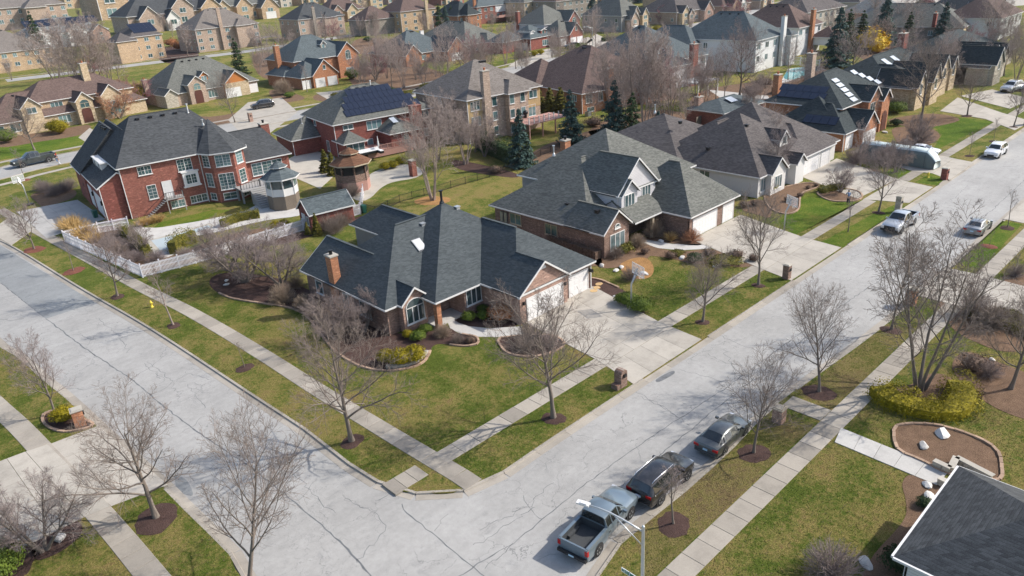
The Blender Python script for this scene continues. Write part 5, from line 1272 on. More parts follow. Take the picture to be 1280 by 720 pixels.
# ---- second house
H = House('brick_house', 'brown brick house with grey roofs and two white upper gables, second from the corner', 58.2, 44, wall='br_brown', roof='sh_grey')
H.wing(58.2, 50.2, 80.5, 66.5, 2.9, .66, 'x', 'hh', walls=False); H.wallbox(58.70, 51, 80, 66, 0, 3.1)
H.wing(63.1, 50.4, 79.0, 66.3, 5.62, .66, 'x', 'hh', wm='sd_grey', z0=2.5)
H.wing(58.2, 48.2, 63.6, 55, 2.892, .6, 'y', 'gg', rakes=(1, 0)) if 0 else H.wing(58.2, 48.2, 63.4, 54, 2.892, .84, 'y', 'gg', rakes=(1, 0))
H.wing(71.6, 60, 76, 77.0, 2.9, .8, 'y', 'gh') if 0 else None
H.wing(63.1, 50.2, 70.9, 59.8, 5.6, .93, 'y', 'gh', z0=2.6, wm='sd_lav', ov=.35, rakes=(1, 0))
H.wing(65.0, 50.2, 68.4, 56, 5.5, .95, 'y', 'gg', z0=2.6, wm='sd_lav', ov=.3) if 0 else H.gable(65.0, 1.75, 49.7, 52, 5.57, .93, wm='sd_lav', z0=2.6)
H.wing(63.3, 47.9, 69.2, 54.5, 2.88, .6, 'x', 'gg', walls=False, rakes=(0, 0))
H.wing(68.4, 44.0, 78.9, 56, 2.9, .85, 'y', 'hh'); H.wing(77.0, 47.0, 80.6, 56, 2.88, .8, 'y', 'hh')
H.win('-y', 48.49, 60.9, 1.45, 2.4, 1.7, 3, 1, '', 'white'); H.win('-y', 48.49, 60.9, 3.0, .8, .1, 1, 1, '', 'white', True)
H.win('-y', 49.99, 65.0, 4.75, 1.7, 1.35, 3); H.win('-y', 50.49, 68.8, 4.9, 1.5, 1.35, 3)
for y, z in ((62.3, 1.75), (56.4, 1.65)): H.win('-x', 58.64, y, z, 1.8, 1.2, 2, 1, '', 'tan_trim', gl='glass_t')
for y in (64.6, 63.9): b = MB(); b.box(58.45, y-.22, 1.0, 58.69, y+.22, 2.3); b.build('utility_box', 'metal', H.root, (58.2, 44, 0))
H.gdoor('-y', 44.44, 72.0, 4.9, 2.2); H.gdoor('-y', 47.44, 78.8, 2.6, 2.2); H.gdoor('-y', 44.44, 77.0, 2.3, 2.2) 
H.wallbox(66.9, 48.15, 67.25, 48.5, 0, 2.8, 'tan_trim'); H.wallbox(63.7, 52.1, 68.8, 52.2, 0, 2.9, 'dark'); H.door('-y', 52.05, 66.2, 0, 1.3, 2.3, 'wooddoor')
H.spout(58.72, 49.0, 2.8); H.spout(68.9, 44.6, 2.8)
H.vents([(60.6, 55.5, 4.4), (60.0, 50.6, 4.7)]); H.pipe(66.0, 62.5, 8.2, .9); H.chimney(73.3, 67.2, 1.1, .9, 0, 8.0, 'br_orange', flue='black')
H.done()
# ---- third house, pale brick
H = House('pale_brick_house', 'long pale painted-brick house with charcoal roofs and a white dormer, third from the corner', 86.4, 45.6, wall='stucco', roof='sh_char')
H.wing(86.4, 45.6, 103.5, 62.2, 2.9, .70, 'y', 'hh'); H.wing(84.9, 56.6, 104, 76, 2.9, .5, 'y', 'hh'); H.wing(87.2, 50, 104, 64, 2.88, .66, 'x', 'hh')
H.wing(93, 46.0, 110.6, 66, 2.92, .62, 'x', 'hh'); H.wing(98.6, 45.55, 108.4, 58, 2.94, .66, 'y', 'hh')
H.gable(96.0, 1.5, 44.6, 51, 2.95, .85, wm='white'); H.gable(90.6, 2.2, 44.9, 52, 2.93, .85, wm='stucco')
H.gable(96.9, 1.3, 47.8, 53.5, 5.6, .95, wm='white', z0=4.2, ov=.2); H.win('-y', 47.99, 96.9, 5.4, .9, 1.0, 1)
H.win('-x', 85.34, 58.9, 2.1, 1.5, 1.0, 2, gl='glass_t'); H.win('-x', 86.84, 54.0, 1.95, 1.5, 1.0, 2, gl='glass_t'); H.win('-y', 45.19, 90.6, 1.5, 1.7, 1.6, 3); H.win('-y', 46.03, 88.2, 1.5, 1.2, 1.6, 2)
H.gdoor('-y', 45.98, 101.5, 4.6, 2.2); H.gdoor('-y', 45.98, 105.9, 2.5, 2.2); 
H.spout(86.8, 46.0, 2.8); H.vents([(89, 55, 5.0), (92.5, 62, 7.2), (93.6, 52, 7.6), (90.4, 68, 5.4)]); H.pipe(96, 69, 7.5, .9)
b = MB(); 
H.done()
# ---- fourth house, brick with solar panels
H = House('brick_house', 'orange brick house with black roofs carrying pale and dark solar panels, fourth from the corner', 118, 47, wall='br_orange', roof='sh_black')
H.wing(118.5, 49.5, 137.5, 63.2, 5.75, .62, 'x', 'hh'); H.wing(114.3, 46.8, 123.6, 57, 2.9, .75, 'y', 'hh'); H.wing(115.0, 48, 124, 60, 2.88, .72, 'x', 'hh')
H.gable(121.3, 2.9, 45.7, 52, 2.95, .85); H.gable(128.2, 2.5, 48.2, 55, 5.8, .85); H.gable(131.6, 1.9, 47.6, 55, 5.3, .9)
H.gdoor('-y', 46.01, 121.3, 4.6, 2.2); H.gdoor('-y', 47.23, 116.8, 2.5, 2.2)
H.door('-y', 47.88, 131.6, 0, 1.6, 2.6, 'wooddoor', True); H.win('-y', 48.49, 127.7, 4.4, 1.8, 1.7, 2); H.win('-y', 49.93, 135, 4.2, 1.2, 1.5, 2); H.win('-y', 49.93, 135, 1.4, 1.2, 1.5, 2)
H.chimney(131.5, 61.5, 1.4, 1.2, 5, 12.2, 'br_rose'); H.chimney(124.8, 64.0, 1.3, 1.0, 0, 9.4, 'br_orange')
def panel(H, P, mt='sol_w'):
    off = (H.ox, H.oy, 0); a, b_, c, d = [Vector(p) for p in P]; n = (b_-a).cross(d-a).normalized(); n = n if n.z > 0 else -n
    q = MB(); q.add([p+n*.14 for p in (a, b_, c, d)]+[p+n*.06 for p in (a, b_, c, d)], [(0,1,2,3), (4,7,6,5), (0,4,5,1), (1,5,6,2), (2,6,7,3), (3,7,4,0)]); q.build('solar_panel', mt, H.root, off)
# front (-Y) slope of the main roof: staggered panels, pale with painted glare; west slope: dark panels
zf = lambda y: 5.75+.62*(y-49.5)
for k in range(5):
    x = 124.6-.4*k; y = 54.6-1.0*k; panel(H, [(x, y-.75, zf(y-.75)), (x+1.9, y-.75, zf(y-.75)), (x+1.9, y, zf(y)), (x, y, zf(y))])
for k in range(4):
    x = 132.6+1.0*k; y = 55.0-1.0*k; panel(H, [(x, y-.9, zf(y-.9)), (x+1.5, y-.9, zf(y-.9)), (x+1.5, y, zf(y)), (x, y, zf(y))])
zw = lambda x: 5.75+.62*(x-118.5)
for k in range(6):
    for j in range(2):
        x = 119.7+1.35*j; y = 53.2+1.35*k+j*.4; panel(H, [(x, y, zw(x)), (x+1.3, y, zw(x+1.3)), (x+1.3, y+1.3, zw(x+1.3)), (x, y+1.3, zw(x))], 'sol')
zg = lambda x: 2.9+.75*(x-114.3)
for k in range(4):
    x = 115.4; y = 49.0+1.35*k; panel(H, [(x, y, zg(x)), (x+1.3, y, zg(x+1.3)), (x+1.3, y+1.3, zg(x+1.3)), (x, y+1.3, zg(x))], 'sol')
H.spout(114.7, 47.2, 2.8); H.done()
# ---- dark roofed houses further along the street
H = House('stone_gabled_house', 'black-roofed house with tall narrow stone front gables behind the bare tree, fifth from the corner', 148, 52, wall='st_tan', roof='sh_black')
H.wing(150, 54, 178, 68, 4.2, .6, 'x', 'hh'); H.wing(149, 50, 160, 64, 4.0, .6, 'y', 'hh')
for u, hf, fr, z, p in ((151.5, 2.2, 49, 4.2, 1.3), (157.5, 2.3, 48.5, 4.4, 1.4), (166.5, 2.4, 50, 5.0, 1.2), (173.5, 1.9, 50.5, 4.6, 1.2)): H.gable(u, hf, fr, 57, z, p); H.win('-y', fr+.29, u, z-.6, 1.0, 1.8, 1)
H.gdoor('-y', 50.43, 154.6, 3.2, 2.3); H.win('-y', 54.43, 161, 2, 2, 1.6, 2)
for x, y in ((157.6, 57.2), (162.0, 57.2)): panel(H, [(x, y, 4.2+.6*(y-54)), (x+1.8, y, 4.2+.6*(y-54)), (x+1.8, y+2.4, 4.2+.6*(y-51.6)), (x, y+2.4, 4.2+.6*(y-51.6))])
H.done()
H = House('stone_gabled_house', 'black-roofed house with grey stone gables at the right edge of the picture', 184, 46, wall='st_grey', roof='sh_black')
H.wing(180, 50, 214, 70, 3.6, .5, 'x', 'hh'); H.wing(180, 46, 190, 60, 3.6, .6, 'y', 'gh')
for u, hf, fr, z, p in ((183.5, 2.8, 45, 4.2, 1.2), (189.5, 1.6, 47.5, 5.4, 1.1), (192.5, 2.0, 46.5, 4.8, 1.2)): H.gable(u, hf, fr, 57, z, p); H.win('-y', fr+.29, u, z-.3, .9, 1.6, 1)
H.gdoor('-y', 46.29, 187, 2.6, 2.3); H.chimney(186, 66, 2.2, 1.4, 3, 9.6, 'br_dred'); H.done()
# ---- big red brick house on the side street
H = House('brick_house', 'large red brick house with dark hip roof, polygonal bay and white side garage doors', 29.3, 110.4, -7, wall='br_red', roof='sh_dark', ab=False, glass='glass_t')
H.wing(0, 0, 18.0, 20.5, 7.4, .5, 'x', 'hh', hr=(.5, .45))
H.wing(14.5, -.9, 24.5, 13.0, 5.0, .5, 'x', 'gh', hr=(1, .25))
# polygonal two-storey bay with its own faceted roof
bay = [(11.3, .46), (12.3, -1.7), (15.2, -2.6), (17.2, -1.2), (17.6, .46)]
q = H.W(); 
for a, c in zip(bay[:-1], bay[1:]): q.poly([(a[0], a[1], 0), (c[0], c[1], 0), (c[0], c[1], 7.35), (a[0], a[1], 7.35)])
ap = (14.6, 4.6, 11.3); bo = [(10.9, 0), (12.05, -2.15), (15.3, -3.15), (17.7, -1.5), (18.1, 0)]
for a, c in zip(bo[:-1], bo[1:]): H.slab([(a[0], a[1], 7.42), (c[0], c[1], 7.42), ap]); H.eave((a[0], a[1], 7.42), (c[0], c[1], 7.42))
H.win('-y', .43, 3.6, 6.4, 1.7, 1.1, 2, 1, 'grid'); H.win('-y', .43, 9.0, 6.1, 1.9, 1.6, 2, 1, 'grid'); H.win('-y', .43, 3.9, 3.2, 1.1, 1.9, 1, 1, 'grid'); H.win('-y', .43, 7.4, .95, 1.9, 1.1, 2, 1, 'grid') if 0 else H.win('-y', .43, 6.9, .75, 1.9, .95, 2, 1, 'grid')
H.win('-y', .43, 10.0, .9, 2.6, 1.0, 3, 1, 'grid') if 0 else H.win('-y', .43, 9.9, .85, 2.3, .95, 3, 1, 'grid')
q = MB(); q.box(8.3, .05, 3.0, 10.5, .44, 5.0); q.box(8.15, -.05, 2.85, 10.65, .44, 3.0); q.box(8.15, -.05, 5.0, 10.65, .44, 5.14); q.build('box_bay', 'white', H.root); H.win('-y', .04, 9.4, 4.0, 1.4, 1.3, 2, 1, 'grid')
H.door('-y', .43, 6.0, 2.05, 1.1, 2.2, 'white')
# bay windows follow the facets
def facetwin(a, c, z, w_, h_, cols, stl='grid'):
    m = ((a[0]+c[0])/2, (a[1]+c[1])/2); ang = math.atan2(c[1]-a[1], c[0]-a[0]); nx, ny = math.sin(ang), -math.cos(ang)
    fr, g = window_mesh(w_, h_, cols, 1, stl, 'white', False); o = link('window', fr, H.root, (m[0]+nx*.012, m[1]+ny*.012, z), ang)
    key = ('g', round(w_, 2), round(h_, 2), False, 'glass_t')
    if key not in _cache: _cache[key] = g.mesh('pane', 'glass_t')
    link('pane', _cache[key], o)
for i, (w_, cols) in enumerate(((1.2, 1), (2.0, 2), (1.3, 1))):
    facetwin(bay[i], bay[i+1], 6.2, w_, 1.6, cols); facetwin(bay[i], bay[i+1], 3.4 if i != 1 else 3.1, w_, 1.9 if i != 1 else 2.3, cols)
    facetwin(bay[i], bay[i+1], .9, w_*.9, .9, 1)
for i in range(3): H.win('-y', -.47, 18.9+1.6*i, 3.5, 1.45, 1.8, 1, 1, 'grid')
H.wing(-2.9, .6, 3.0, 17.5, 5.1, .6, 'y', 'gg', wm='br_dred', ov=.4, rakes=(1, 0))
H.wing(-3.1, 12.7, 8.3, 21.6, 5.1, 1.0, 'y', 'gg', wm='br_dred', ov=.4, rakes=(0, 1), gw='sh_dark')
H.wing(-.02, 8.6, 7.2, 21.3, 7.39, 1.0, 'y', 'gg', wm='white', z0=5, rakes=(0, 0))
H.wallbox(.40, .5, .46, 16, 5.0, 7.35, 'white')
q = MB(); q.box(-.9, 6.2, 5.4, .6, 12.6, 7.2); q.box(-1.0, 6.0, 7.2, .6, 12.8, 7.35); q.build('shed_dormer', 'white', H.root); H.win('-x', -.91, 7.8, 6.6, 1., .8, 1); H.win('-x', -.91, 11, 6.6, 1., .8, 1)
H.gdoor('-x', -2.51, 12.6, 5.4, 3.0, 0.3); H.gdoor('-x', -2.51, 5.3, 5.4, 3.0, 0.3)
for y in (2.0, 8.9, 16.0): q = MB(); q.box(-2.75, y-.12, 2.4, -2.5, y+.12, 3.0); q.build('wall_lantern', 'black', H.root)
H.spout(.42, .42, 7.3); H.spout(11.2, .42, 7.3); H.spout(-2.55, .95, 5.0); H.spout(-2.6, 21, 5.0)
H.vents([(6+1.8*k, 9.2, 12.1) for k in range(4)]+[(2.2, 15+1.5*k, 10.6) for k in range(3)]); H.pipe(13.2, 9.0, 11.9, 1.2, 'white'); H.pipe(14, 5.2, 10.6, .5)
H.chimney(23.4, 6.4, 1.3, 1.3, 4, 9.0, 'br_red', flue='black')
# outside stair to the side door
q = MB(); q.box(5.1, -1.2, 1.9, 7.6, .4, 2.05); 
for k in range(10): q.box(5.1-.3*(k+1), -1.2, 1.85-.2*k-.06, 5.1-.3*k, -.15, 1.85-.2*k)
for x in (5.2, 7.5): q.box(x-.06, -1.18, 0, x+.06, -1.06, 3.0)
q.build('outside_stair', 'deckgrey', H.root); q = MB()
for x in (5.15, 6.3, 7.55): q.box(x-.03, -1.2, 2.05, x+.03, -1.14, 3.0)
q.beam((5.15, -1.17, 3.0), (7.55, -1.17, 3.0), .06, .06); q.beam((7.55, -1.17, 3.0), (7.55, .4, 3.0), .06, .06); q.beam((5.15, -1.17, 3.0), (2.1, -1.17, .95), .06, .06)
for k in range(8): q.box(5.3+.28*k, -1.185, 2.05, 5.33+.28*k, -1.155, 3.0)
q.build('stair_railing', 'black', H.root)
# deck with wide stair down to the patio
q = MB(); q.box(14.5, -6.0, 1.95, 21.8, -1.0, 2.1); q.box(17.8, -1.1, 1.95, 24.5, 1.6, 2.1)
for x, y in ((14.7, -5.0), (18.2, -5.0), (21.6, -5.0), (14.7, -2.8)): q.box(x-.12, y-.12, 0, x+.12, y+.12, 1.95)
q.build('deck', 'deckgrey', H.root)
st = MB()
for k in range(9): st.box(15.6, -6.0-.40*(k+1), 0, 18.4, -6.0-.40*k, 1.95-.21*k)
st.build('deck_stair', 'deckgrey', H.root)
q = MB()
for k in range(14): x = 14.6+.42*k; q.box(x-.02, -5.18, 2.1, x+.02, -5.14, 3.0)
q.beam((14.6, -5.16, 3.0), (20.2, -5.16, 3.0), .06, .06); q.beam((14.6, -5.16, 3.0), (14.6, -2.4, 3.0), .06, .06)
for (x, y) in ((14.6, -5.16), (17.4, -5.16), (20.2, -5.16)): q.box(x-.06, y-.06, 2.1, x+.06, y+.06, 3.15)
q.build('deck_railing', 'black', H.root)
H.done()
# ---- solar roof brick house
H = House('brick_house', 'red brick house with dark solar panels on its grey hip roof and a deck', 66.3, 115.2, -9, wall='br_dred', roof='sh_grey', ab=False, glass='glass_t')
H.wing(0, 0, 20.2, 15.5, 5.85, .64, 'x', 'hh'); H.wing(-5.2, 7.6, 5, 17.5, 2.9, .62, 'x', 'hh', wm='br_dred'); H.wing(-1.5, 10, 8, 19, 2.9, .62, 'y', 'hh')
H.wing(8.2, -5.0, 14.6, 6, 3.6, .62, 'y', 'hh'); H.wing(.2, -3.2, 4.8, 2, 2.95, .75, 'y', 'hh')
H.win('-y', .43, 3.0, 5.0, 1.8, .7, 2); H.win('-y', .43, 8.0, 4.6, 2.8, 1.4, 3); H.win('-y', .43, 18.2, 4.8, 1.8, 1.2, 2); H.win('-y', -2.77, 2.6, 1.6, 3.2, 2.1, 3); H.win('-y', .43, 6.8, 1.5, 1.0, 1.4, 1)
H.win('-x', .43, 4.5, 1.5, 1.1, 1.8, 2); H.win('-x', .43, 9.5, 5.0, .9, .9, 1); H.win('-y', -4.57, 11.6, 1.7, .9, 2.0, 1, 1, '', 'tan_trim', True); H.win('-y', .43, 18.0, 1.5, 1.4, 1.3, 2)
H.chimney(14.6, -3.2, 1.9, 1.4, 0, 7.6, 'br_red', cap='br_dred'); 
q = MB()
for r_, (u0, n) in enumerate(((3.3, 15), (3.7, 14), (4.6, 12), (5.8, 9))):
    for k in range(n):
        y0 = 1.1+1.45*r_; x0 = u0+.99*k; z = lambda y: 5.85+.64*y
        panel(H, [(x0+.02, y0, z(y0)), (x0+.96, y0, z(y0)), (x0+.96, y0+1.4, z(y0+1.4)), (x0+.02, y0+1.4, z(y0+1.4))], 'sol')
zz = lambda y: 3.6+.62*(y+5.0)
panel(H, [(10.0, -3.4, 5.0), (11.0, -3.4, 5.0), (11.0, -1.6, 5.6), (10.0, -1.6, 5.6)], 'sol_w')
H.spout(.42, .42, 5.7); H.spout(-4.8, 8.0, 2.8); H.vents([(7+1.5*k, 7, 10.3) for k in range(4)]); H.pipe(11.3, 7.1, 10.2, 1.0, 'white'); H.pipe(-1.5, 11, 5.0, .9)
q = MB(); q.box(3.5, -5.4, 1.05, 15, .4, 1.2); q.box(3.5, -5.4, .2, 15, -5.3, 1.05); q.build('deck', 'deckwood', H.root)
q = MB()
for x in range(0, 9): q.box(4.9+1.25*x-.06, -5.4, 1.2, 4.9+1.25*x+.06, -5.28, 2.25)
q.box(4.9, -5.38, 2.1, 15, -5.3, 2.2); q.box(4.9, -5.38, 1.3, 15, -5.3, 1.38)
for k in range(66): q.box(5+.15*k, -5.36, 1.38, 5.04+.15*k, -5.32, 2.1)
q.build('deck_railing', 'deckwood', H.root)
H.done()

# ================================================================== HOUSES FURTHER BACK
D_ = math.dist
def ang(a, b): return math.degrees(math.atan2(b[1]-a[1], b[0]-a[0]))
F = far_house
# middle row
H = F('tan_house', 'tan brick house with taupe hip roof and tall chimney behind the clipped green hedge', (86.04, 102.19), 18.2, 17.5, 7.9, -4, 'br_rose', 'sh_taupe', .62, floors=[], side=False, front=False,
  chims=[(4.6, .2, 12.6, 'br_rose')], wings=[(8.6, -1.2, 14.2, 6, 7.85, dict(ax='y', p=.7, wm='br_rose'))])
H.W('sd_tan').box(.42, .40, 2.8, 3.7, .5, 7.8); H.W('sd_tan').box(14.3, .40, 4.2, 17.8, .5, 7.8)
for x, z in ((2.1, 6.6), (2.1, 3.9)): H.win('-y', .39, x, z, 1.9, 1.5, 3)
for x in (6.6, 9.8, 12.4): 
    for z in (6.7, 4.1, 1.4): H.win('-y', .44 if x < 8 else -.76, x, z, 1.0, 1.5, 1)
H.win('-y', .39, 16, 6.6, 1.9, 1.3, 2); H.win('-y', .43, 15.6, 3.6, 1.7, 2.0, 2); H.win('-x', .43, 9, 6.9, .9, 1., 1)
q = MB(); q.box(9, -6.2, 2.6, 19, -.7, 2.75)
for x in (9.2, 12.4, 15.6, 18.8): q.box(x-.1, -6.1, 0, x+.1, -5.9, 2.6)
q.build('deck', 'deckwood', H.root); q = MB()
for k in range(9): x = 9.1+1.22*k; q.box(x-.07, -6.15, 2.75, x+.07, -6.0, 4.0)
q.build('railing_post', 'white', H.root); q = MB(); q.box(9.1, -6.1, 3.7, 19, -6.04, 3.76); q.box(9.1, -6.1, 3.0, 19, -6.04, 3.04); q.build('railing', 'black', H.root); H.done()
H = F('brown_roofed_house', 'red brick house under a wide brown hip roof, behind three round-topped evergreens', (116.54, 101.95), 24, 27, 4.2, -12, 'br_orange', 'sh_brown', .62, floors=[], side=False, front=False,
  chims=[(7.2, -.1, 8.6, 'br_orange')], wings=[(-1.5, 15, 12, 29, 4.2), (15, -2.0, 25, 8, 4.15)])
H.win('-y', .43, 2.2, 2.9, 1.5, 1.6, 2); H.win('-y', .43, 5.2, 2.9, 1.1, 1.6, 1); H.win('-y', .43, 2.6, .7, 1.6, .8, 2); H.win('-x', .43, 3, 3, 1.2, 1.2, 2); H.win('-y', .43, 10.5, 2.6, 1.8, 1.8, 2); H.win('-x', .43, 12, 3, 1.2, 1.2, 2); H.done()
H = F('grey_roofed_house', 'pale house with slate hip roof, white dormer and red brick end chimney', (143.08, 105.90), 22, 24, 6, -8, 'sd_lav', 'sh_slate', .66, floors=[4.6, 1.6], side=False,
  wings=[(4, -3, 13, 6, 5.2)]); H.wallbox(11.5, -3.6, 14.8, -1.8, 0, 4.6, 'br_red'); H.chimney(13.2, -2.8, 1.6, 1.4, 4, 9.6, 'br_red'); H.gable(8.0, 1.4, 2.2, 9, 8.6, .9, wm='white', z0=6.8); H.win('-y', 2.49, 8.0, 8.0, 1.3, 1.2, 2); H.done()
q = MB(); q.box(0, 0, 2.9, 8, 5, 3.05); 
for x, y in ((.1, .1), (7.9, .1), (.1, 4.9), (7.9, 4.9), (4, .1)): q.box(x-.09, y-.09, 0, x+.09, y+.09, 2.9)
for k in range(20): q.box(.4*k, -.4, 3.05, .4*k+.1, 5.4, 3.2)
p_ = (156.15, 86.98); o = thing('pergola', 'white timber pergola beside the red chimney in the far back yard', 'pergola', (p_[0]-14, p_[1]+4, 0), 0); link('frame', q.mesh('frame', 'white'), o)
H = F('white_house', 'tall white house with dark teal hip roof and white chimney', (177.19, 97.11), 17, 24, 7.8, 2, 'sd_white', 'sh_slate', .72, floors=[6.2, 3.2], wings=[(-4, 16, 8, 34, 6.8), (14, -2.5, 18, 6, 7.6)], chims=[(13.2, -.4, 12.5, 'white')]); H.done()
H = F('white_and_brick_house', 'white and red brick house with brown hip roof by the far pool', (207.53, 101.37), 15, 21, 7.6, 0, 'sd_white', 'sh_brown', .75, floors=[6.2], chims=[(7.4, -.2, 12, 'br_orange')], wings=[(7.5, -7, 15.5, .5, 4.4, dict(wm='white', z0=2.2))]); 
H.wallbox(-.02+.44, .40, 7, .5, 0, 4.2, 'br_dred') if 0 else None; H.win('-y', -6.57, 9.8, 3.5, 2.2, 1.3, 2); H.win('-y', -6.57, 13, 3.5, 2.2, 1.3, 2); H.done()
H = F('grey_house', 'grey two-storey house behind the brown-roofed pool house', (245.77, 117.55), 26, 18, 8, -3, 'sd_beige', 'sh_char', .6, floors=[6.4, 3.2], vents=2); H.done()
H = F('yellow_walled_house', 'house with one sunlit pale yellow wall and grey hip roof, upper right', (248.36, 71.81), 19, 34, 4.2, 6, 'br_grey', 'sh_grey', .62, floors=[2.4], front=False, chims=[(-.1, 8, 8.2, 'br_dred')]); H.W('yellow').box(.45, .38, 0, 18.5, .44, 4.2); H.win('-y', .37, 6, 2.6, .9, 1.4, 1); H.win('-y', .37, 10, 2.6, .9, 1.4, 1); H.done()
# houses along the street behind
H = F('brick_house', 'tan brick house with wide brown roof, front gables and tall pale chimney, left edge', (30.33, 200.29), 36, 15, 3.2, 6, 'st_tan', 'sh_brown', .72, floors=[], side=False, front=False, chims=[]); 
H.wing(9, 1.6, 34, 14, 6.2, .66, 'x', 'hh', wm='br_tan'); 
for u, hf, fr, z in ((9.2, 2.4, -.6, 5.7), (20.4, 2.2, -1.6, 5.4), (27.0, 2.7, -1.2, 5.6)): H.gable(u, hf, fr, 8, z, .95, wm='st_tan')
H.door('-y', -1.31, 20.4, .3, 2.0, 2.6, 'wooddoor', True); H.win('-y', -1.31, 20.4, 4.3, 2.0, 1.0, 2, 1, '', 'tan_trim', True); H.win('-y', -.91, 27.2, 2.6, 2.6, 3.0, 3, 2); H.win('-y', -.31, 9.2, 5.0, 1.9, 1.2, 2)
H.win('-y', 2.04, 15.5, 5.0, 2.6, 1.3, 3); H.win('-y', .43, 15.8, 1.8, 2.6, 1.6, 3); H.win('-y', .43, 5.2, 1.8, 2.0, 1.6, 2); H.win('-y', .43, 2.2, 1.8, 1.2, 1.6, 1); H.chimney(25.2, 6.2, 1.6, 1.2, 6, 13.2, 'st_tan'); H.done()
H = F('stone_house', 'grey-roofed stone house with orange cedar gable, arched entry and dark car on its drive', (69.87, 202.79), 27, 19, 3.2, 3, 'br_rose', 'sh_grey', .78, floors=[], side=False, front=False, vents=4)
H.gable(8.6, 2.6, -1.4, 8, 5.0, .8, wm='br_rose'); H.gable(1.6, 1.9, -.8, 6, 3.2, .8, wm='st_grey'); H.gable(19.6, 3.6, -1.6, 8, 3.9, .82, wm='sd_cedar'); H.W('st_tan').box(16.1, -1.34, 0, 23.1, -1.2, 3.8); H.gable(12.6, 1.4, 2.2, 8, 6.2, .9, wm='sd_cedar', z0=4.5)
H.win('-y', 2.49, 12.6, 5.5, 1.4, 1.3, 2); H.door('-y', -1.11, 8.6, 0, 1.9, 2.7, 'wooddoor', True); H.win('-y', -1.11, 8.6, 4.0, 1.8, .9, 2, 1, '', 'tan_trim', True); H.win('-y', .43, 13.2, 1.7, 2.4, 1.8, 3); H.gdoor('-y', -1.37, 18.2, 4.2, 2.4); H.gdoor('-y', .42, 25, 2.8, 2.3); H.chimney(.7, 12, 1.2, 1, 3, 6.6, 'br_rose'); H.done()
H = F('brick_garage_house', 'orange-red brick house with big garage gable and slate roof, across the back street', (103.99, 193.52), 9.4, 11, 3.2, 0, 'br_orange', 'sh_slate', .8, floors=[], side=False, front=False, vents=0,
  wings=[(3.6, 9.5, 24.5, 27, 6.6, dict(ax='x', p=.7)), (-.5, 9, 6, 20, 3.2)])
H.gable(7.6, 4.3, -.6, 9, 3.3, .95, wm='br_orange'); H.gdoor('-y', -.34, 5.7, 2.9, 2.4); H.gdoor('-y', -.34, 9.6, 2.9, 2.4); H.win('-y', -.31, 7.6, 5.2, .8, 1.1, 1, 1); H.gable(21.6, 3.9, 8.6, 20, 6.5, .95, wm='br_orange'); H.win('-y', 8.89, 21.6, 6.2, 1.7, 1.8, 2, 1, '', None, True); H.win('-y', 8.89, 21.6, 1.8, 2.4, 1.9, 3)
H.gable(16, 1.1, 12.6, 18, 10.0, .95, wm='sd_beige', z0=8.4); H.win('-y', 12.89, 16, 9.4, .8, 1.0, 1); H.gdoor('-y', .42, 1.8, 2.4, 2.3); H.chimney(2.4, 16, 1.4, 1.3, 0, 11.2, 'br_orange'); H.done()
H = F('ranch_house', 'low house with grey roof, orange brick gable and white garage doors, behind bare trees', (147.07, 204.70), 22, 20, 3.2, 0, 'br_orange', 'sh_slate', .66, floors=[1.7], side=False, wings=[(13, -6, 24, 10, 3.2)]); H.gable(17.5, 4.4, -7, 6, 3.3, .95, wm='br_orange'); H.gable(2.5, 3.4, -3, 6, 3.3, .95, wm='br_orange'); H.gdoor('-y', -6.72, 17.5, 5, 2.4); H.gdoor('-y', -5.59, 22.6, 2.2, 2.3); H.done()
H = F('ranch_house', 'grey-roofed low brick house with a white roof chimney, middle of the back row', (174.24, 204.90), 21, 30, 3.2, 4, 'br_red', 'sh_grey', .66, floors=[1.7], chims=[(-.2, 22, 8, 'white')], side=False, wings=[(8, -3, 16, 8, 3.3)]); H.done()
H = F('brick_garage_house', 'deep red brick wing with two shed dormers and a pair of white garage doors', (191.03, 189.97), 13, 12, 4.0, 4, 'br_dred', 'sh_slate', .66, floors=[], side=False, front=False, vents=0, wings=[(-10, 4, 2, 12, 3.8)])
H.win('-y', .43, 8.6, 1.8, 3.2, 1.8, 3); H.gdoor('-x', .42, 3.2, 2.6, 2.4); H.gdoor('-x', .42, 7.6, 4.0, 2.4); H.gable(3.2, 1.2, 1.5, 7, 6.0, .3, wm='white', z0=4.2); H.gable(8.6, 1.6, 1.0, 7, 6.0, .3, wm='br_dred', z0=4.2); H.win('-y', 1.29, 8.6, 5.3, 1.2, 1.1, 1); H.done()
H = F('brick_house', 'two-storey red brick house with stepped gables and three white garage doors beyond the street lamp', (203.00, 187.48), 13, 12, 3.4, 0, 'br_red', 'sh_grey', .85, floors=[], side=False, front=False, wings=[(3, 10, 21, 27, 6.9, dict(ax='x', p=.72, wm='sd_lav'))])
H.gable(8.6, 3.9, -.8, 9, 3.6, 1.0, wm='br_red'); H.gdoor('-y', .42, 2.6, 2.8, 2.4); H.gdoor('-y', -.54, 6.9, 2.8, 2.4); H.gdoor('-y', -.54, 10.4, 2.8, 2.4); H.gable(17.5, 3.4, 8, 20, 7.2, 1.05, wm='br_red'); H.win('-y', 8.29, 17.5, 6.6, 1.8, 1.8, 2, 1, '', None, True); H.chimney(3.6, 24, 1.3, 1.3, 0, 11.5, 'br_red'); H.win('-y', -.51, 8.6, 5.4, .9, 1.2, 1); H.done()
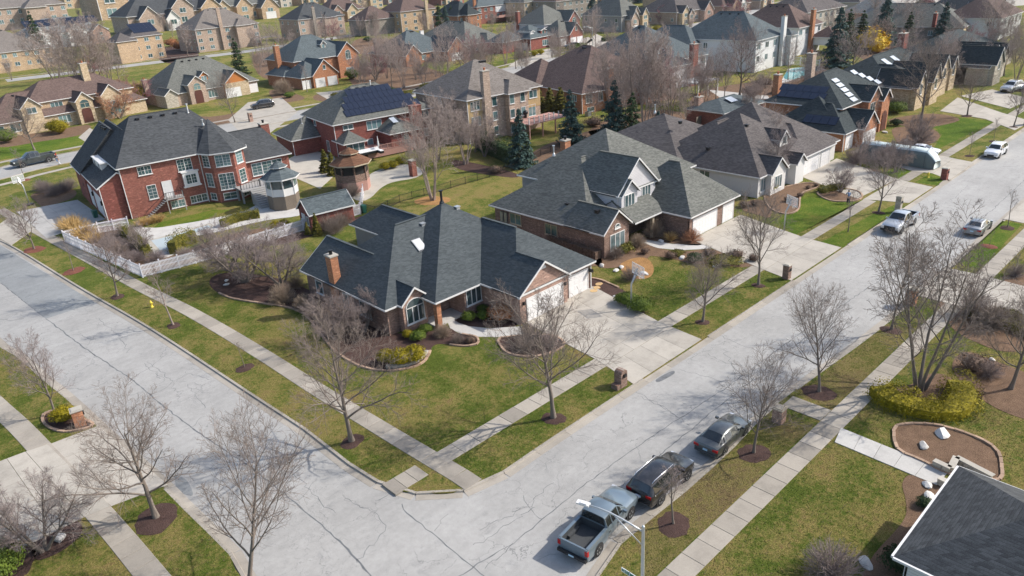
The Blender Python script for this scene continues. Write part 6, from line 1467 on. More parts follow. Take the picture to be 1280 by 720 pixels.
H = F('grey_house', 'grey house with cluster of steep stone gables around a white arched garage door', (246.76, 194.15), 16, 22, 6.2, -2, 'sd_grey', 'sh_grey', .85, floors=[4.4, 1.6], gables=[(5, 2.6, 3, 4.6, 1.25, 'br_rose'), (8.6, 2.0, .8, 6.6, 1.3, 'br_rose'), (12.5, 2.1, 2.2, 5.6, 1.3, 'st_tan')], gdoors=[(5, -2.72, 2.8)]); H.done()
H = F('gabled_house', 'brown-roofed house with two pinkish stone gables, top edge right of centre', (275.02, 187.74), 24, 22, 5.0, -4, 'br_rose', 'sh_char', .7, floors=[2.], gables=[(4, 2.6, 2, 4.6, 1.1, 'st_tan'), (7, 1.8, 2.6, 3.8, 1.2, 'br_rose'), (19, 3.4, 2.4, 4.4, 1.1, 'br_pink')]); H.done()
H = F('gabled_house', 'taupe-roofed house with stone garage gable and white trim, top edge left of the white house', (304.58, 184.19), 20, 24, 5.0, -6, 'br_rose', 'sh_brown', .7, floors=[2.], gables=[(6, 3.4, 3, 4.6, 1.1, 'st_tan'), (13, 2.4, 1.4, 5.4, 1.1, 'white')], gdoors=[(6, -2.72, 4)]); H.done()
# third row
H = F('brick_house', 'tan brick house with grey roof cut off by the left edge, behind the brown-roofed one', (57.77, 360.31), 28, 26, 7.6, 4, 'br_tan', 'sh_taupe', .62, floors=[6.2, 2.8], wings=[(24, 4, 32, 16, 5)]); H.done()
H = F('tan_house', 'tan three-storey brick house with solar panels on its dark roof, upper left', (107.96, 335.73), 14, 17, 9.5, 6, 'br_tan', 'sh_char', .66, floors=[8.1, 4.9, 1.6], wings=[(-6.5, -1.5, 2.5, 9, 8.4)], sol=(3, 13, 6, 1.8, 7, 3, 'sol'), vents=2, wgap=4.5)
H.done()
H = F('brick_house', 'grey-brown three-storey brick house with taupe hip roof, brick chimney and grey deck', (135.50, 337.58), 30, 22, 9.5, 0, 'br_rose', 'sh_taupe', .68, floors=[8.0, 4.9, 1.8], chims=[(11.8, -.2, 17.5, 'br_rose')], wings=[(17.5, -2.4, 25, 8, 9.45, dict(wm='br_rose'))], wgap=4.2)
q = MB(); q.box(24, -6, 3.2, 35, -.5, 3.4); 
for x in (24.2, 29, 34.8): q.box(x-.15, -5.9, 0, x+.15, -5.6, 3.2)
for k in range(40): q.box(24+.27*k, -6, 3.4, 24.07+.27*k, -5.95, 4.4)
q.box(24, -6, 4.4, 35, -5.9, 4.5); q.build('deck', 'cl_grey', H.root); H.done()
H = F('brick_house', 'dark grey-brown brick house with charcoal hip roof, upper left of centre', (183.25, 334.54), 25.5, 20, 9, -1, 'br_rose', 'sh_dark', .66, floors=[7.4, 4.2, 1.6], chims=[(8.5, -.2, 14, 'br_grey')], wings=[(13, -1.5, 20, 6, 8.8)], wgap=4.4); H.done()
H = F('tan_house', 'tan stone house with pinkish brown roof and pale chimney, top centre', (220.07, 304.17), 22, 20, 9.4, -3, 'br_tan', 'sh_brown', .7, floors=[7.6, 4.4, 1.4], chims=[(15, -.2, 15, 'st_tan')], wings=[(-16, 6, 2, 22, 7, dict(wm='br_grey'))], wgap=4.8); H.done()
H = F('brick_house', 'red brick house with dark turret roof beside three dark conifers, top centre', (226.08, 269.66), 14, 20, 7.4, -3, 'br_orange', 'sh_black', .8, floors=[5.6, 2.6], wings=[(2.5, -4, 8.5, 4, 7.6, dict(p=1.5))], side=False); H.done()
H = F('white_and_brick_house', 'white upper and red brick house with timber deck, top centre', (259.03, 293.73), 23, 16, 8.2, -4, 'br_red', 'sh_slate', .66, floors=[6.6, 3.4], chims=[(1, 3, 12, 'br_orange')], side=False); H.W('sd_white').box(12, .36, 4.8, 22.5, .44, 8.1)
q = MB(); q.box(8, -7, 2.6, 27, -.5, 2.8); q.box(8, -7, 2.8, 27, -6.9, 3.8); q.build('deck', 'deckwood', H.root); H.done()
H = F('tan_house', 'brown brick and cream house behind the red gabled one, top edge', (279.94, 259.87), 24, 18, 9, -4, 'br_grey', 'sh_brown', .66, floors=[7.4, 4.2, 1.4]); H.done()
H = F('tan_house', 'cream and stone house at the top edge above the deep red garage', (275.98, 277.64), 12, 18, 9, -4, 'st_tan', 'sh_grey', .66, floors=[7.4, 4.2]); H.done()
# fourth row and beyond
H = F('white_gabled_house', 'white double-gabled house with two solar arrays on its pale roof, upper left', (99.53, 465.84), 42, 28, 7, 3, 'sd_white', 'sh_lgrey', .55, floors=[], side=False, front=False, gables=[(6, 6.2, 3, 6.5, .85, 'sd_white'), (24, 5.0, 4, 7.5, .85, 'sd_white'), (36, 5, 3, 6, .8, 'br_pink')], sol=(3, 19, 6, 7, 13, 2, 'sol'), vents=0, fit=(136.12, 445.83))
zq = lambda y: 7+.55*y
for k in range(7):
    for j in range(2): panel(H, [(22+2.6*k, 7+3*j, zq(7+3*j)), (24.4+2.6*k, 7+3*j, zq(7+3*j)), (24.4+2.6*k, 9.8+3*j, zq(9.8+3*j)), (22+2.6*k, 9.8+3*j, zq(9.8+3*j))], 'sol')
H.done()
H = F('tan_house', 'tan stone house wing cut by the top left corner', (121.62, 721.66), 34, 16, 8, 2, 'br_rose', 'sh_taupe', .5, floors=[6.4, 3.2], wings=[(17, -6, 25, 4, 7.6)], side=False, fit=(189.30, 737.33)); H.done()
H = F('stone_gabled_house', 'stone house with three front gables and white arched entry porch, top left', (165.54, 511.86), 30, 16, 5, 0, 'br_rose', 'sh_dark', .75, floors=[1.8], side=False, gables=[(6, 3.6, 3, 4, 1.0, 'br_rose'), (12.5, 2.3, 4, 3.4, 1.1, 'white'), (17, 3.6, 1.5, 6.4, .95, 'br_rose'), (26, 3.6, 2, 5.6, .95, 'br_tan')], wgap=6, fit=(223.66, 529.29)); H.done()
H = F('tan_house', 'narrow tan stone house behind the solar array, top edge left', (216.08, 733.43), 14, 12, 8, 0, 'br_tan', 'sh_taupe', .7, floors=[6.4, 3.6, 1.2], side=False, fit=(260.61, 781.43)); H.done()
H = F('tan_gabled_house', 'tan gabled house with arched porch and white garage, top edge behind the chimney house', (224.27, 525.56), 24, 14, 5, -2, 'st_tan', 'sh_grey', .75, floors=[1.8], side=False, gables=[(4, 2.2, 2, 5, 1., 'st_tan'), (11, 3.0, 2, 4.6, 1., 'br_tan'), (19, 3.4, 4, 3.6, 1.1, 'br_tan')], gdoors=[(19, -3.72, 3.4)], wgap=5, fit=(270.02, 505.82)); H.done()
H = F('tan_gabled_house', 'pale stone house with white garage, top edge left of centre', (243.69, 407.97), 18, 14, 5, -4, 'st_tan', 'sh_brown', .75, floors=[1.8], side=False, gables=[(4, 2.4, 2, 5, 1., 'br_pink'), (11, 3.0, 2, 4.4, 1., 'st_tan')], gdoors=[(11, -1.72, 3.6)], wgap=5, fit=(267.63, 401.70)); H.done()
rr_ = random.Random(9)
top = (((298.84, 1170.56), (345.74, 1160.42), 'br_tan', 'sh_char', 'small tan house above the solar roof gables, top edge'), ((349.28, 942.45), (390.98, 912.82), 'st_tan', 'sh_grey', 'pale stone house at the very top, left'), ((351.43, 810.33), (379.37, 776.47), 'br_rose', 'sh_brown', 'brown-roofed house above the arched porch, top edge'), ((323.08, 652.66), (346.66, 629.10), 'sd_beige', 'sh_dark', 'beige house at the top edge behind the dark hip roof'),
       ((362.05, 647.89), (386.31, 623.59), 'br_tan', 'sh_taupe', 'taupe-roofed house at the very top behind the dark hip roof'), ((317.75, 498.24), (343.53, 488.28), 'st_tan', 'sh_brown', 'pale gabled house behind the tan pink-roofed one'), ((370.18, 525.64), (391.73, 507.55), 'br_pink', 'sh_grey', 'pink brick house at the top edge, centre left'), ((363.69, 450.84), (383.32, 437.86), 'br_red', 'sh_dark', 'red brick house at the top edge behind the turret'),
       ((347.17, 373.56), (364.43, 363.10), 'sd_beige', 'sh_grey', 'beige house at the top edge behind the timber deck'), ((266.64, 268.99) if 0 else (328.33, 326.04), (343.97, 313.76), 'br_rose', 'sh_taupe', 'rosy brick house at the top edge, centre'), ((359.60, 308.08), (375.61, 296.74), 'br_rose', 'sh_taupe', 'taupe-roofed house at the top edge above the grey gabled house'), ((370.26, 290.74), (380.68, 274.35), 'sd_beige', 'sh_grey', 'grey house at the very top, right of centre'),
       ((360.43, 256.54), (375.20, 244.80), 'br_tan', 'sh_brown', 'tan house above the pinkish gables, top edge'), ((375.13, 236.18) if 0 else (375.18, 242.75), (384.86, 227.43), 'br_pink', 'sh_char', 'pink brick house at the very top above the taupe roof'), ((344.79, 188.68), (357.44, 181.15), 'br_rose', 'sh_dark', 'dark-roofed house at the top edge above the white house'), ((370.30, 157.32) if 0 else (378.99, 169.64), (387.57, 157.90), 'sd_beige', 'sh_taupe', 'beige house at the very top right'), ((211.71, 1008.32) if 0 else (336.98, 1698.85), (386.15, 1639.81), 'br_tan', 'sh_grey', 'small tan house in the extreme top left corner'))
for i, (a_, b_, wl, rf, lb) in enumerate(top):
    H = F('house', lb, a_, 20, 13, 5.4, rr_.uniform(-6, 6), wl, rf, .72, floors=[4.2, 1.6] if i % 2 else [1.8], side=False, gables=[(rr_.uniform(4, 7), 2.4, 1.5, 5.4, 1., 'st_tan'), (rr_.uniform(13, 16), 2.8, 2, 4.6, 1., wl)], vents=0, fit=b_); H.done()
H = F('orange_brick_house', 'orange brick house with pale roof, top edge right of the pool trees', (290.91, 106.33), 16, 20, 4, 4, 'br_orange', 'sh_lgrey', .6, floors=[2], vents=0); H.done()
H = F('grey_gabled_house', 'grey two-gabled house behind the yellow wall, top right corner', (298.37, 82.04), 16, 18, 4.5, 0, 'sd_grey', 'sh_dark', .8, floors=[2], gables=[(3, 3.2, 2, 4.5, .8, 'sd_grey'), (8, 2.6, 4, 6.5, .8, 'sd_beige'), (12.6, 2, 2, 6.5, 1., 'sd_beige')], vents=0); H.done()
H = F('white_house', 'white house with brown roof cut by the right edge below the grey gables', (255.32, 64.58), 22, 16, 6, 0, 'sd_white', 'sh_brown', .7, floors=[4.4, 1.6], vents=0); H.done()
H = F('grey_house', 'charcoal-roofed house between the orange brick house and the pool trees, top edge', (310.57, 127.91), 14, 14, 6, 0, 'sd_beige', 'sh_char', .7, floors=[2], vents=0); H.done()
# the slate-roofed outbuilding by the pale house
H = F('outbuilding', 'low dark-roofed outbuilding with a skylight and chimney behind the charcoal-roofed pale house', (119.22, 70.78), 14, 9, 2.8, -4, 'br_red', 'sh_slate', .35, floors=[], vents=0, side=False, chims=[(2, 7, 5.0, 'br_pink')]); panel(H, [(5, 2, 3.7), (7, 2, 3.7), (7, 3.6, 4.3), (5, 3.6, 4.3)]); H.done()
# near roof in the lower right corner
H = House('house', 'house at the lower right corner, only its dark roof and white gutter showing', 31.4, -12, wall='sd_white', roof='sh_dark')
H.wing(31.4, -12, 40.7, 8.04, 3.2, .5, 'y', 'gh'); H.win('-x', 31.84, 5.2, 1.7, 1.6, 1.3, 2)
H.fas.beam((31.4, 8.09, 3.13), (40.7, 8.09, 3.13), .13, .13); H.fas.beam((31.35, -12, 3.13), (31.35, 8.04, 3.13), .13, .13)
H.spout(31.9, 7.5, 3.1); H.done()

# ================================================================== TREES AND SHRUBS
V = {}
for k, (sd, h, st, tw, bk, dn, tk) in dict(
    m1=(11, 9.5, 'vase', 'twig', 'bark', 1.15, 1.), m2=(12, 9., 'wide', 'twig', 'bark', 1.12, 1.), m3=(13, 8.5, 'vase', 'twig', 'bark', 1.15, 1.), m4=(14, 8., 'wide', 'twig_p', 'bark', 1.1, 1.2), m5=(15, 8., 'vase', 'twig_p', 'bark', 1.1, 1.1),
    s1=(21, 4.5, 'sapling', 'twig_p', 'bark', .85, 1.), s2=(22, 6.5, 'sapling', 'twig', 'bark_l', .95, 1.), s3=(23, 4., 'sapling', 'twig', 'bark', .7, 1.),
    b1=(31, 11., 'multi', 'twig_f', 'bark_l', 1.05, 1.25), b2=(32, 12., 'multi', 'twig', 'bark', 1.0, 1.), b3=(33, 12., 'multi', 'twig_f', 'bark_l', 1.1, 1.25), b4=(34, 12., 'multi', 'twig_f', 'bark', 1.05, 1.4), f1=(35, 9., 'wide', 'twig_f', 'bark', 1.0, 1.4), f2=(36, 9., 'vase', 'twig_f', 'bark', 1.0, 1.4),
    c1=(41, 4.6, 'crab', 'twig_p', 'bark', 1.2, 1.1), c2=(42, 4.2, 'crab', 'twig_p', 'bark', 1.15, 1.1), r1=(51, 4.5, 'crab', 'twig_r', 'bark', 1., 1.5), o1=(52, 4., 'crab', 'twig_o', 'bark', 1., 1.5)).items():
    V[k] = tree_meshes(k, sd, h, st, tw, bk, dn, tk)
G1 = 'street trees on the verges'; G2 = 'bare trees in the back gardens'
def T(lb, xy, h, v, rz=0., sx=1., g=G1, nm='bare_tree', **k): return tree(nm, lb, xy, h, V[v], rz, sx, g, **k)
T('large spreading bare tree on the verge beside the brick arch mailbox', (32.56, 31.85), 10.6, 'm1', 1.0, 1.02, ring=.85)
T('bare tree with crooked limbs on the verge just left of the corner lawn', (21.04, 40.76), 11., 'm2', 2.4, .85, ring=.85)
T('big bare tree in reddish mulch by the kerb, lower left', (8.18, 43.25), 9.2, 'm2', .4, .95, ring=1.4, ringm='mulch')
T('bare tree leaning over the kerb at the bottom edge, left of the road junction', (9.68, 33.56), 9.8, 'm3', .2, .85, lean=(.07, .07))
T('low purplish ornamental tree beside a pale boulder, bottom left', (2.37, 45.56), 5.4, 'c1', .3, 1.0, ring=0)
T('bare tree behind the golden bush and brick mailbox at the left edge', (7.17, 61.94), 7.4, 'm5', 2., .78)
T('small bare tree with reddish buds in red mulch near the side driveway', (16.71, 108.44), 6.8, 'm4', 1., .85, nm='bare_tree', ring=1.4, ringm='mulch_r')
T('thin sapling in red mulch left of the white fence', (17.80, 95.47), 5.4, 's1', .5, 1., ring=1.2, ringm='mulch_r')
T('bare tree on the verge outside the corner of the white fence', (18.69, 82.89), 8., 'm4', 2.2, .72, ring=.8)
T('tall slim pale-barked tree beside the yellow hydrant', (19.95, 70.66), 8.2, 's2', .2, 1.1, ring=.7)
T('thin young tree in a dark mulch ring, middle of the left verge', (20.78, 57.08), 3.9, 's3', 1.2, .9, ring=.75)
T('bare tree on the verge below the basketball hoop lawn', (52.24, 32.00), 7.6, 'm2', 4.2, .8, ring=.6)
T('bare tree on the verge left of the second driveway', (62.32, 32.16), 9.6, 'm1', 5.3, .8, ring=.6)
T('bare oval-crowned tree in brown mulch across the road from the big driveway', (47.86, 19.19), 8., 'm3', 1.9, .85, ring=1.15)
T('bare tree behind the charcoal sedan in a brown mulch ring', (38.21, 19.07), 7.4, 'm3', 4.4, .8, ring=1.05)
T('small bare tree beside the black car with roof rails', (29.17, 19.10), 5.6, 's1', 2.2, 1.2, ring=1.05)
T('large multi-stemmed bare tree rising from the round golden hedge', (52.98, 14.03), 15., 'b2', .9, 1.0, g=G2)
T('dark-trunked tree on the verge behind the multi-stemmed one', (60.84, 19.06), 9., 'm1', 2.5, .75, ring=.8)
T('bare tree by the right edge in a leaf-littered bed', (57.05, 9.23), 8.8, 'm2', 3.3, .8, g=G2)
T('pale-stemmed bare tree growing beside the wide driveway, right', (66.83, 15.25), 6.8, 's2', 3.3, 1.2, g=G2)
T('young tree on the verge by the sidewalk in front of the pale brick house', (81.48, 31.76), 6.5, 's1', 3., .9)
T('bare tree on the verge next to the grey stone mailbox', (89.81, 31.74), 8.6, 'm5', 1.2, .85, ring=.7)
T('slim sapling in pink mulch at the right edge above the road', (92.57, 18.90), 6.4, 's3', .6, .8, ring=.8)
T('tiny sapling in pink mulch on the far side of the road below the grey sedan', (85.64, 18.75), 2.6, 's3', 2.6, .8, ring=.75, ringm='mulch_r')
T('thin sapling on the verge behind the white parked car', (121.77, 31.51), 4.4, 's1', .4, .8, ring=.7)
T('taller sapling further along the verge beyond the white parked car', (132.28, 31.33), 4.6, 's1', 1.9, .8, ring=.7)
T('bare tree on the verge near the top right driveway apron', (143.82, 31.63), 8., 'm5', 2.7, .85, ring=.7)
T('rounded bare tree between the two right-hand driveways', (149.25, 40.22), 8.2, 'm3', 3.7, 1.05, g=G2, ring=1.)
T('wide bare shade tree in front of the black-roofed house', (142.42, 45.54), 12.5, 'm3', .7, 1.05, g=G2)
T('multi-stemmed bare tree at the corner of the pale brick house', (93.23, 46.76), 8., 'm5', 5., .8, g=G2)
T('twin-trunked birch on the leaf-covered patch behind the corner house', (60.74, 81.29), 15.5, 'b1', .3, .82, g=G2, nm='birch_tree', ring=2.4, ringm='mulch_o')
T('smaller birch clump beyond the brick solar house chimney', (76.74, 92.70), 11.5, 'b1', 2.3, 1.1, g=G2, nm='birch_tree')
T('crab apple in the kidney-shaped bed, nearest the clipped shrubs', (31.85, 71.23), 6.4, 'c1', 2., 1.25, g='crab apples in the kidney-shaped bed', nm='crab_apple_tree')
T('crab apple in the kidney-shaped bed, middle one over the stones', (29.77, 75.28), 6.8, 'c2', 4., 1.35, g='crab apples in the kidney-shaped bed', nm='crab_apple_tree')
T('crab apple in the kidney-shaped bed, left one by the white fence', (30.04, 80.06), 6.4, 'c1', 5.5, 1.25, g='crab apples in the kidney-shaped bed', nm='crab_apple_tree')
T('low bare tree against the west wall of the corner house', (28.77, 55.32), 5.2, 'c2', 1.2, 1.05, g=G2)
T('bare bush-like tree between the chimney and the front bay window', (31.34, 54.64), 4.6, 'c1', 3.3, 1.0, g=G2)
T('small bare tree just outside the pool fence corner', (25.34, 94.35), 4.8, 'c2', .3, .8, g=G2)
T('very tall multi-stemmed bare tree behind the second house', (106.68, 79.11), 21., 'b3', .2, .8, g=G2)
T('tall pale-stemmed bare tree right of the brown-roofed house', (110.32, 88.12), 17., 'b3', 2.2, .8, g=G2)
T('spreading bare tree with trunk low behind the second house ridge', (110.91, 76.82), 15., 'b4', 4., .9, g=G2)
T('round bare tree on the lawn left of the far white house', (146.92, 83.78), 15., 'm4', 1.1, .82, g=G2)
T('bare tree in front of the grey stone house garage', (71.40, 166.52), 10.5, 'm3', 3.2, .8, g=G2)
T('tall bare thicket tree behind the brown-roofed left house', (66.45, 254.98), 25., 'b3', 1.4, 1.15, g=G2)
T('bare tree with purple tinge beside the dark conifer, upper left', (68.74, 297.81), 21., 'b4', 3.4, .9, g=G2)
T('purple bare tree right of the big thicket, upper left', (73.96, 258.27), 18., 'b4', 5., .9, g=G2)
T('bare street tree behind the parked black truck at the left edge', (33.63, 179.86), 10.5, 'm2', .8, .85)
T('slim bare tree in front of the parked black truck', (25.53, 152.04), 7.0, 's1', .8, .9, ring=1., ringm='mulch_r')
T('small red-twigged tree at the corner of the grey stone house', (66.20, 213.58), 9., 'r1', .2, 1.0, g=G2)
T('rust-coloured small tree in front of the left house picture window', (57.41, 200.40), 8.2, 'o1', 2., 1.1, g=G2)
T('small tree on the island bed left of the double garage gable', (102.94, 189.30), 9., 's1', .2, 1.2, g=G2)
T('purplish hemispherical clipped tree on the bed by the pale driveway', (95.22, 38.71), 3.9, 'c1', 1.0, .95, g=G2)
# hazy mass of bare trees further back, each its own
rb = random.Random(3); NAMED = []; SEEN = {}
spots = [(70.25, 310.61), (68.27, 283.93), (78.83, 312.95), (79.07, 290.90), (80.74, 271.67), (75.87, 98.74), (83.08, 97.46), (84.37, 106.44), (81.74, 93.49), (113.75, 96.50), (116.87, 90.95), (111.02, 80.38), (112.55, 74.07), (119.98, 167.96), (124.25, 164.70), (114.68, 173.41), (118.95, 188.40), (128.43, 187.60), (128.63, 161.21), (138.53, 164.76), (133.94, 84.17), (142.40, 86.64), (139.07, 74.56),
         (130.98, 407.73), (181.49, 499.53), (127.83, 331.26), (159.95, 314.90), (166.79, 292.96), (158.79, 270.28), (183.60, 273.24), (109.74, 222.44), (115.25, 241.29), (124.78, 275.98), (191.77, 212.92), (194.78, 203.28), (149.84, 132.91), (156.34, 144.53), (166.53, 127.48), (148.31, 108.29), (143.87, 146.22), (231.93, 116.48), (263.17, 128.11), (256.18, 106.85), (269.23, 100.58), (282.24, 96.49), (244.37, 94.43), (223.95, 66.64), (219.77, 60.64), (238.73, 62.42), (190.01, 43.22), (174.32, 53.50), (172.79, 61.31), (165.21, 55.28), (173.42, 833.51), (151.01, 638.10), (215.29, 789.25), (264.12, 673.28), (278.01, 538.33), (285.27, 467.82), (288.28, 438.57), (209.00, 241.46), (234.77, 257.26), (304.04, 285.46), (278.62, 196.47), (312.55, 202.83), (236.53, 138.96), (332.88, 188.13), (338.88, 100.64), (297.59, 81.59),
         (113.07, 176.76), (125.00, 188.36), (120.08, 173.58), (130.40, 176.29), (136.94, 175.33), (140.55, 197.79), (144.81, 179.38), (147.15, 218.10), (153.61, 245.17), (171.07, 279.25), (138.57, 158.05), (150.14, 174.54), (147.93, 164.33), (157.93, 163.63), (164.01, 174.46), (180.51, 170.14), (173.16, 159.93), (201.13, 169.11), (187.33, 151.13), (137.26, 107.30), (137.20, 111.92), (132.89, 95.30), (128.30, 86.12), (138.23, 88.87), (214.07, 141.45), (230.11, 145.78), (243.31, 149.34), (257.98, 151.75), (270.29, 144.12) if 0 else (217.51, 130.44),
         (131.36, 270.01), (121.93, 242.94), (132.94, 254.87), (146.53, 306.76), (184.34, 236.73), (209.50, 310.77), (230.16, 309.98), (226.35, 295.57), (202.56, 312.48), (247.69, 257.79), (266.41, 270.40), (270.01, 248.59), (203.66, 174.80), (214.69, 103.92), (241.00, 106.55), (249.57, 106.55), (214.49, 84.48), (227.57, 86.54), (253.34, 91.99), (246.70, 86.01), (259.43, 84.81), (272.74, 84.63), (210.73, 53.59), (194.29, 46.63), (215.02, 49.68), (193.87, 56.15), (187.46, 48.90), (179.52, 53.97), (192.27, 66.00), (176.87, 72.55), (264.01, 66.46), (240.37, 57.16), (292.05, 115.11), (322.46, 106.60), (308.09, 177.76), (337.74, 172.92), (292.05, 195.50), (359.94, 287.27), (283.76, 313.44), (325.40, 373.79), (188.91, 316.28), (167.99, 450.86), (132.20, 384.38), (256.69, 745.50), (149.89, 366.48), (61.75, 329.59), (101.12, 503.41), (220.66, 1095.43), (109.60, 416.66), (124.39, 428.83), (139.38, 82.87), (128.13, 70.94), (171.21, 85.19), (154.90, 71.97), (128.16, 45.57) if 0 else (129.34, 49.30), (102.52, 52.98), (108.26, 41.73), (114.84, 38.11), (108.07, 36.66), (126.09, 40.48)]
wh_ = ['beside the back street', 'between the back gardens', 'near the top of the picture', 'among the rear houses', 'behind the middle row']
for i, p in enumerate(spots):
    d = math.hypot(*p); near = d < 150
    h = rb.uniform(6.5, 10) if near else rb.uniform(8, 13); v = rb.choice(['b1', 'b4', 'f1', 'f2', 'b1', 'b3', 'f2', 'r1' if not near else 'c1'])
    if near and i > 78+76: h = rb.uniform(3.5, 5.5); v = rb.choice(['c1', 'c2'])
    NAMED.append(T('x', p, h, v, rb.uniform(0, 6), rb.uniform(.62, .9), g='leafless trees of the far gardens'))
def name_by_house(objs, what):
    grp = {}
    for o in objs:
        x, y = o.location.x, o.location.y; h = min(H_ALL, key=lambda q: math.hypot(q[1]+5-x, q[2]+6-y)); grp.setdefault(h[0].name, (h[0], []))[1].append(o)
    ordn = ['second', 'third', 'fourth', 'fifth', 'sixth', 'seventh', 'eighth', 'ninth', 'tenth', 'eleventh', 'twelfth', 'thirteenth', 'fourteenth', 'fifteenth', 'sixteenth', 'seventeenth', 'eighteenth', 'nineteenth', 'twentieth']+['further']*60
    num = ['two', 'three', 'four', 'five', 'six', 'seven', 'eight', 'nine', 'ten', 'eleven', 'twelve', 'thirteen', 'fourteen', 'fifteen', 'sixteen', 'seventeen', 'eighteen', 'nineteen', 'twenty']+['many']*60
    for hr_, L in grp.values():
        sh_ = ' '.join(hr_['label'].replace(',', '').split()[:7]); L.sort(key=lambda o: -math.atan2(o.location.y, o.location.x)); n = len(L)
        for i, o in enumerate(L):
            pre = what if n == 1 else ('leftmost of %s %ss' % (num[n-2], what) if i == 0 else 'rightmost of %s %ss' % (num[n-2], what) if i == n-1 else '%s from the left of %s %ss' % (ordn[i-1], num[n-2], what))
            for w_ in ('with', 'and', 'a', 'the', 'of', 'behind', 'in', 'under'): 
                if sh_.split()[-1] == w_: sh_ = ' '.join(sh_.split()[:-1])
            o['label'] = ' '.join((pre+' by the '+sh_).split()[:16]); SEEN.setdefault(o['label'], []).append(o)
            if len(SEEN[o['label']]) > 1: o['label'] = 'further '+' '.join(o['label'].split()[:15])
name_by_house(NAMED, 'leafless tree'); NS = []
# conifers
cs1 = conifer_meshes('spruce', 5, 9., 2.4, 'needle_b', 24, 1.0); cs2 = conifer_meshes('spruce', 6, 9., 2.6, 'needle_b', 22, 1.0); cg = conifer_meshes('green', 7, 9., 2.6, 'needle', 20, 1.0); cth = conifer_meshes('arb', 8, 5., .95, 'hedge', 22, 1.3, .05)
conifer('spruce_tree', 'blue-green spruce at the end of the clipped green hedge', (80.84, 83.72), 9.6, cs1, 0, .92)
conifer('spruce_tree', 'blue-green spruce left of the brown-roofed house lawn', (96.34, 86.94), 9.8, cs2, 1, .95)
conifer('spruce_tree', 'dark broad spruce at the foot of the tall bare trees', (104.05, 83.48), 10.5, cs2, 2, 1.1)
conifer('pine_tree', 'dark green pine beside the broad spruce behind the second house', (99.65, 76.18), 9.5, cg, 0, 1.0)
conifer('pine_tree', 'tall green conifer above the white gabled roof line, upper left', (94.86, 425.14), 21., cg, 1, .8)
conifer('pine_tree', 'small conifer against the rear wall of the grey-brown house', (104.91, 233.22), 13., cg, 3, .9)
for i, (p, h, lb) in enumerate((((193.18, 83.85), 15, 'large green pine beside the far swimming pool'), ((218.63, 92.19), 12, 'green conifer behind the poolside pine'), ((237.66, 90.10), 15, 'dark pointed conifer right of the yellow blossoming shrub'), ((232.83, 81.34), 10, 'green conifer among the bare trees above the black roof'), ((243.73, 75.93), 12, 'conifer left of the yellow wall'),
                            ((213.78, 267.55), 14, 'leftmost of three dark conifers, top centre'), ((219.32, 269.87), 13, 'middle of three dark conifers, top centre'), ((230.04, 278.78), 12, 'rightmost of three dark conifers, top centre'), ((299.31, 253.44), 14, 'conifer between the gabled brick house and grey house, top edge'), ((225.98, 91.50), 11, 'conifer between pool pine and yellow shrub'),
                            ((99.71, 71.01), 7, 'small green conifer behind the charcoal roof'), ((362.62, 122.09), 13, 'conifer at the top edge left of the open pavement'), ((380.87, 285.97), 13, 'conifer at the top edge above the grey gabled house'))):
    conifer('pine_tree', lb, p, h, cg if i % 2 else cs1, i, 1.0)
for i, (p, h) in enumerate((((113.62, 111.40), 5.6), ((114.17, 108.66), 5.6), ((114.63, 106.12), 5.8))): conifer('arborvitae', ('leftmost', 'middle', 'rightmost')[i]+' of three round-topped evergreens by the brown-roofed house wall', p, h, cth, i, 1.7, 'three evergreens at the brick wall')
conifer('arborvitae', 'taller small cone evergreen inside the white fence behind the corner house', (42.78, 82.21), 3.1, cth, 0, 1.1); conifer('arborvitae', 'short round evergreen left of the small cone evergreen', (42.16, 83.53), 1.8, cth, 1, 1.3)
for i, p in enumerate(((60.24, 108.90), (59.85, 106.05))): conifer('arborvitae', ('left', 'right')[i]+' of two dark evergreens left of the copper-roofed gazebo', p, 4.0, cth, i, 1.4)
for i, p in enumerate(((124.49, 77.41), (126.70, 77.93), (129.60, 78.87), (122.33, 76.91))): conifer('arborvitae', 'narrow dark evergreen against the grey board fence, number %s from the tree' % ['two', 'three', 'four', 'one'][i], p, 3.2, cth, i, .8)
# hedges
hedge_row('clipped_hedge', 'tall clipped dark green hedge in front of the tan chimney house', [(84.96, 98.73), (82.94, 91.59), (81.02, 86.11)], 2.2, 3.6, 'hedge' if 0 else 'needle', 420, .14)
hedge_row('clipped_hedge', 'olive clipped hedge running toward the pool from the house wall', [(26.53, 105.15), (26.40, 100.80), (26.09, 96.48), (25.44, 92.48)], 1.3, 1.5, 'hedge', 420)
hedge_row('clipped_hedge', 'olive hedge on the near side of the narrow pool', [(27.89, 90.99), (29.40, 92.55), (31.65, 93.29)], 1.6, 2.3, 'hedge', 420)
hedge_row('clipped_hedge', 'low olive hedge along the patio path by the deck stair', [(36.39, 95.97), (39.17, 96.54), (41.58, 95.48)], 1.3, 1.5, 'hedge', 420)
hedge_row('golden_hedge', 'thick golden-green hedge curving round the multi-stemmed tree', [(50.47, 15.96), (49.83, 14.92), (49.72, 13.62), (50.16, 12.19), (51.13, 11.22), (53.15, 11.19), (54.78, 12.07)], 2.6, 1.55, 'gold', 620, .085, rnd=1.)
hedge_row('clipped_hedge', 'dark low hedge beside the wide driveway at the right', [(68.20, 15.54), (67.57, 13.37), (67.20, 11.50), (66.40, 9.61)], 1.8, .9, 'hedge', 330)
hedge_row('clipped_hedge', 'low green hedge under the clipped tree island by the pale driveway', [(93.43, 40.67), (95.59, 40.05), (96.77, 38.97)], 1.5, .9, 'hedge', 330)
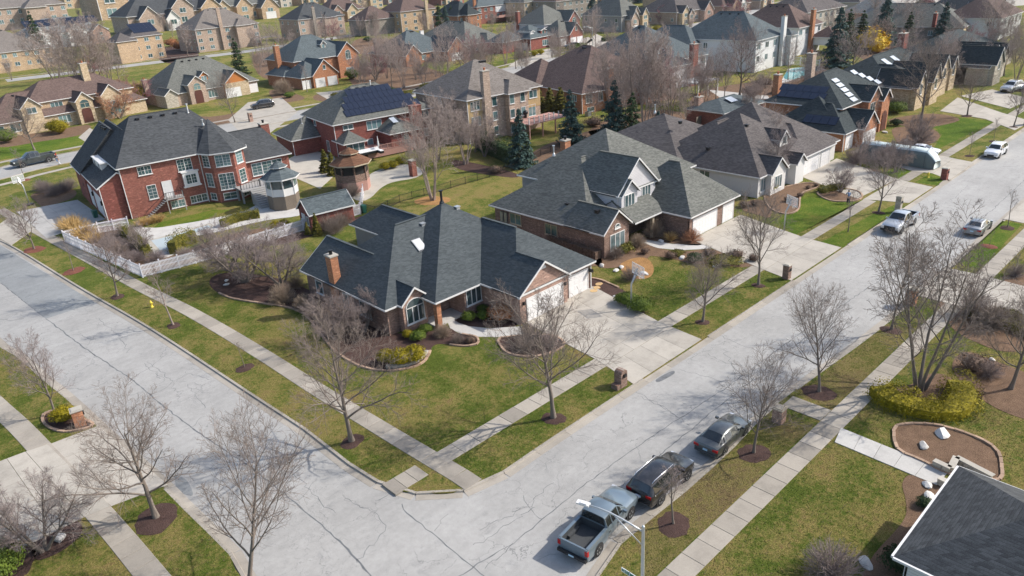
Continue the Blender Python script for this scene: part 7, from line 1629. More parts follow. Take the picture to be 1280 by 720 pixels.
hedge_row('bare_hedge', 'row of brown leafless shrubs along the second house side wall', [(58.71, 56.67), (58.51, 53.13), (58.11, 48.91)], 1.6, 1.5, 'brown_l', 260)
hedge_row('bare_hedge', 'dense leafless hedge in front of the far swimming pool', [(153.42, 79.14), (166.41, 79.83), (179.64, 80.43)], 2.4, 2.2, 'brown_l', 200)
hedge_row('dark_hedge', 'dark hedge at the foot of the grey gabled house', [(219.98, 182.26), (225.91, 178.49), (231.66, 175.60)], 2, 2, 'needle', 120, .16)
# rounded shrubs
SM = {'bx': shrub_mesh('bx', 1, .75, .75, 1.0, 'boxwood', 1500, .075, .08), 'bx2': shrub_mesh('bx2', 2, .8, .7, .95, 'boxwood', 1500, .075, .1), 'gd': shrub_mesh('gd', 3, 1.05, 1.0, 1.5, 'gold', 2400, .085, .12), 'jn': shrub_mesh('jn', 4, 1.3, 1.1, .8, 'hedge', 1800, .1, .25),
      'br': shrub_mesh('br', 5, 1., .9, 1.2, 'rust_l', 900, .08, .25), 'gb': shrub_mesh('gb', 6, 1.2, 1., 1.3, 'boxwood', 2200, .085, .12), 'yl': shrub_mesh('yl', 7, 1.2, 1.1, 1.8, 'yellow_l', 1500, .14, .3), 'dk': shrub_mesh('dk', 8, 1.1, 1., 1.1, 'needle', 1500, .1, .2), 'bw': shrub_mesh('bw', 9, 1., .9, 1.1, 'brown_l', 900, .08, .25)}
TB = {'a': twig_ball('a', 1, 1.1, 1.5, 'twig_t', 330), 'b': twig_ball('b', 2, 1.1, 1.5, 'twig', 240), 'c': twig_ball('c', 3, 1.2, 1.6, 'twig_p', 260), 'r': twig_ball('r', 4, 1., 1.3, 'twig_o', 240)}
GC = {'st': grass_clump('st', 1, .8, 1.5, 'straw'), 'st2': grass_clump('st2', 2, .6, .9, 'straw', 160)}
def sh(lb, xy, m, s=1., sz=None, g=None, nm='shrub', rz=None): return shrub(nm, lb, xy, m, s, rz if rz is not None else (xy[0]*7) % 6.28, sz, 'shrub', g)
sh('round bright green boxwood just right of the entry path, nearest the path', (39.08, 48.73), SM['bx'], .95); sh('small round boxwood against the wall behind the entry path, upper one', (41.20, 49.06), SM['bx2'], .8); sh('round boxwood right of the pair by the entry wall, beside the rusty bush', (40.16, 47.92), SM['bx'], .85)
sh('round green shrub below the front bay window, upper of two', (34.94, 50.00), SM['bx'], .85); sh('round green shrub below the front bay window, lower of two', (33.65, 49.39), SM['bx2'], .95); sh('small yellowish round shrub left of the bay window pair', (33.32, 50.51), SM['gd'], .5)
sh('golden globe shrub in the front bed, right one of three', (31.06, 46.48), SM['gd'], 1.0); sh('golden globe shrub in the front bed, middle one of three', (29.93, 47.00), SM['gd'], .98); sh('golden globe shrub in the front bed, left and half hidden', (29.37, 48.29), SM['gd'], .8)
sh('rust-leaved bush at the corner of the garage wall', (41.24, 46.33), SM['br'], 1.5); sh('tan bare bush beside the entry path', (35.58, 48.24), TB['a'], .9); sh('grey bare bush in the front bed by the lawn edge', (35.67, 46.23), TB['b'], .7); sh('low brown bush in front of the entry bed', (36.36, 45.40), SM['bw'], .6)
for p, s, m, lb in (((29.69, 66.88), 1.5, 'a', 'large clipped tan shrub west of the corner house, first from the crab apples'), ((30.35, 63.68), 1.15, 'a', 'clipped tan shrub, second from the crab apples'), ((30.12, 61.13), 1.25, 'b', 'clipped tan shrub, third from the crab apples'), ((30.24, 58.82), 1.2, 'a', 'clipped brown shrub, fourth from the crab apples below the chimney'), ((30.44, 56.49), 1.4, 'b', 'large grey bare shrub west of the bay window'), ((32.43, 69.16), 1.1, 'a', 'tan shrub behind the clipped row near the house corner')):
    sh(lb, p, TB[m], s)
sh('low bare shrub in the round bed by the garage, left', (38.57, 40.91), TB['b'], 1.1, .8); sh('low bare shrub in the round bed by the garage, right', (40.13, 39.92), TB['c'], 1.2, .9); sh('grey bare shrub overhanging the round bed', (40.01, 41.66), TB['c'], 1.1)
for p, s, lb in (((50.96, 39.41), .95, 'bright green globe shrub left of the basketball pole'), ((50.61, 37.65), 1.05, 'bright green globe shrub right of the basketball pole'), ((51.09, 40.09), .7, 'smaller green globe shrub behind the basketball pole')): sh(lb, p, SM['gb'], s)
sh('brown clipped cube-like shrub by the second house porch', (67.30, 48.24), TB['a'], 1.35, 1.7); sh('brown shrub right of the gable window of the second house', (63.73, 47.85), TB['a'], 1.1); sh('low juniper under the second house gable window', (61.60, 48.23), SM['jn'], 1.1); sh('dark juniper in the second house front bed', (63.77, 40.39), SM['dk'], .9); sh('green juniper on the edge of the second house bed', (64.16, 42.89), SM['jn'], .7)
sh('reddish bare bush at the second house garage corner', (68.60, 43.89), TB['r'], 1.3); sh('dull low shrub mass by the second house lawn', (65.43, 37.85), SM['jn'], 1.5, .8); sh('straw-coloured low grass near the second house porch', (67.37, 45.96), GC['st2'], 1.2, nm='ornamental_grass')
sh('tan bare bush left of the leaf-covered bed', (59.63, 47.68), TB['b'], 1.0); sh('bare bush on the leaf-covered bed edge', (55.77, 42.74), TB['b'], 1.1)
for i, (x, y, s) in enumerate(((760, 318, .6), (838, 322, .7), (920, 322, .9), (942, 324, .7), (885, 318, .8), (805, 316, .6), (930, 258, .8), (943, 256, .7), (1020, 232, .4), (1010, 235, .4), (1000, 245, .5), (985, 250, .6))):
    p = tuple(v for v in (SHP[i])) if False else None
for i, (p, s) in enumerate((((59.73, 49.11), .6), ((62.99, 42.90), .7), ((67.15, 37.45), .9), ((67.66, 35.68), .7), ((65.97, 40.13), .8), ((62.46, 45.91), .6), ((82.66, 45.48), .8), ((83.96, 44.77), .7), ((95.80, 42.34), .4), ((94.22, 42.69), .4), ((90.44, 41.93), .5), ((87.78, 42.21), .6))):
    sh('small brown dormant shrub in the %s front bed, %s from the left' % ('second house' if i < 6 else 'pale brick house', ['first', 'fourth', 'fifth', 'sixth', 'third', 'second'][i % 6] if i < 6 else ['first', 'second', 'sixth', 'fifth', 'fourth', 'third'][i-6]), p, SM['bw'], s, g='dormant shrubs in the front beds')
sh('yellow-green shrub at the pale brick house wall', (90.16, 46.04), SM['gd'], 1.0); sh('rounded bare shrub on the lawn in front of the covered vehicle', (125.25, 39.82), TB['c'], 2.1); sh('round purplish shrub left of the covered vehicle', (109.08, 42.89), TB['c'], 1.9); sh('bare shrub beside the covered vehicle, near side', (110.95, 39.20), TB['c'], 2.0)
sh('green shrub at the entrance of the solar-panel brick house', (146.34, 51.38), SM['gb'], 1.9, 1.6); sh('dark shrub by the brick house lawn corner', (136.16, 47.36), SM['dk'], 1.); 
sh('purple-grey clipped round shrub at the bottom edge, lower right', (31.39, 10.70), TB['c'], 1.5); sh('dark evergreen shrub under the gutter of the lower right roof', (34.32, 8.32), SM['dk'], .95, 1.1); sh('small blue-green shrub touching the lower right gutter', (40.18, 9.18), SM['dk'], .5)
sh('golden bush beside the left edge brick mailbox', (7.50, 60.38), SM['gd'], .95, .8); sh('olive green bush at the bottom left corner', (0.18, 45.42), SM['gb'], 1.4)
sh('green low shrubs by the right edge flower bed', (68.76, 12.38), SM['jn'], 1.); sh('dark bare shrub in the bed at the right edge', (79.01, 14.55), TB['c'], .9); sh('purple-brown bare shrub on the right edge bed, large', (67.68, 14.94), TB['c'], 1.6); sh('grey bare shrub near the right driveway edge', (71.18, 13.89) if 0 else (66.63, 13.11), TB['b'], 1.7)
sh('dry brown shrub in the leaf bed right of the golden hedge', (58.21, 12.10), SM['bw'], 1.1); sh('dark bare shrub in the leaf bed right of the golden hedge', (57.96, 10.94), TB['c'], .9)
for i, (p, s) in enumerate((((22.20, 111.01), 1.25), ((22.37, 106.69), 1.3), ((22.52, 103.56), 1.), ((22.26, 113.06), 1.1))): sh('straw-yellow ornamental grass inside the white fence, %s clump' % ['upper', 'lower', 'right-hand', 'left-hand'][i], p, GC['st'], s*1.25, nm='ornamental_grass')
for i, p in enumerate(((29.45, 105.99), (30.15, 106.13), (31.00, 106.08), (31.86, 106.03))): sh('straw grass clump at the foot of the outside stair, %s' % ['first', 'second', 'third', 'fourth'][i], p, GC['st2'], 1.3, nm='ornamental_grass')
for i, p in enumerate(((25.95, 138.97), (26.25, 135.49), (27.69, 136.45), (25.53, 141.14), (29.00, 137.69))): sh('dark purple bare shrub beside the side driveway, %s from the left' % ['second', 'third', 'fourth', 'first', 'fifth'][i], p, TB['c'], 1.3)
sh('rounded dark shrub behind the yellow grass, inside the fence end', (22.99, 114.24), TB['b'], 1.1)
for i, p in enumerate(((22.77, 103.71), (23.49, 101.32), (23.69, 97.41), (23.45, 93.82), (25.06, 104.07), (24.13, 92.52), (23.15, 107.65), (28.41, 88.60), (30.38, 88.58), (25.61, 90.58))): sh('low tangled bare shrub inside the white fence, number %s' % ['three, by the yellow grass', 'four along the fence', 'six along the fence', 'eight, near the fence corner', 'five, set back from the fence', 'nine, at the fence corner', 'two, behind the yellow grass', 'eleven, right of the fence corner', 'twelve, furthest right', 'ten, beside the pool'][i], p, TB['bc'[i % 2]], 1.25, .9, 'tangled shrubs inside the white fence')
for i, p in enumerate(((40.08, 87.84), (41.06, 87.53))): sh('small olive cone shrub by the brick shed, %s' % ('left' if i == 0 else 'right'), p, SM['gd'], .8, 1.)
for i, p in enumerate(((44.60, 82.72), (46.09, 82.22), (44.45, 80.93), (47.44, 83.00), (55.54, 96.14), (55.25, 93.08))): sh('bare upright shrub behind the corner house, %s' % ['left of the brick shed wall', 'between shed and green bin', 'nearest the cone evergreen', 'right of the shed near the bin', 'left one beside the rusty-roofed gazebo', 'right one beside the rusty-roofed gazebo'][i], p, TB['b'], 1.3, 1.5, 'bare shrubs along the rear fence')
for i, p in enumerate(((66.90, 101.45), (68.28, 101.13), (70.56, 102.22))): sh('round golden-green shrub at the foot of the wooden deck, %s' % ['left', 'middle', 'right'][i], p, SM['gd'], 1.0, .8)
sh('yellow blossoming shrub right of the poolside pine', (226.69, 89.30), SM['yl'], 4.2, 3.2); sh('second yellow blossoming shrub below the first', (220.98, 85.20), SM['yl'], 2.8, 2.2)
sh('clipped dome of bare twigs by the white-gated garage', (97.50, 192.20), TB['a'], 3.0, 3.0); sh('green shrub beside the bay window of the brick garage house', (122.68, 197.04), SM['gb'], 2.2); sh('yellow-green bush near the pale left house entrance', (42.32, 193.75), SM['gd'], 2.1); sh('second yellow-green bush near the left house entrance', (41.96, 197.52), SM['gd'], 1.7); sh('green bush at the far left front garden', (31.71, 195.04), SM['gb'], 2.2)
sh('tall gold-green shrub behind the red-twigged tree', (68.93, 217.80), SM['gd'], 3.2, 3.6)
for i, (p, m, s) in enumerate((((123.06, 161.47), 'jn', 2), ((114.19, 158.44), 'jn', 1.6), ((113.45, 165.08), 'dk', 1.6), ((142.45, 149.39) if 0 else (136.90, 152.32), 'jn', 2), ((177.16, 179.50), 'jn', 2.2), ((181.35, 178.84), 'gd', 1.4), ((185.14, 179.56), 'gd', 1.3), ((195.31, 174.01), 'gb', 2.2), ((199.35, 174.68), 'gb', 2.2), ((103.33, 175.24), 'jn', 1.3), ((95.58, 185.63), 'gb', 1.4), ((247.90, 172.89), 'br', 3), ((251.68, 180.38), 'gd', 2), ((241.66, 176.82), 'gb', 1.8), ((237.20, 329.43), 'dk', 3), ((190.32, 289.08), 'dk', 2.2), ((143.25, 388.36), 'br', 4), ((138.17, 365.75), 'br', 4), ((154.18, 283.99), 'br', 4), ((116.42, 107.99) if 0 else (109.25, 92.71), 'bw', 2), ((196.57, 98.26) if 0 else (161.26, 85.88), 'bw', 2.4), ((75.89, 84.44), 'bw', 1.3), ((149.72, 82.35), 'bw', 2.4), ((181.19, 92.46) if 0 else (139.80, 64.95), 'bw', 2))):
    NS.append(sh('x', p, SM[m], s, s*.8, 'shrubs of the rear gardens'))
name_by_house(NS, 'garden shrub')

# ================================================================== VEHICLES
V1 = 'cars parked along the kerb'
def mid(a, b): return ((a[0]+b[0])/2, (a[1]+b[1])/2)
car('pickup_truck', 'blue-grey crew cab pickup with empty open bed, parked first at the kerb', (26.05, 22.05), 8, 'pickup', 'p_bluegrey', V1, 1.0, 'pickup truck')
car('parked_car', 'black sport utility car with chrome roof rails parked between the pickup and the sedan', (31.61, 21.75), 2, 'suv', 'p_black', V1, 1.03)
car('parked_car', 'charcoal sedan parked behind a small bare tree, third at the kerb', (38.30, 21.40), 2, 'sedan', 'p_char', V1, 1.0)
car('pickup_truck', 'silver pickup facing the camera, parked on the far kerb', (86.49, 28.09), 180, 'pickup', 'p_silver', V1, 1.02, 'pickup truck')
car('driving_car', 'grey sedan driving away in the right lane', (90.26, 21.17), 1, 'sedan', 'p_grey', None, 1.0)
car('parked_car', 'white sport utility car facing the camera on the far kerb', (124.49, 28.95), 180, 'suv', 'p_white', V1, 1.02)
car('parked_car', 'pale blue car nose showing beyond the covered vehicle on the brick house drive', (119.76, 37.30), -88, 'sedan', 'p_white', None, .95, z=0.03)
car('pickup_truck', 'long dark grey-green pickup with bed cover on the back street', (30.13, 164.49), 184, 'pickup', 'p_dgreen', None, 1.25, 'pickup truck', z=.02)
car('parked_car', 'boxy black off-road car on the pale driveway in the upper left', (84.04, 177.82), 168, 'suv', 'p_black', None, 1.15, z=.02)
car('parked_car', 'black car on the driveway under the red gabled house', (201.96, 180.27), 150, 'sedan', 'p_black', None, 1.3, z=.02)
car('parked_car', 'white car in the top right driveway behind bare branches', (176.42, 40.55), 170, 'suv', 'p_silver', None, 1.15, z=.03)
car('parked_car', 'second silver car at the right edge in the top right driveway', (185.31, 39.13) if 0 else (179.51, 38.28), 175, 'suv', 'p_white', None, 1.0, z=.03)
# covered vehicle on the drive
o = thing('covered_vehicle', 'long vehicle hidden under a sagging grey-green tarpaulin on the brick house drive', 'covered vehicle', (*(113.08, 38.34), .03), R(-96))
b = MB(); n = 15; st = [(-5.6, 1.0, 1.7), (-5.3, 1.15, 2.3), (-3, 1.2, 2.55), (0, 1.22, 2.5), (2.6, 1.22, 2.6), (4.2, 1.2, 2.5), (5.0, 1.1, 1.9), (5.5, .95, 1.1)]; rr = random.Random(4)
for x, w_, h_ in st:
    for k in range(n):
        a = math.pi*k/(n-1); cx = abs(math.cos(a))**.45*(1 if math.cos(a) > 0 else -1); b.v.append((x+rr.uniform(-.05, .05), w_*cx*rr.uniform(.95, 1.04), .1+(h_-.1)*abs(math.sin(a))**.5*rr.uniform(.97, 1.02)))
for i in range(len(st)-1):
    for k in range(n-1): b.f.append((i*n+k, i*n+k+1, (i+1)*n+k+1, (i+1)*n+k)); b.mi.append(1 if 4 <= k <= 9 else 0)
b.f += [tuple(range(n)), tuple(range((len(st)-1)*n, len(st)*n))[::-1]]; b.mi += [0, 1]
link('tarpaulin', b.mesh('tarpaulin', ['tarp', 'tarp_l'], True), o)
b = MB(); 
for x in (-4, -1.2, 1.6, 4.2): b.tube([(x, 1.26, .2), (x, 1.22, 1.8), (x, .6, 2.62), (x, -.6, 2.62), (x, -1.22, 1.8), (x, -1.26, .2)], .02, 5)
link('strap', b.mesh('strap', 'cl_dark'), o)
# ================================================================== STREET FURNITURE
lamp_post('silver street light with curved arm reaching over the pickup, nearest the camera', (20.73, 15.11), 7.9, (-.29, .957), 2.55)
lamp_post('cream street light beyond the brown-roofed house', (176.91, 150.06), 10., (-.9, .3), 2.6, cat='street light')
o = thing('street_sign', 'green street name sign with white border on the verge below the street light, bottom edge', 'street sign', (21.93, 16.75, 0), 0)
b = MB(); b.tube([(0, 0, 0), (0, 0, 3.3)], .03, 8); link('post', b.mesh('post', 'galv', True), o)
b = MB(); b.box(-.012, -.55, 3.05, .012, .50, 3.30); bl = link('blade', b.mesh('blade', 'signw'), o)
b = MB(); b.box(-.016, -.52, 3.075, .016, .30, 3.275); link('panel', b.mesh('panel', 'signg'), bl)
b = MB(); b.add([(-.02, .40+.075*math.cos(t*math.pi/6), 3.175+.075*math.sin(t*math.pi/6)) for t in range(12)], [tuple(range(12))]); b.add([(.02, .40+.075*math.cos(t*math.pi/6), 3.175+.075*math.sin(t*math.pi/6)) for t in range(12)], [tuple(range(12))]); link('emblem', b.mesh('emblem', 'signg'), bl)
tc = bpy.data.curves.new('letter', 'FONT'); tc.body = 'C'; tc.size = .2; tc.extrude = .002; tc.materials.append(M['signw']); tmp = bpy.data.objects.new('t', tc); COL.objects.link(tmp); bpy.context.view_layer.update(); lm = bpy.data.meshes.new_from_object(tmp.evaluated_get(bpy.context.evaluated_depsgraph_get())); bpy.data.objects.remove(tmp); lt = link('letter', lm, bl, (-.0185, .24, 3.105)); lt.rotation_euler = (math.pi/2, 0, -math.pi/2)
hydrant('yellow fire hydrant on the verge beside the slim pale-barked tree', (20.17, 76.96))
hydrant('yellow fire hydrant next to the far brick mailbox', (107.61, 32.32))
mailbox('arched brown brick mailbox pillar at the corner house driveway', (39.23, 30.93), 0, 'br_brown', 'arch', 1.5, .75)
mailbox('orange brick mailbox pillar with pale cap at the left edge beside a golden bush', (8.16, 58.80), 80, 'br_orange', h=1.35, w=.75)
mailbox('dark brick mailbox pillar at the second driveway', (65.52, 30.91), 0, 'br_brown', h=1.45)
mailbox('grey stone mailbox pillar behind the silver pickup', (91.35, 30.10), 0, 'st_grey', h=1.9, w=.62)
mailbox('red-brown brick mailbox pillar near the far hydrant', (107.96, 30.43), 0, 'br_dred', h=1.5, w=.75)
mailbox('orange brick mailbox pillar behind the dark-trunked tree', (66.92, 19.74), 0, 'br_orange', h=1.5, w=.8)
mailbox('low brick mailbox with glossy white box near the stub path, behind a bare tree', (42.53, 18.95)  if 0 else (42.58, 19.63), 180, 'br_pink', h=1.1, w=.7, cap='tan_trim')
mailbox('small dark mailbox pillar at the top right apron', (146.57, 30.50), 0, 'br_brown', h=1.6, w=.7)
mailbox('slim brick mailbox pillar on the verge in front of the grey stone house', (73.93, 163.77), 0, 'br_pink', h=2., w=.8)
hoop('basketball hoop with clear backboard on a steel pole beside the green shrubs', (50.37, 38.49), 72, 3.3)
hoop('basketball hoop at the edge of the pale brick house lawn', (77.85, 37.58), 65, 2.9)
hoop('portable basketball hoop on a black base beside the side driveway', (21.88, 133.09), 200, 3.6, base=True)
fence('white_picket_fence', 'white vinyl picket fence around the pool garden on the corner side', [(28.03, 106.83), (24.49, 107.90), (20.29, 107.99), (22.58, 86.28), (26.57, 85.70), (30.27, 85.32), (45.04, 85.22), (48.93, 84.75), (50.97, 84.74)]+[((50.97, 84.74)[0]+5.5, (50.97, 84.74)[1]+7.5)], 1.6, gap=.15)
fence('metal_fence', 'thin dark metal fence crossing the back lawns', [(52.25, 86.48), (52.24, 82.98), (57.48, 84.64), (63.47, 83.97), (69.00, 83.75), (77.96, 82.97), (87.32, 85.69), (92.71, 86.28)], 1.15, 'rail', 'black', 2.4, .13)
fence('board_fence', 'grey board fence behind the charcoal-roofed house', [(117.68, 75.44), (123.36, 76.52), (140.35, 81.03)], 1.9, 'board', 'grey_wood', 2.4, .3)
fence('white_picket_fence', 'white fence beside the far swimming pool', [(193.62, 97.87), (192.53, 92.87), (189.37, 86.22)], 2.2, 'picket', 'vinyl', 2.4, .3)
# the brick shed
H = House('brick_shed', 'small red brick shed with grey gable roof and white door inside the white fence', (42.65, 83.37)[0], (42.65, 83.37)[1], -8, 'br_dred', 'sh_slate', 'white', False)
H.root['category'] = 'shed'
H.wing(0, 0, 6.4, 4.4, 2.4, .75, 'x', 'gg', ov=.25); H.door('-x', .22, 2.6, 0, .9, 1.9, 'white'); H.win('-x', .22, 1.3, 1.3, .6, 1.0, 1); H.done()
# gazebos
def gazebo(label, xy, r, base_h, wall_h, mats, solid=True, rz=.39):
    bm_, wm_, rm_, tm_ = mats; o = thing('gazebo', label, 'gazebo', (*xy, 0), rz); n = 8
    P = lambda rr, z: [(rr*math.cos(2*math.pi*k/n), rr*math.sin(2*math.pi*k/n), z) for k in range(n)]
    def ring(b, r0, z0, r1, z1):
        o0 = len(b.v); b.v += P(r0, z0)+P(r1, z1); b.f += [(o0+k, o0+(k+1) % n, o0+n+(k+1) % n, o0+n+k) for k in range(n)]; b.mi += [0]*n
    b = MB(); ring(b, r*.98, 0, r*.98, base_h); b.add(P(r*.98, base_h), [tuple(range(n))]); link('base', b.mesh('base', bm_), o)
    b = MB(); ring(b, r*.95, base_h, r*.95, base_h+wall_h*.42); ring(b, r*.955, base_h+wall_h*.88, r*.955, base_h+wall_h); link('wall', b.mesh('wall', wm_), o)
    for k in range(n):
        a = 2*math.pi*k/n; b = MB(); b.tube([(r*.95*math.cos(a), r*.95*math.sin(a), base_h), (r*.95*math.cos(a), r*.95*math.sin(a), base_h+wall_h)], .09, 6); link('post', b.mesh('post', wm_), o)
        a0, a1 = a+.13, a+2*math.pi/n-.13; c = r*.93
        q0 = Vector((c*math.cos(a), c*math.sin(a), 0)).lerp(Vector((c*math.cos(a+math.pi/4), c*math.sin(a+math.pi/4), 0)), .12); q1 = Vector((c*math.cos(a), c*math.sin(a), 0)).lerp(Vector((c*math.cos(a+math.pi/4), c*math.sin(a+math.pi/4), 0)), .88)
        z0, z1 = base_h+wall_h*.42, base_h+wall_h*.88; b = MB(); b.add([(q0.x, q0.y, z0), (q1.x, q1.y, z0), (q1.x, q1.y, z1), (q0.x, q0.y, z1)], [(0, 1, 2, 3)]); link('pane', b.mesh('pane', 'glass' if solid else 'dark'), o)  # open gazebo: dark sheets stand in for the interior shade
    h1 = base_h+wall_h
    b = MB(); ring(b, r*1.22, h1, r*.45, h1+1.15); ring(b, r*1.22, h1-.08, r*1.22, h1); ring(b, r*.40, h1+1.1, r*.40, h1+1.45); link('roof', b.mesh('roof', rm_), o)
    b = MB(); ring(b, r*.56, h1+1.42, .03, h1+2.2); ring(b, r*.56, h1+1.36, r*.56, h1+1.42); link('cupola', b.mesh('cupola', rm_), o)
    b = MB(); ring(b, r*1.235, h1-.16, r*1.235, h1+.02); ring(b, r*.575, h1+1.3, r*.575, h1+1.43); link('fascia', b.mesh('fascia', tm_), o)
gazebo('white octagonal gazebo with two-tier grey shingle roof on a brown lattice base', (46.40, 97.16), 2.25, 2.0, 2.5, ('grey_wood', 'white', 'sh_slate', 'white'))
gazebo('pink-brown octagonal gazebo with rusty brown two-tier roof', (57.45, 96.24), 2.6, 1.5, 2.7, ('deckwood', 'tan_trim' if 0 else 'br_brown', 'sh_copper', 'tan_trim'), False)
# patio behind, brick fireplace pillar
o = sheet('patio', [(57.22, 101.08), (54.33, 91.05), (55.98, 90.01), (59.78, 92.85), (62.96, 94.17), (66.83, 93.15), (70.56, 95.90), (70.48, 102.34), (65.38, 102.01), (61.97, 100.40)], .03, 'capst', .04, 3)
o = thing('brick_pillar', 'short brick pillar with stone cap at the patio edge behind the birch', 'pillar', (*(67.18, 94.23), 0)); b = MB(); b.box(-.45, -.45, 0, .45, .45, 2.5); link('pillar', b.mesh('pillar', 'br_red'), o); b = MB(); b.box(-.55, -.55, 2.5, .55, .55, 2.65); link('cap', b.mesh('cap', 'capst'), o)
# people
person('person in dark top and pale trousers standing at the tailgate of the dark green pickup', (33.02, 158.99), 150, .3, 'cl_grey', 'cl_light', 'cl_dark', .6, 0.02)
person('person in dark clothes half hidden beside the one in pale trousers', (33.31, 161.71), 160, .2, 'cl_dark', 'cl_blue', 'cl_dark', .4, 0.02)
person('person in a blue shirt bending over the mulch bed by the clipped tree', (91.01, 35.92), 30, .9, 'cl_blue', 'cl_dark', 'cl_dark', .8, .0)
# boulders
for i, (p, s, lb) in enumerate((((3.36, 45.97), .62, 'pale boulder in dark mulch beside the ornamental tree, bottom left'), ((46.04, 11.32), .5, 'angular pale boulder in the round bed, left one'), ((48.19, 10.87), .7, 'large flat pale boulder in the round bed, right one'), ((42.15, 9.77), .45, 'pale flat stone beside the white path end'), ((41.12, 9.28), .5, 'white boulder beside the lower right gutter'), ((33.49, 9.82), .55, 'grey boulder at the lower lawn edge, lower right'),
        ((56.75, 47.33), .5, 'flat pale stone at the left of the second house bed'), ((56.66, 45.31), .45, 'flat pale stone beside the basketball board, left'), ((57.70, 45.39), .45, 'flat pale stone behind the basketball board'), ((57.76, 42.52), .55, 'white stone on the orange leaf bed'), ((66.52, 46.67), .5, 'flat stone by the second house walk'), ((63.71, 41.96), .5, 'pale stone in the junipers'), ((64.05, 37.86), .5, 'white stone at the lawn edge of the second house'), ((66.24, 36.45), .4, 'pale stone near the second driveway'), ((51.61, 41.48), .3, 'small white stone in the dark mulch by the driveway'), ((64.93, 40.36), .35, 'small pale stone between junipers'),
        ((27.91, 76.25), .4, 'pale stone in the kidney-shaped bed, left'), ((28.42, 77.36), .35, 'pale stone in the kidney-shaped bed, right'), ((56.54, 14.08) if 0 else (60.67, 11.44), .3, 'small stone in the right leaf bed'), ((130.10, 46.85), .6, 'pale boulder behind the covered vehicle'), ((126.33, 42.14), .5, 'flat boulder near the round bare shrub'))): rock(lb, p, s, i, .45)
# low stone walls by the lower right walk
def block_wall(label, path, h, w=.32):
    o = thing('stone_wall', label, 'garden wall', (*path[0], 0)); ox, oy = path[0]; P = resample(path, .55); rng = random.Random(3)
    k = ('blk', w)
    if k not in _cache: q = MB(); q.box(.01, -w/2, .006, .54, w/2, .194); _cache[k] = (q.mesh('wall_block', 'st_grey'), )
    for a, c in zip(P[:-1], P[1:]):
        an = math.atan2(c[1]-a[1], c[0]-a[0])
        for r_ in range(max(1, int(h/.2))): ob = link('wall_block', _cache[k][0], o, (a[0]-ox+rng.uniform(-.01, .01), a[1]-oy, .2*r_), an); ob.scale[0] = math.dist(a, c)/.55
    q = MB()
    for a, c in zip(path[:-1], path[1:]): q.beam((a[0]-ox, a[1]-oy, int(h/.2)*.2+.04), (c[0]-ox, c[1]-oy, int(h/.2)*.2+.04), w+.08, .07)
    link('coping', q.mesh('coping', 'capst'), o)
block_wall('low stone garden wall stepping round the end of the white path, right side', [(44.38, 10.17), (44.23, 9.15), (45.61, 9.27)], .6); block_wall('longer stone garden wall beside the lower right roof', [(45.61, 9.27), (45.07, 7.05)], .6); block_wall('short stone garden wall stub left of the gutter', [(42.82, 9.36), (42.74, 8.89)], .5)
# raised inner block edge of the front bed
block_wall('curved low pale stone wall round the golden globe shrubs', smooth_path([(28.81, 47.51), (29.86, 46.46), (31.37, 46.32), (32.69, 46.90)], 4), .3, .25)
# air conditioners and bins
def ac(label, xy, s=.45):
    o = thing('air_conditioner', label, 'air conditioner', (*xy, 0)); b = MB(); b.box(-s, -s, 0, s, s, .9); link('case', b.mesh('case', 'metal'), o); b = MB(); b.lathe((0, 0, .9), [(s*.8, 0), (s*.8, .04), (s*.5, .05)], 12); link('fan_grille', b.mesh('fan_grille', 'black'), o)
    for k in range(6): b = MB(); b.box(-s-.01, -s-.01, .12+.12*k, s+.01, s+.01, .15+.12*k); link('louvre', b.mesh('louvre', 'black'), o)
ac('grey air conditioner at the left rear corner of the second house', (60.00, 65.78)); ac('air conditioner under the brown-roofed house wall', (116.17, 100.03))
def bin_(label, xy, rz=0): 
    o = thing('wheeled_bin', label, 'bin', (*xy, 0.03), rz); b = MB(); b.add([(-.25, -.3, 0), (.25, -.3, 0), (.25, .3, 0), (-.25, .3, 0), (-.32, -.38, 1.), (.32, -.38, 1.), (.32, .38, 1.), (-.32, .38, 1.)], [(0,3,2,1), (4,5,6,7), (0,1,5,4), (1,2,6,5), (2,3,7,6), (3,0,4,7)]); link('bin_body', b.mesh('bin_body', 'bin'), o)
    b = MB(); b.box(-.34, -.4, 1., .34, .42, 1.07); link('lid', b.mesh('lid', 'bin'), o)
bin_('green wheeled bin by the side garage and white fence', (26.55, 116.28)); bin_('dark green bin inside the rear end of the white fence', (51.64, 84.97))
# patio furniture on the wooden deck
o = thing('sofa_set', 'outdoor corner sofa with white cushions on the wooden deck', 'patio furniture', (*(69.00, 108.89), 1.2), R(-9)); b = MB(); b.box(-2, -.4, 0, 2, .4, .4); b.box(1.3, -1.6, 0, 2, -.4, .4); link('sofa', b.mesh('sofa', 'black'), o)
b = MB(); b.box(-1.9, -.35, .4, 1.9, .35, .5); b.box(-1.9, .2, .5, 1.9, .42, .85); b.box(1.35, -1.6, .4, 2, -.4, .5); link('cushion', b.mesh('cushion', 'cush'), o)
o = thing('patio_umbrella', 'closed white patio umbrella beside the deck sofa', 'umbrella', (*(70.64, 108.37), 1.2)); b = MB(); b.lathe((0, 0, 0), [(.03, 0), (.03, .9), (.14, 1.0), (.16, 1.4), (.05, 2.6), (.02, 2.8)], 8); link('canopy', b.mesh('canopy', 'cush', True), o)
o = thing('grill', 'black round barbecue grill on the deck of the tan chimney house', 'barbecue', (*(98.77, 100.48), 2.8)); b = MB(); b.lathe((0, 0, 0), [(.3, 0), (.28, .6), (.5, .75), (.55, 1.), (.4, 1.3), (.05, 1.42)], 12); link('kettle', b.mesh('kettle', 'black', True), o)
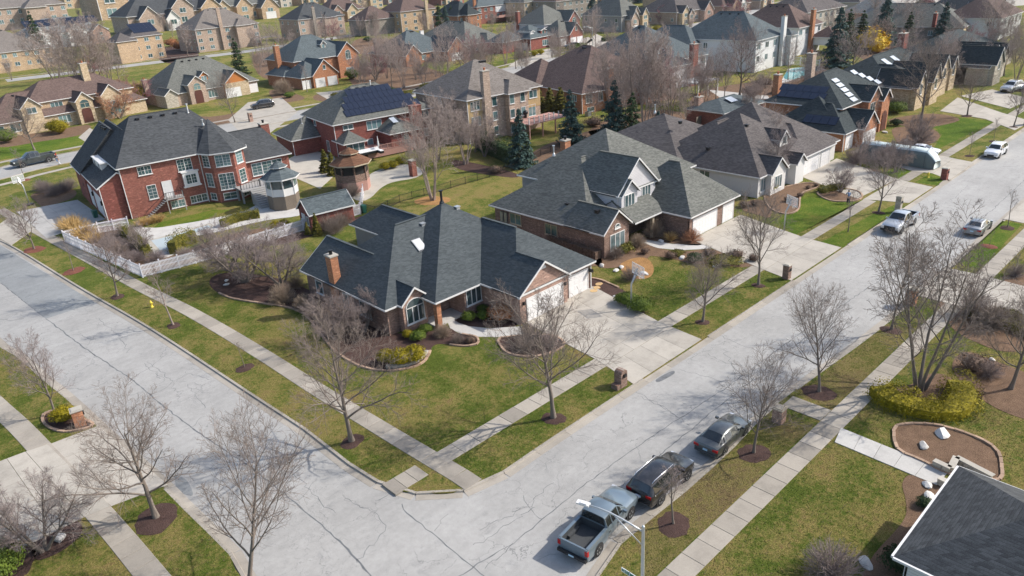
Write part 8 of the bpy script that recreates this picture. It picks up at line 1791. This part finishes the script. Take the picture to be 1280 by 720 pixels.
# far swimming pool
sheet('pool_deck', [(166.52, 84.74), (186.57, 93.11), (193.96, 89.24), (187.73, 83.40), (173.01, 81.16)], .03, 'white_conc', .03); sheet('pool_water', smooth_path([(171.93, 86.37), (184.29, 91.72), (190.43, 90.74), (188.33, 85.31), (175.96, 83.00)], 4, True), .05, 'water')
sheet('patio', [(152.34, 94.90), (151.18, 79.42), (148.12, 77.39), (145.12, 87.35)], .03, 'white_conc', .03)
# driveways of the back street
for pts in ([(32.63, 190.73) if 0 else (43.39, 184.38), (48.62, 194.33), (48.34, 189.87), (42.83, 176.81)], [(67.04, 154.97), (71.78, 171.08), (85.92, 189.91), (94.45, 187.87), (85.91, 164.17), (67.29, 144.62)], [(103.45, 185.51), (110.90, 181.29), (104.27, 163.60), (96.72, 164.60)], [(160.55, 169.78), (186.73, 187.14), (199.57, 187.93), (190.53, 175.83), (162.54, 160.51)], [(192.37, 170.35), (241.07, 202.58), (221.07, 178.32), (191.77, 160.27)], [(204.04, 188.20), (231.09, 198.25), (223.16, 188.74), (199.08, 175.53)]):
    sheet('driveway', pts, .02, 'drive', .02)
sheet('car_park', [(387.44, 154.07), (424.20, 145.52), (418.94, 96.07), (370.32, 84.22), (355.95, 97.23), (362.59, 123.69)], .02, 'drive', .02)

# ================================================================== HAZE (thin air over the whole place)
b = MB(); b.box(-4900, -2900, -1.6, 5900, 6900, 40); me = b.mesh('haze', 'white'); me.materials.clear()
hm = bpy.data.materials.new('haze_air'); hm.use_nodes = True; ht = hm.node_tree; ht.nodes.clear()
vo = ht.nodes.new("ShaderNodeVolumePrincipled"); vo.inputs["Color"].default_value = (.86, .92, 1., 1); vo.inputs["Density"].default_value = .00005; vo.inputs["Anisotropy"].default_value = .1
oo = ht.nodes.new("ShaderNodeOutputMaterial"); ht.links.new(vo.outputs[0], oo.inputs["Volume"]); me.materials.append(hm)
hz = link('haze', me); hz['kind'] = 'stuff'

# ================================================================== GRASS TUFTS AND LEAF LITTER (close lawns only)
def inpoly(P, poly):
    x, y = P[:, 0], P[:, 1]; r = np.zeros(len(P), bool); n = len(poly)
    for i in range(n):
        x0, y0 = poly[i][:2]; x1, y1 = poly[(i+1) % n][:2]
        if y0 == y1: continue
        c = ((y0 > y) != (y1 > y)) & (x < (x1-x0)*(y-y0)/(y1-y0)+x0); r ^= c
    return r
def near_path(P, path, w):
    r = np.zeros(len(P), bool)
    for a, b in zip(path[:-1], path[1:]):
        a = np.array(a[:2]); d = np.array(b[:2])-a; L2 = d@d
        if L2 < 1e-9: continue
        t = np.clip((P-a)@d/L2, 0, 1)[:, None]; r |= np.hypot(*(P-a-d*t).T) < w
    return r
LAWNS = [(KNs+[(-30, 260), (-60, 1500), (1500, 1500), (1500, 30.2)]), (KWs+[(-80, -20), (-80, 125)]), (KSs+[(40, -60), (520, -60)])]
EX = [p for p in EXC+EXC0 if len(p) > 2 and max(q[0] for q in p) < 300 and max(q[1] for q in p) < 300]
BOX = [(31.6, 44.3, 52, 73), (58.2, 48, 80.5, 67), (68, 44, 80.5, 56), (31.4, -14, 40.7, 8), (84, 45, 112, 77)]
def scatter(n, seed, rmax, fall):
    rng = np.random.default_rng(seed); r = rmax*rng.uniform(.18, 1, n)**fall; a = rng.uniform(math.radians(4), math.radians(96), n); P = np.stack([r*np.cos(a), r*np.sin(a)], 1)
    ok = np.zeros(n, bool)
    for L in LAWNS: ok |= inpoly(P, L)
    P = P[ok]; bad = np.zeros(len(P), bool)
    for e in EX: bad |= inpoly(P, e)
    for pth, w_ in SWP: bad |= near_path(P, pth, w_)
    for b_ in BOX: bad |= (P[:, 0] > b_[0]) & (P[:, 0] < b_[2]) & (P[:, 1] > b_[1]) & (P[:, 1] < b_[3])
    return P[~bad], rng
P, rng_ = scatter(520000, 1, 88, .62); n = len(P)
a = rng_.uniform(0, 6.28, n); w_ = rng_.uniform(.012, .032, n); h_ = rng_.uniform(.02, .07, n); dx, dy = np.cos(a)*w_, np.sin(a)*w_; lx, ly = rng_.normal(0, .03, n), rng_.normal(0, .03, n); z0 = np.full(n, -.005)
V_ = np.stack([np.stack([P[:, 0]-dx, P[:, 1]-dy, z0], 1), np.stack([P[:, 0]+dx, P[:, 1]+dy, z0], 1), np.stack([P[:, 0]+lx, P[:, 1]+ly, h_], 1)], 1).reshape(-1, 3)
gr = link('grass', np_mesh('grass', V_, np.arange(3*n).reshape(-1, 3), 'tuft', False)); gr['kind'] = 'stuff'
P, rng_ = scatter(16000, 2, 80, .7); n = len(P); C_ = np.concatenate([P, rng_.uniform(.03, .06, (n, 1))], 1)
V_, F_ = leaf_cloud(rng_, C_, np.tile([0, 0, 1.], (n, 1)), .045, .2); lv = link('fallen_leaves', np_mesh('fallen_leaves', V_, F_, 'rust_l' if 0 else 'brown_l', False)); lv['kind'] = 'stuff'
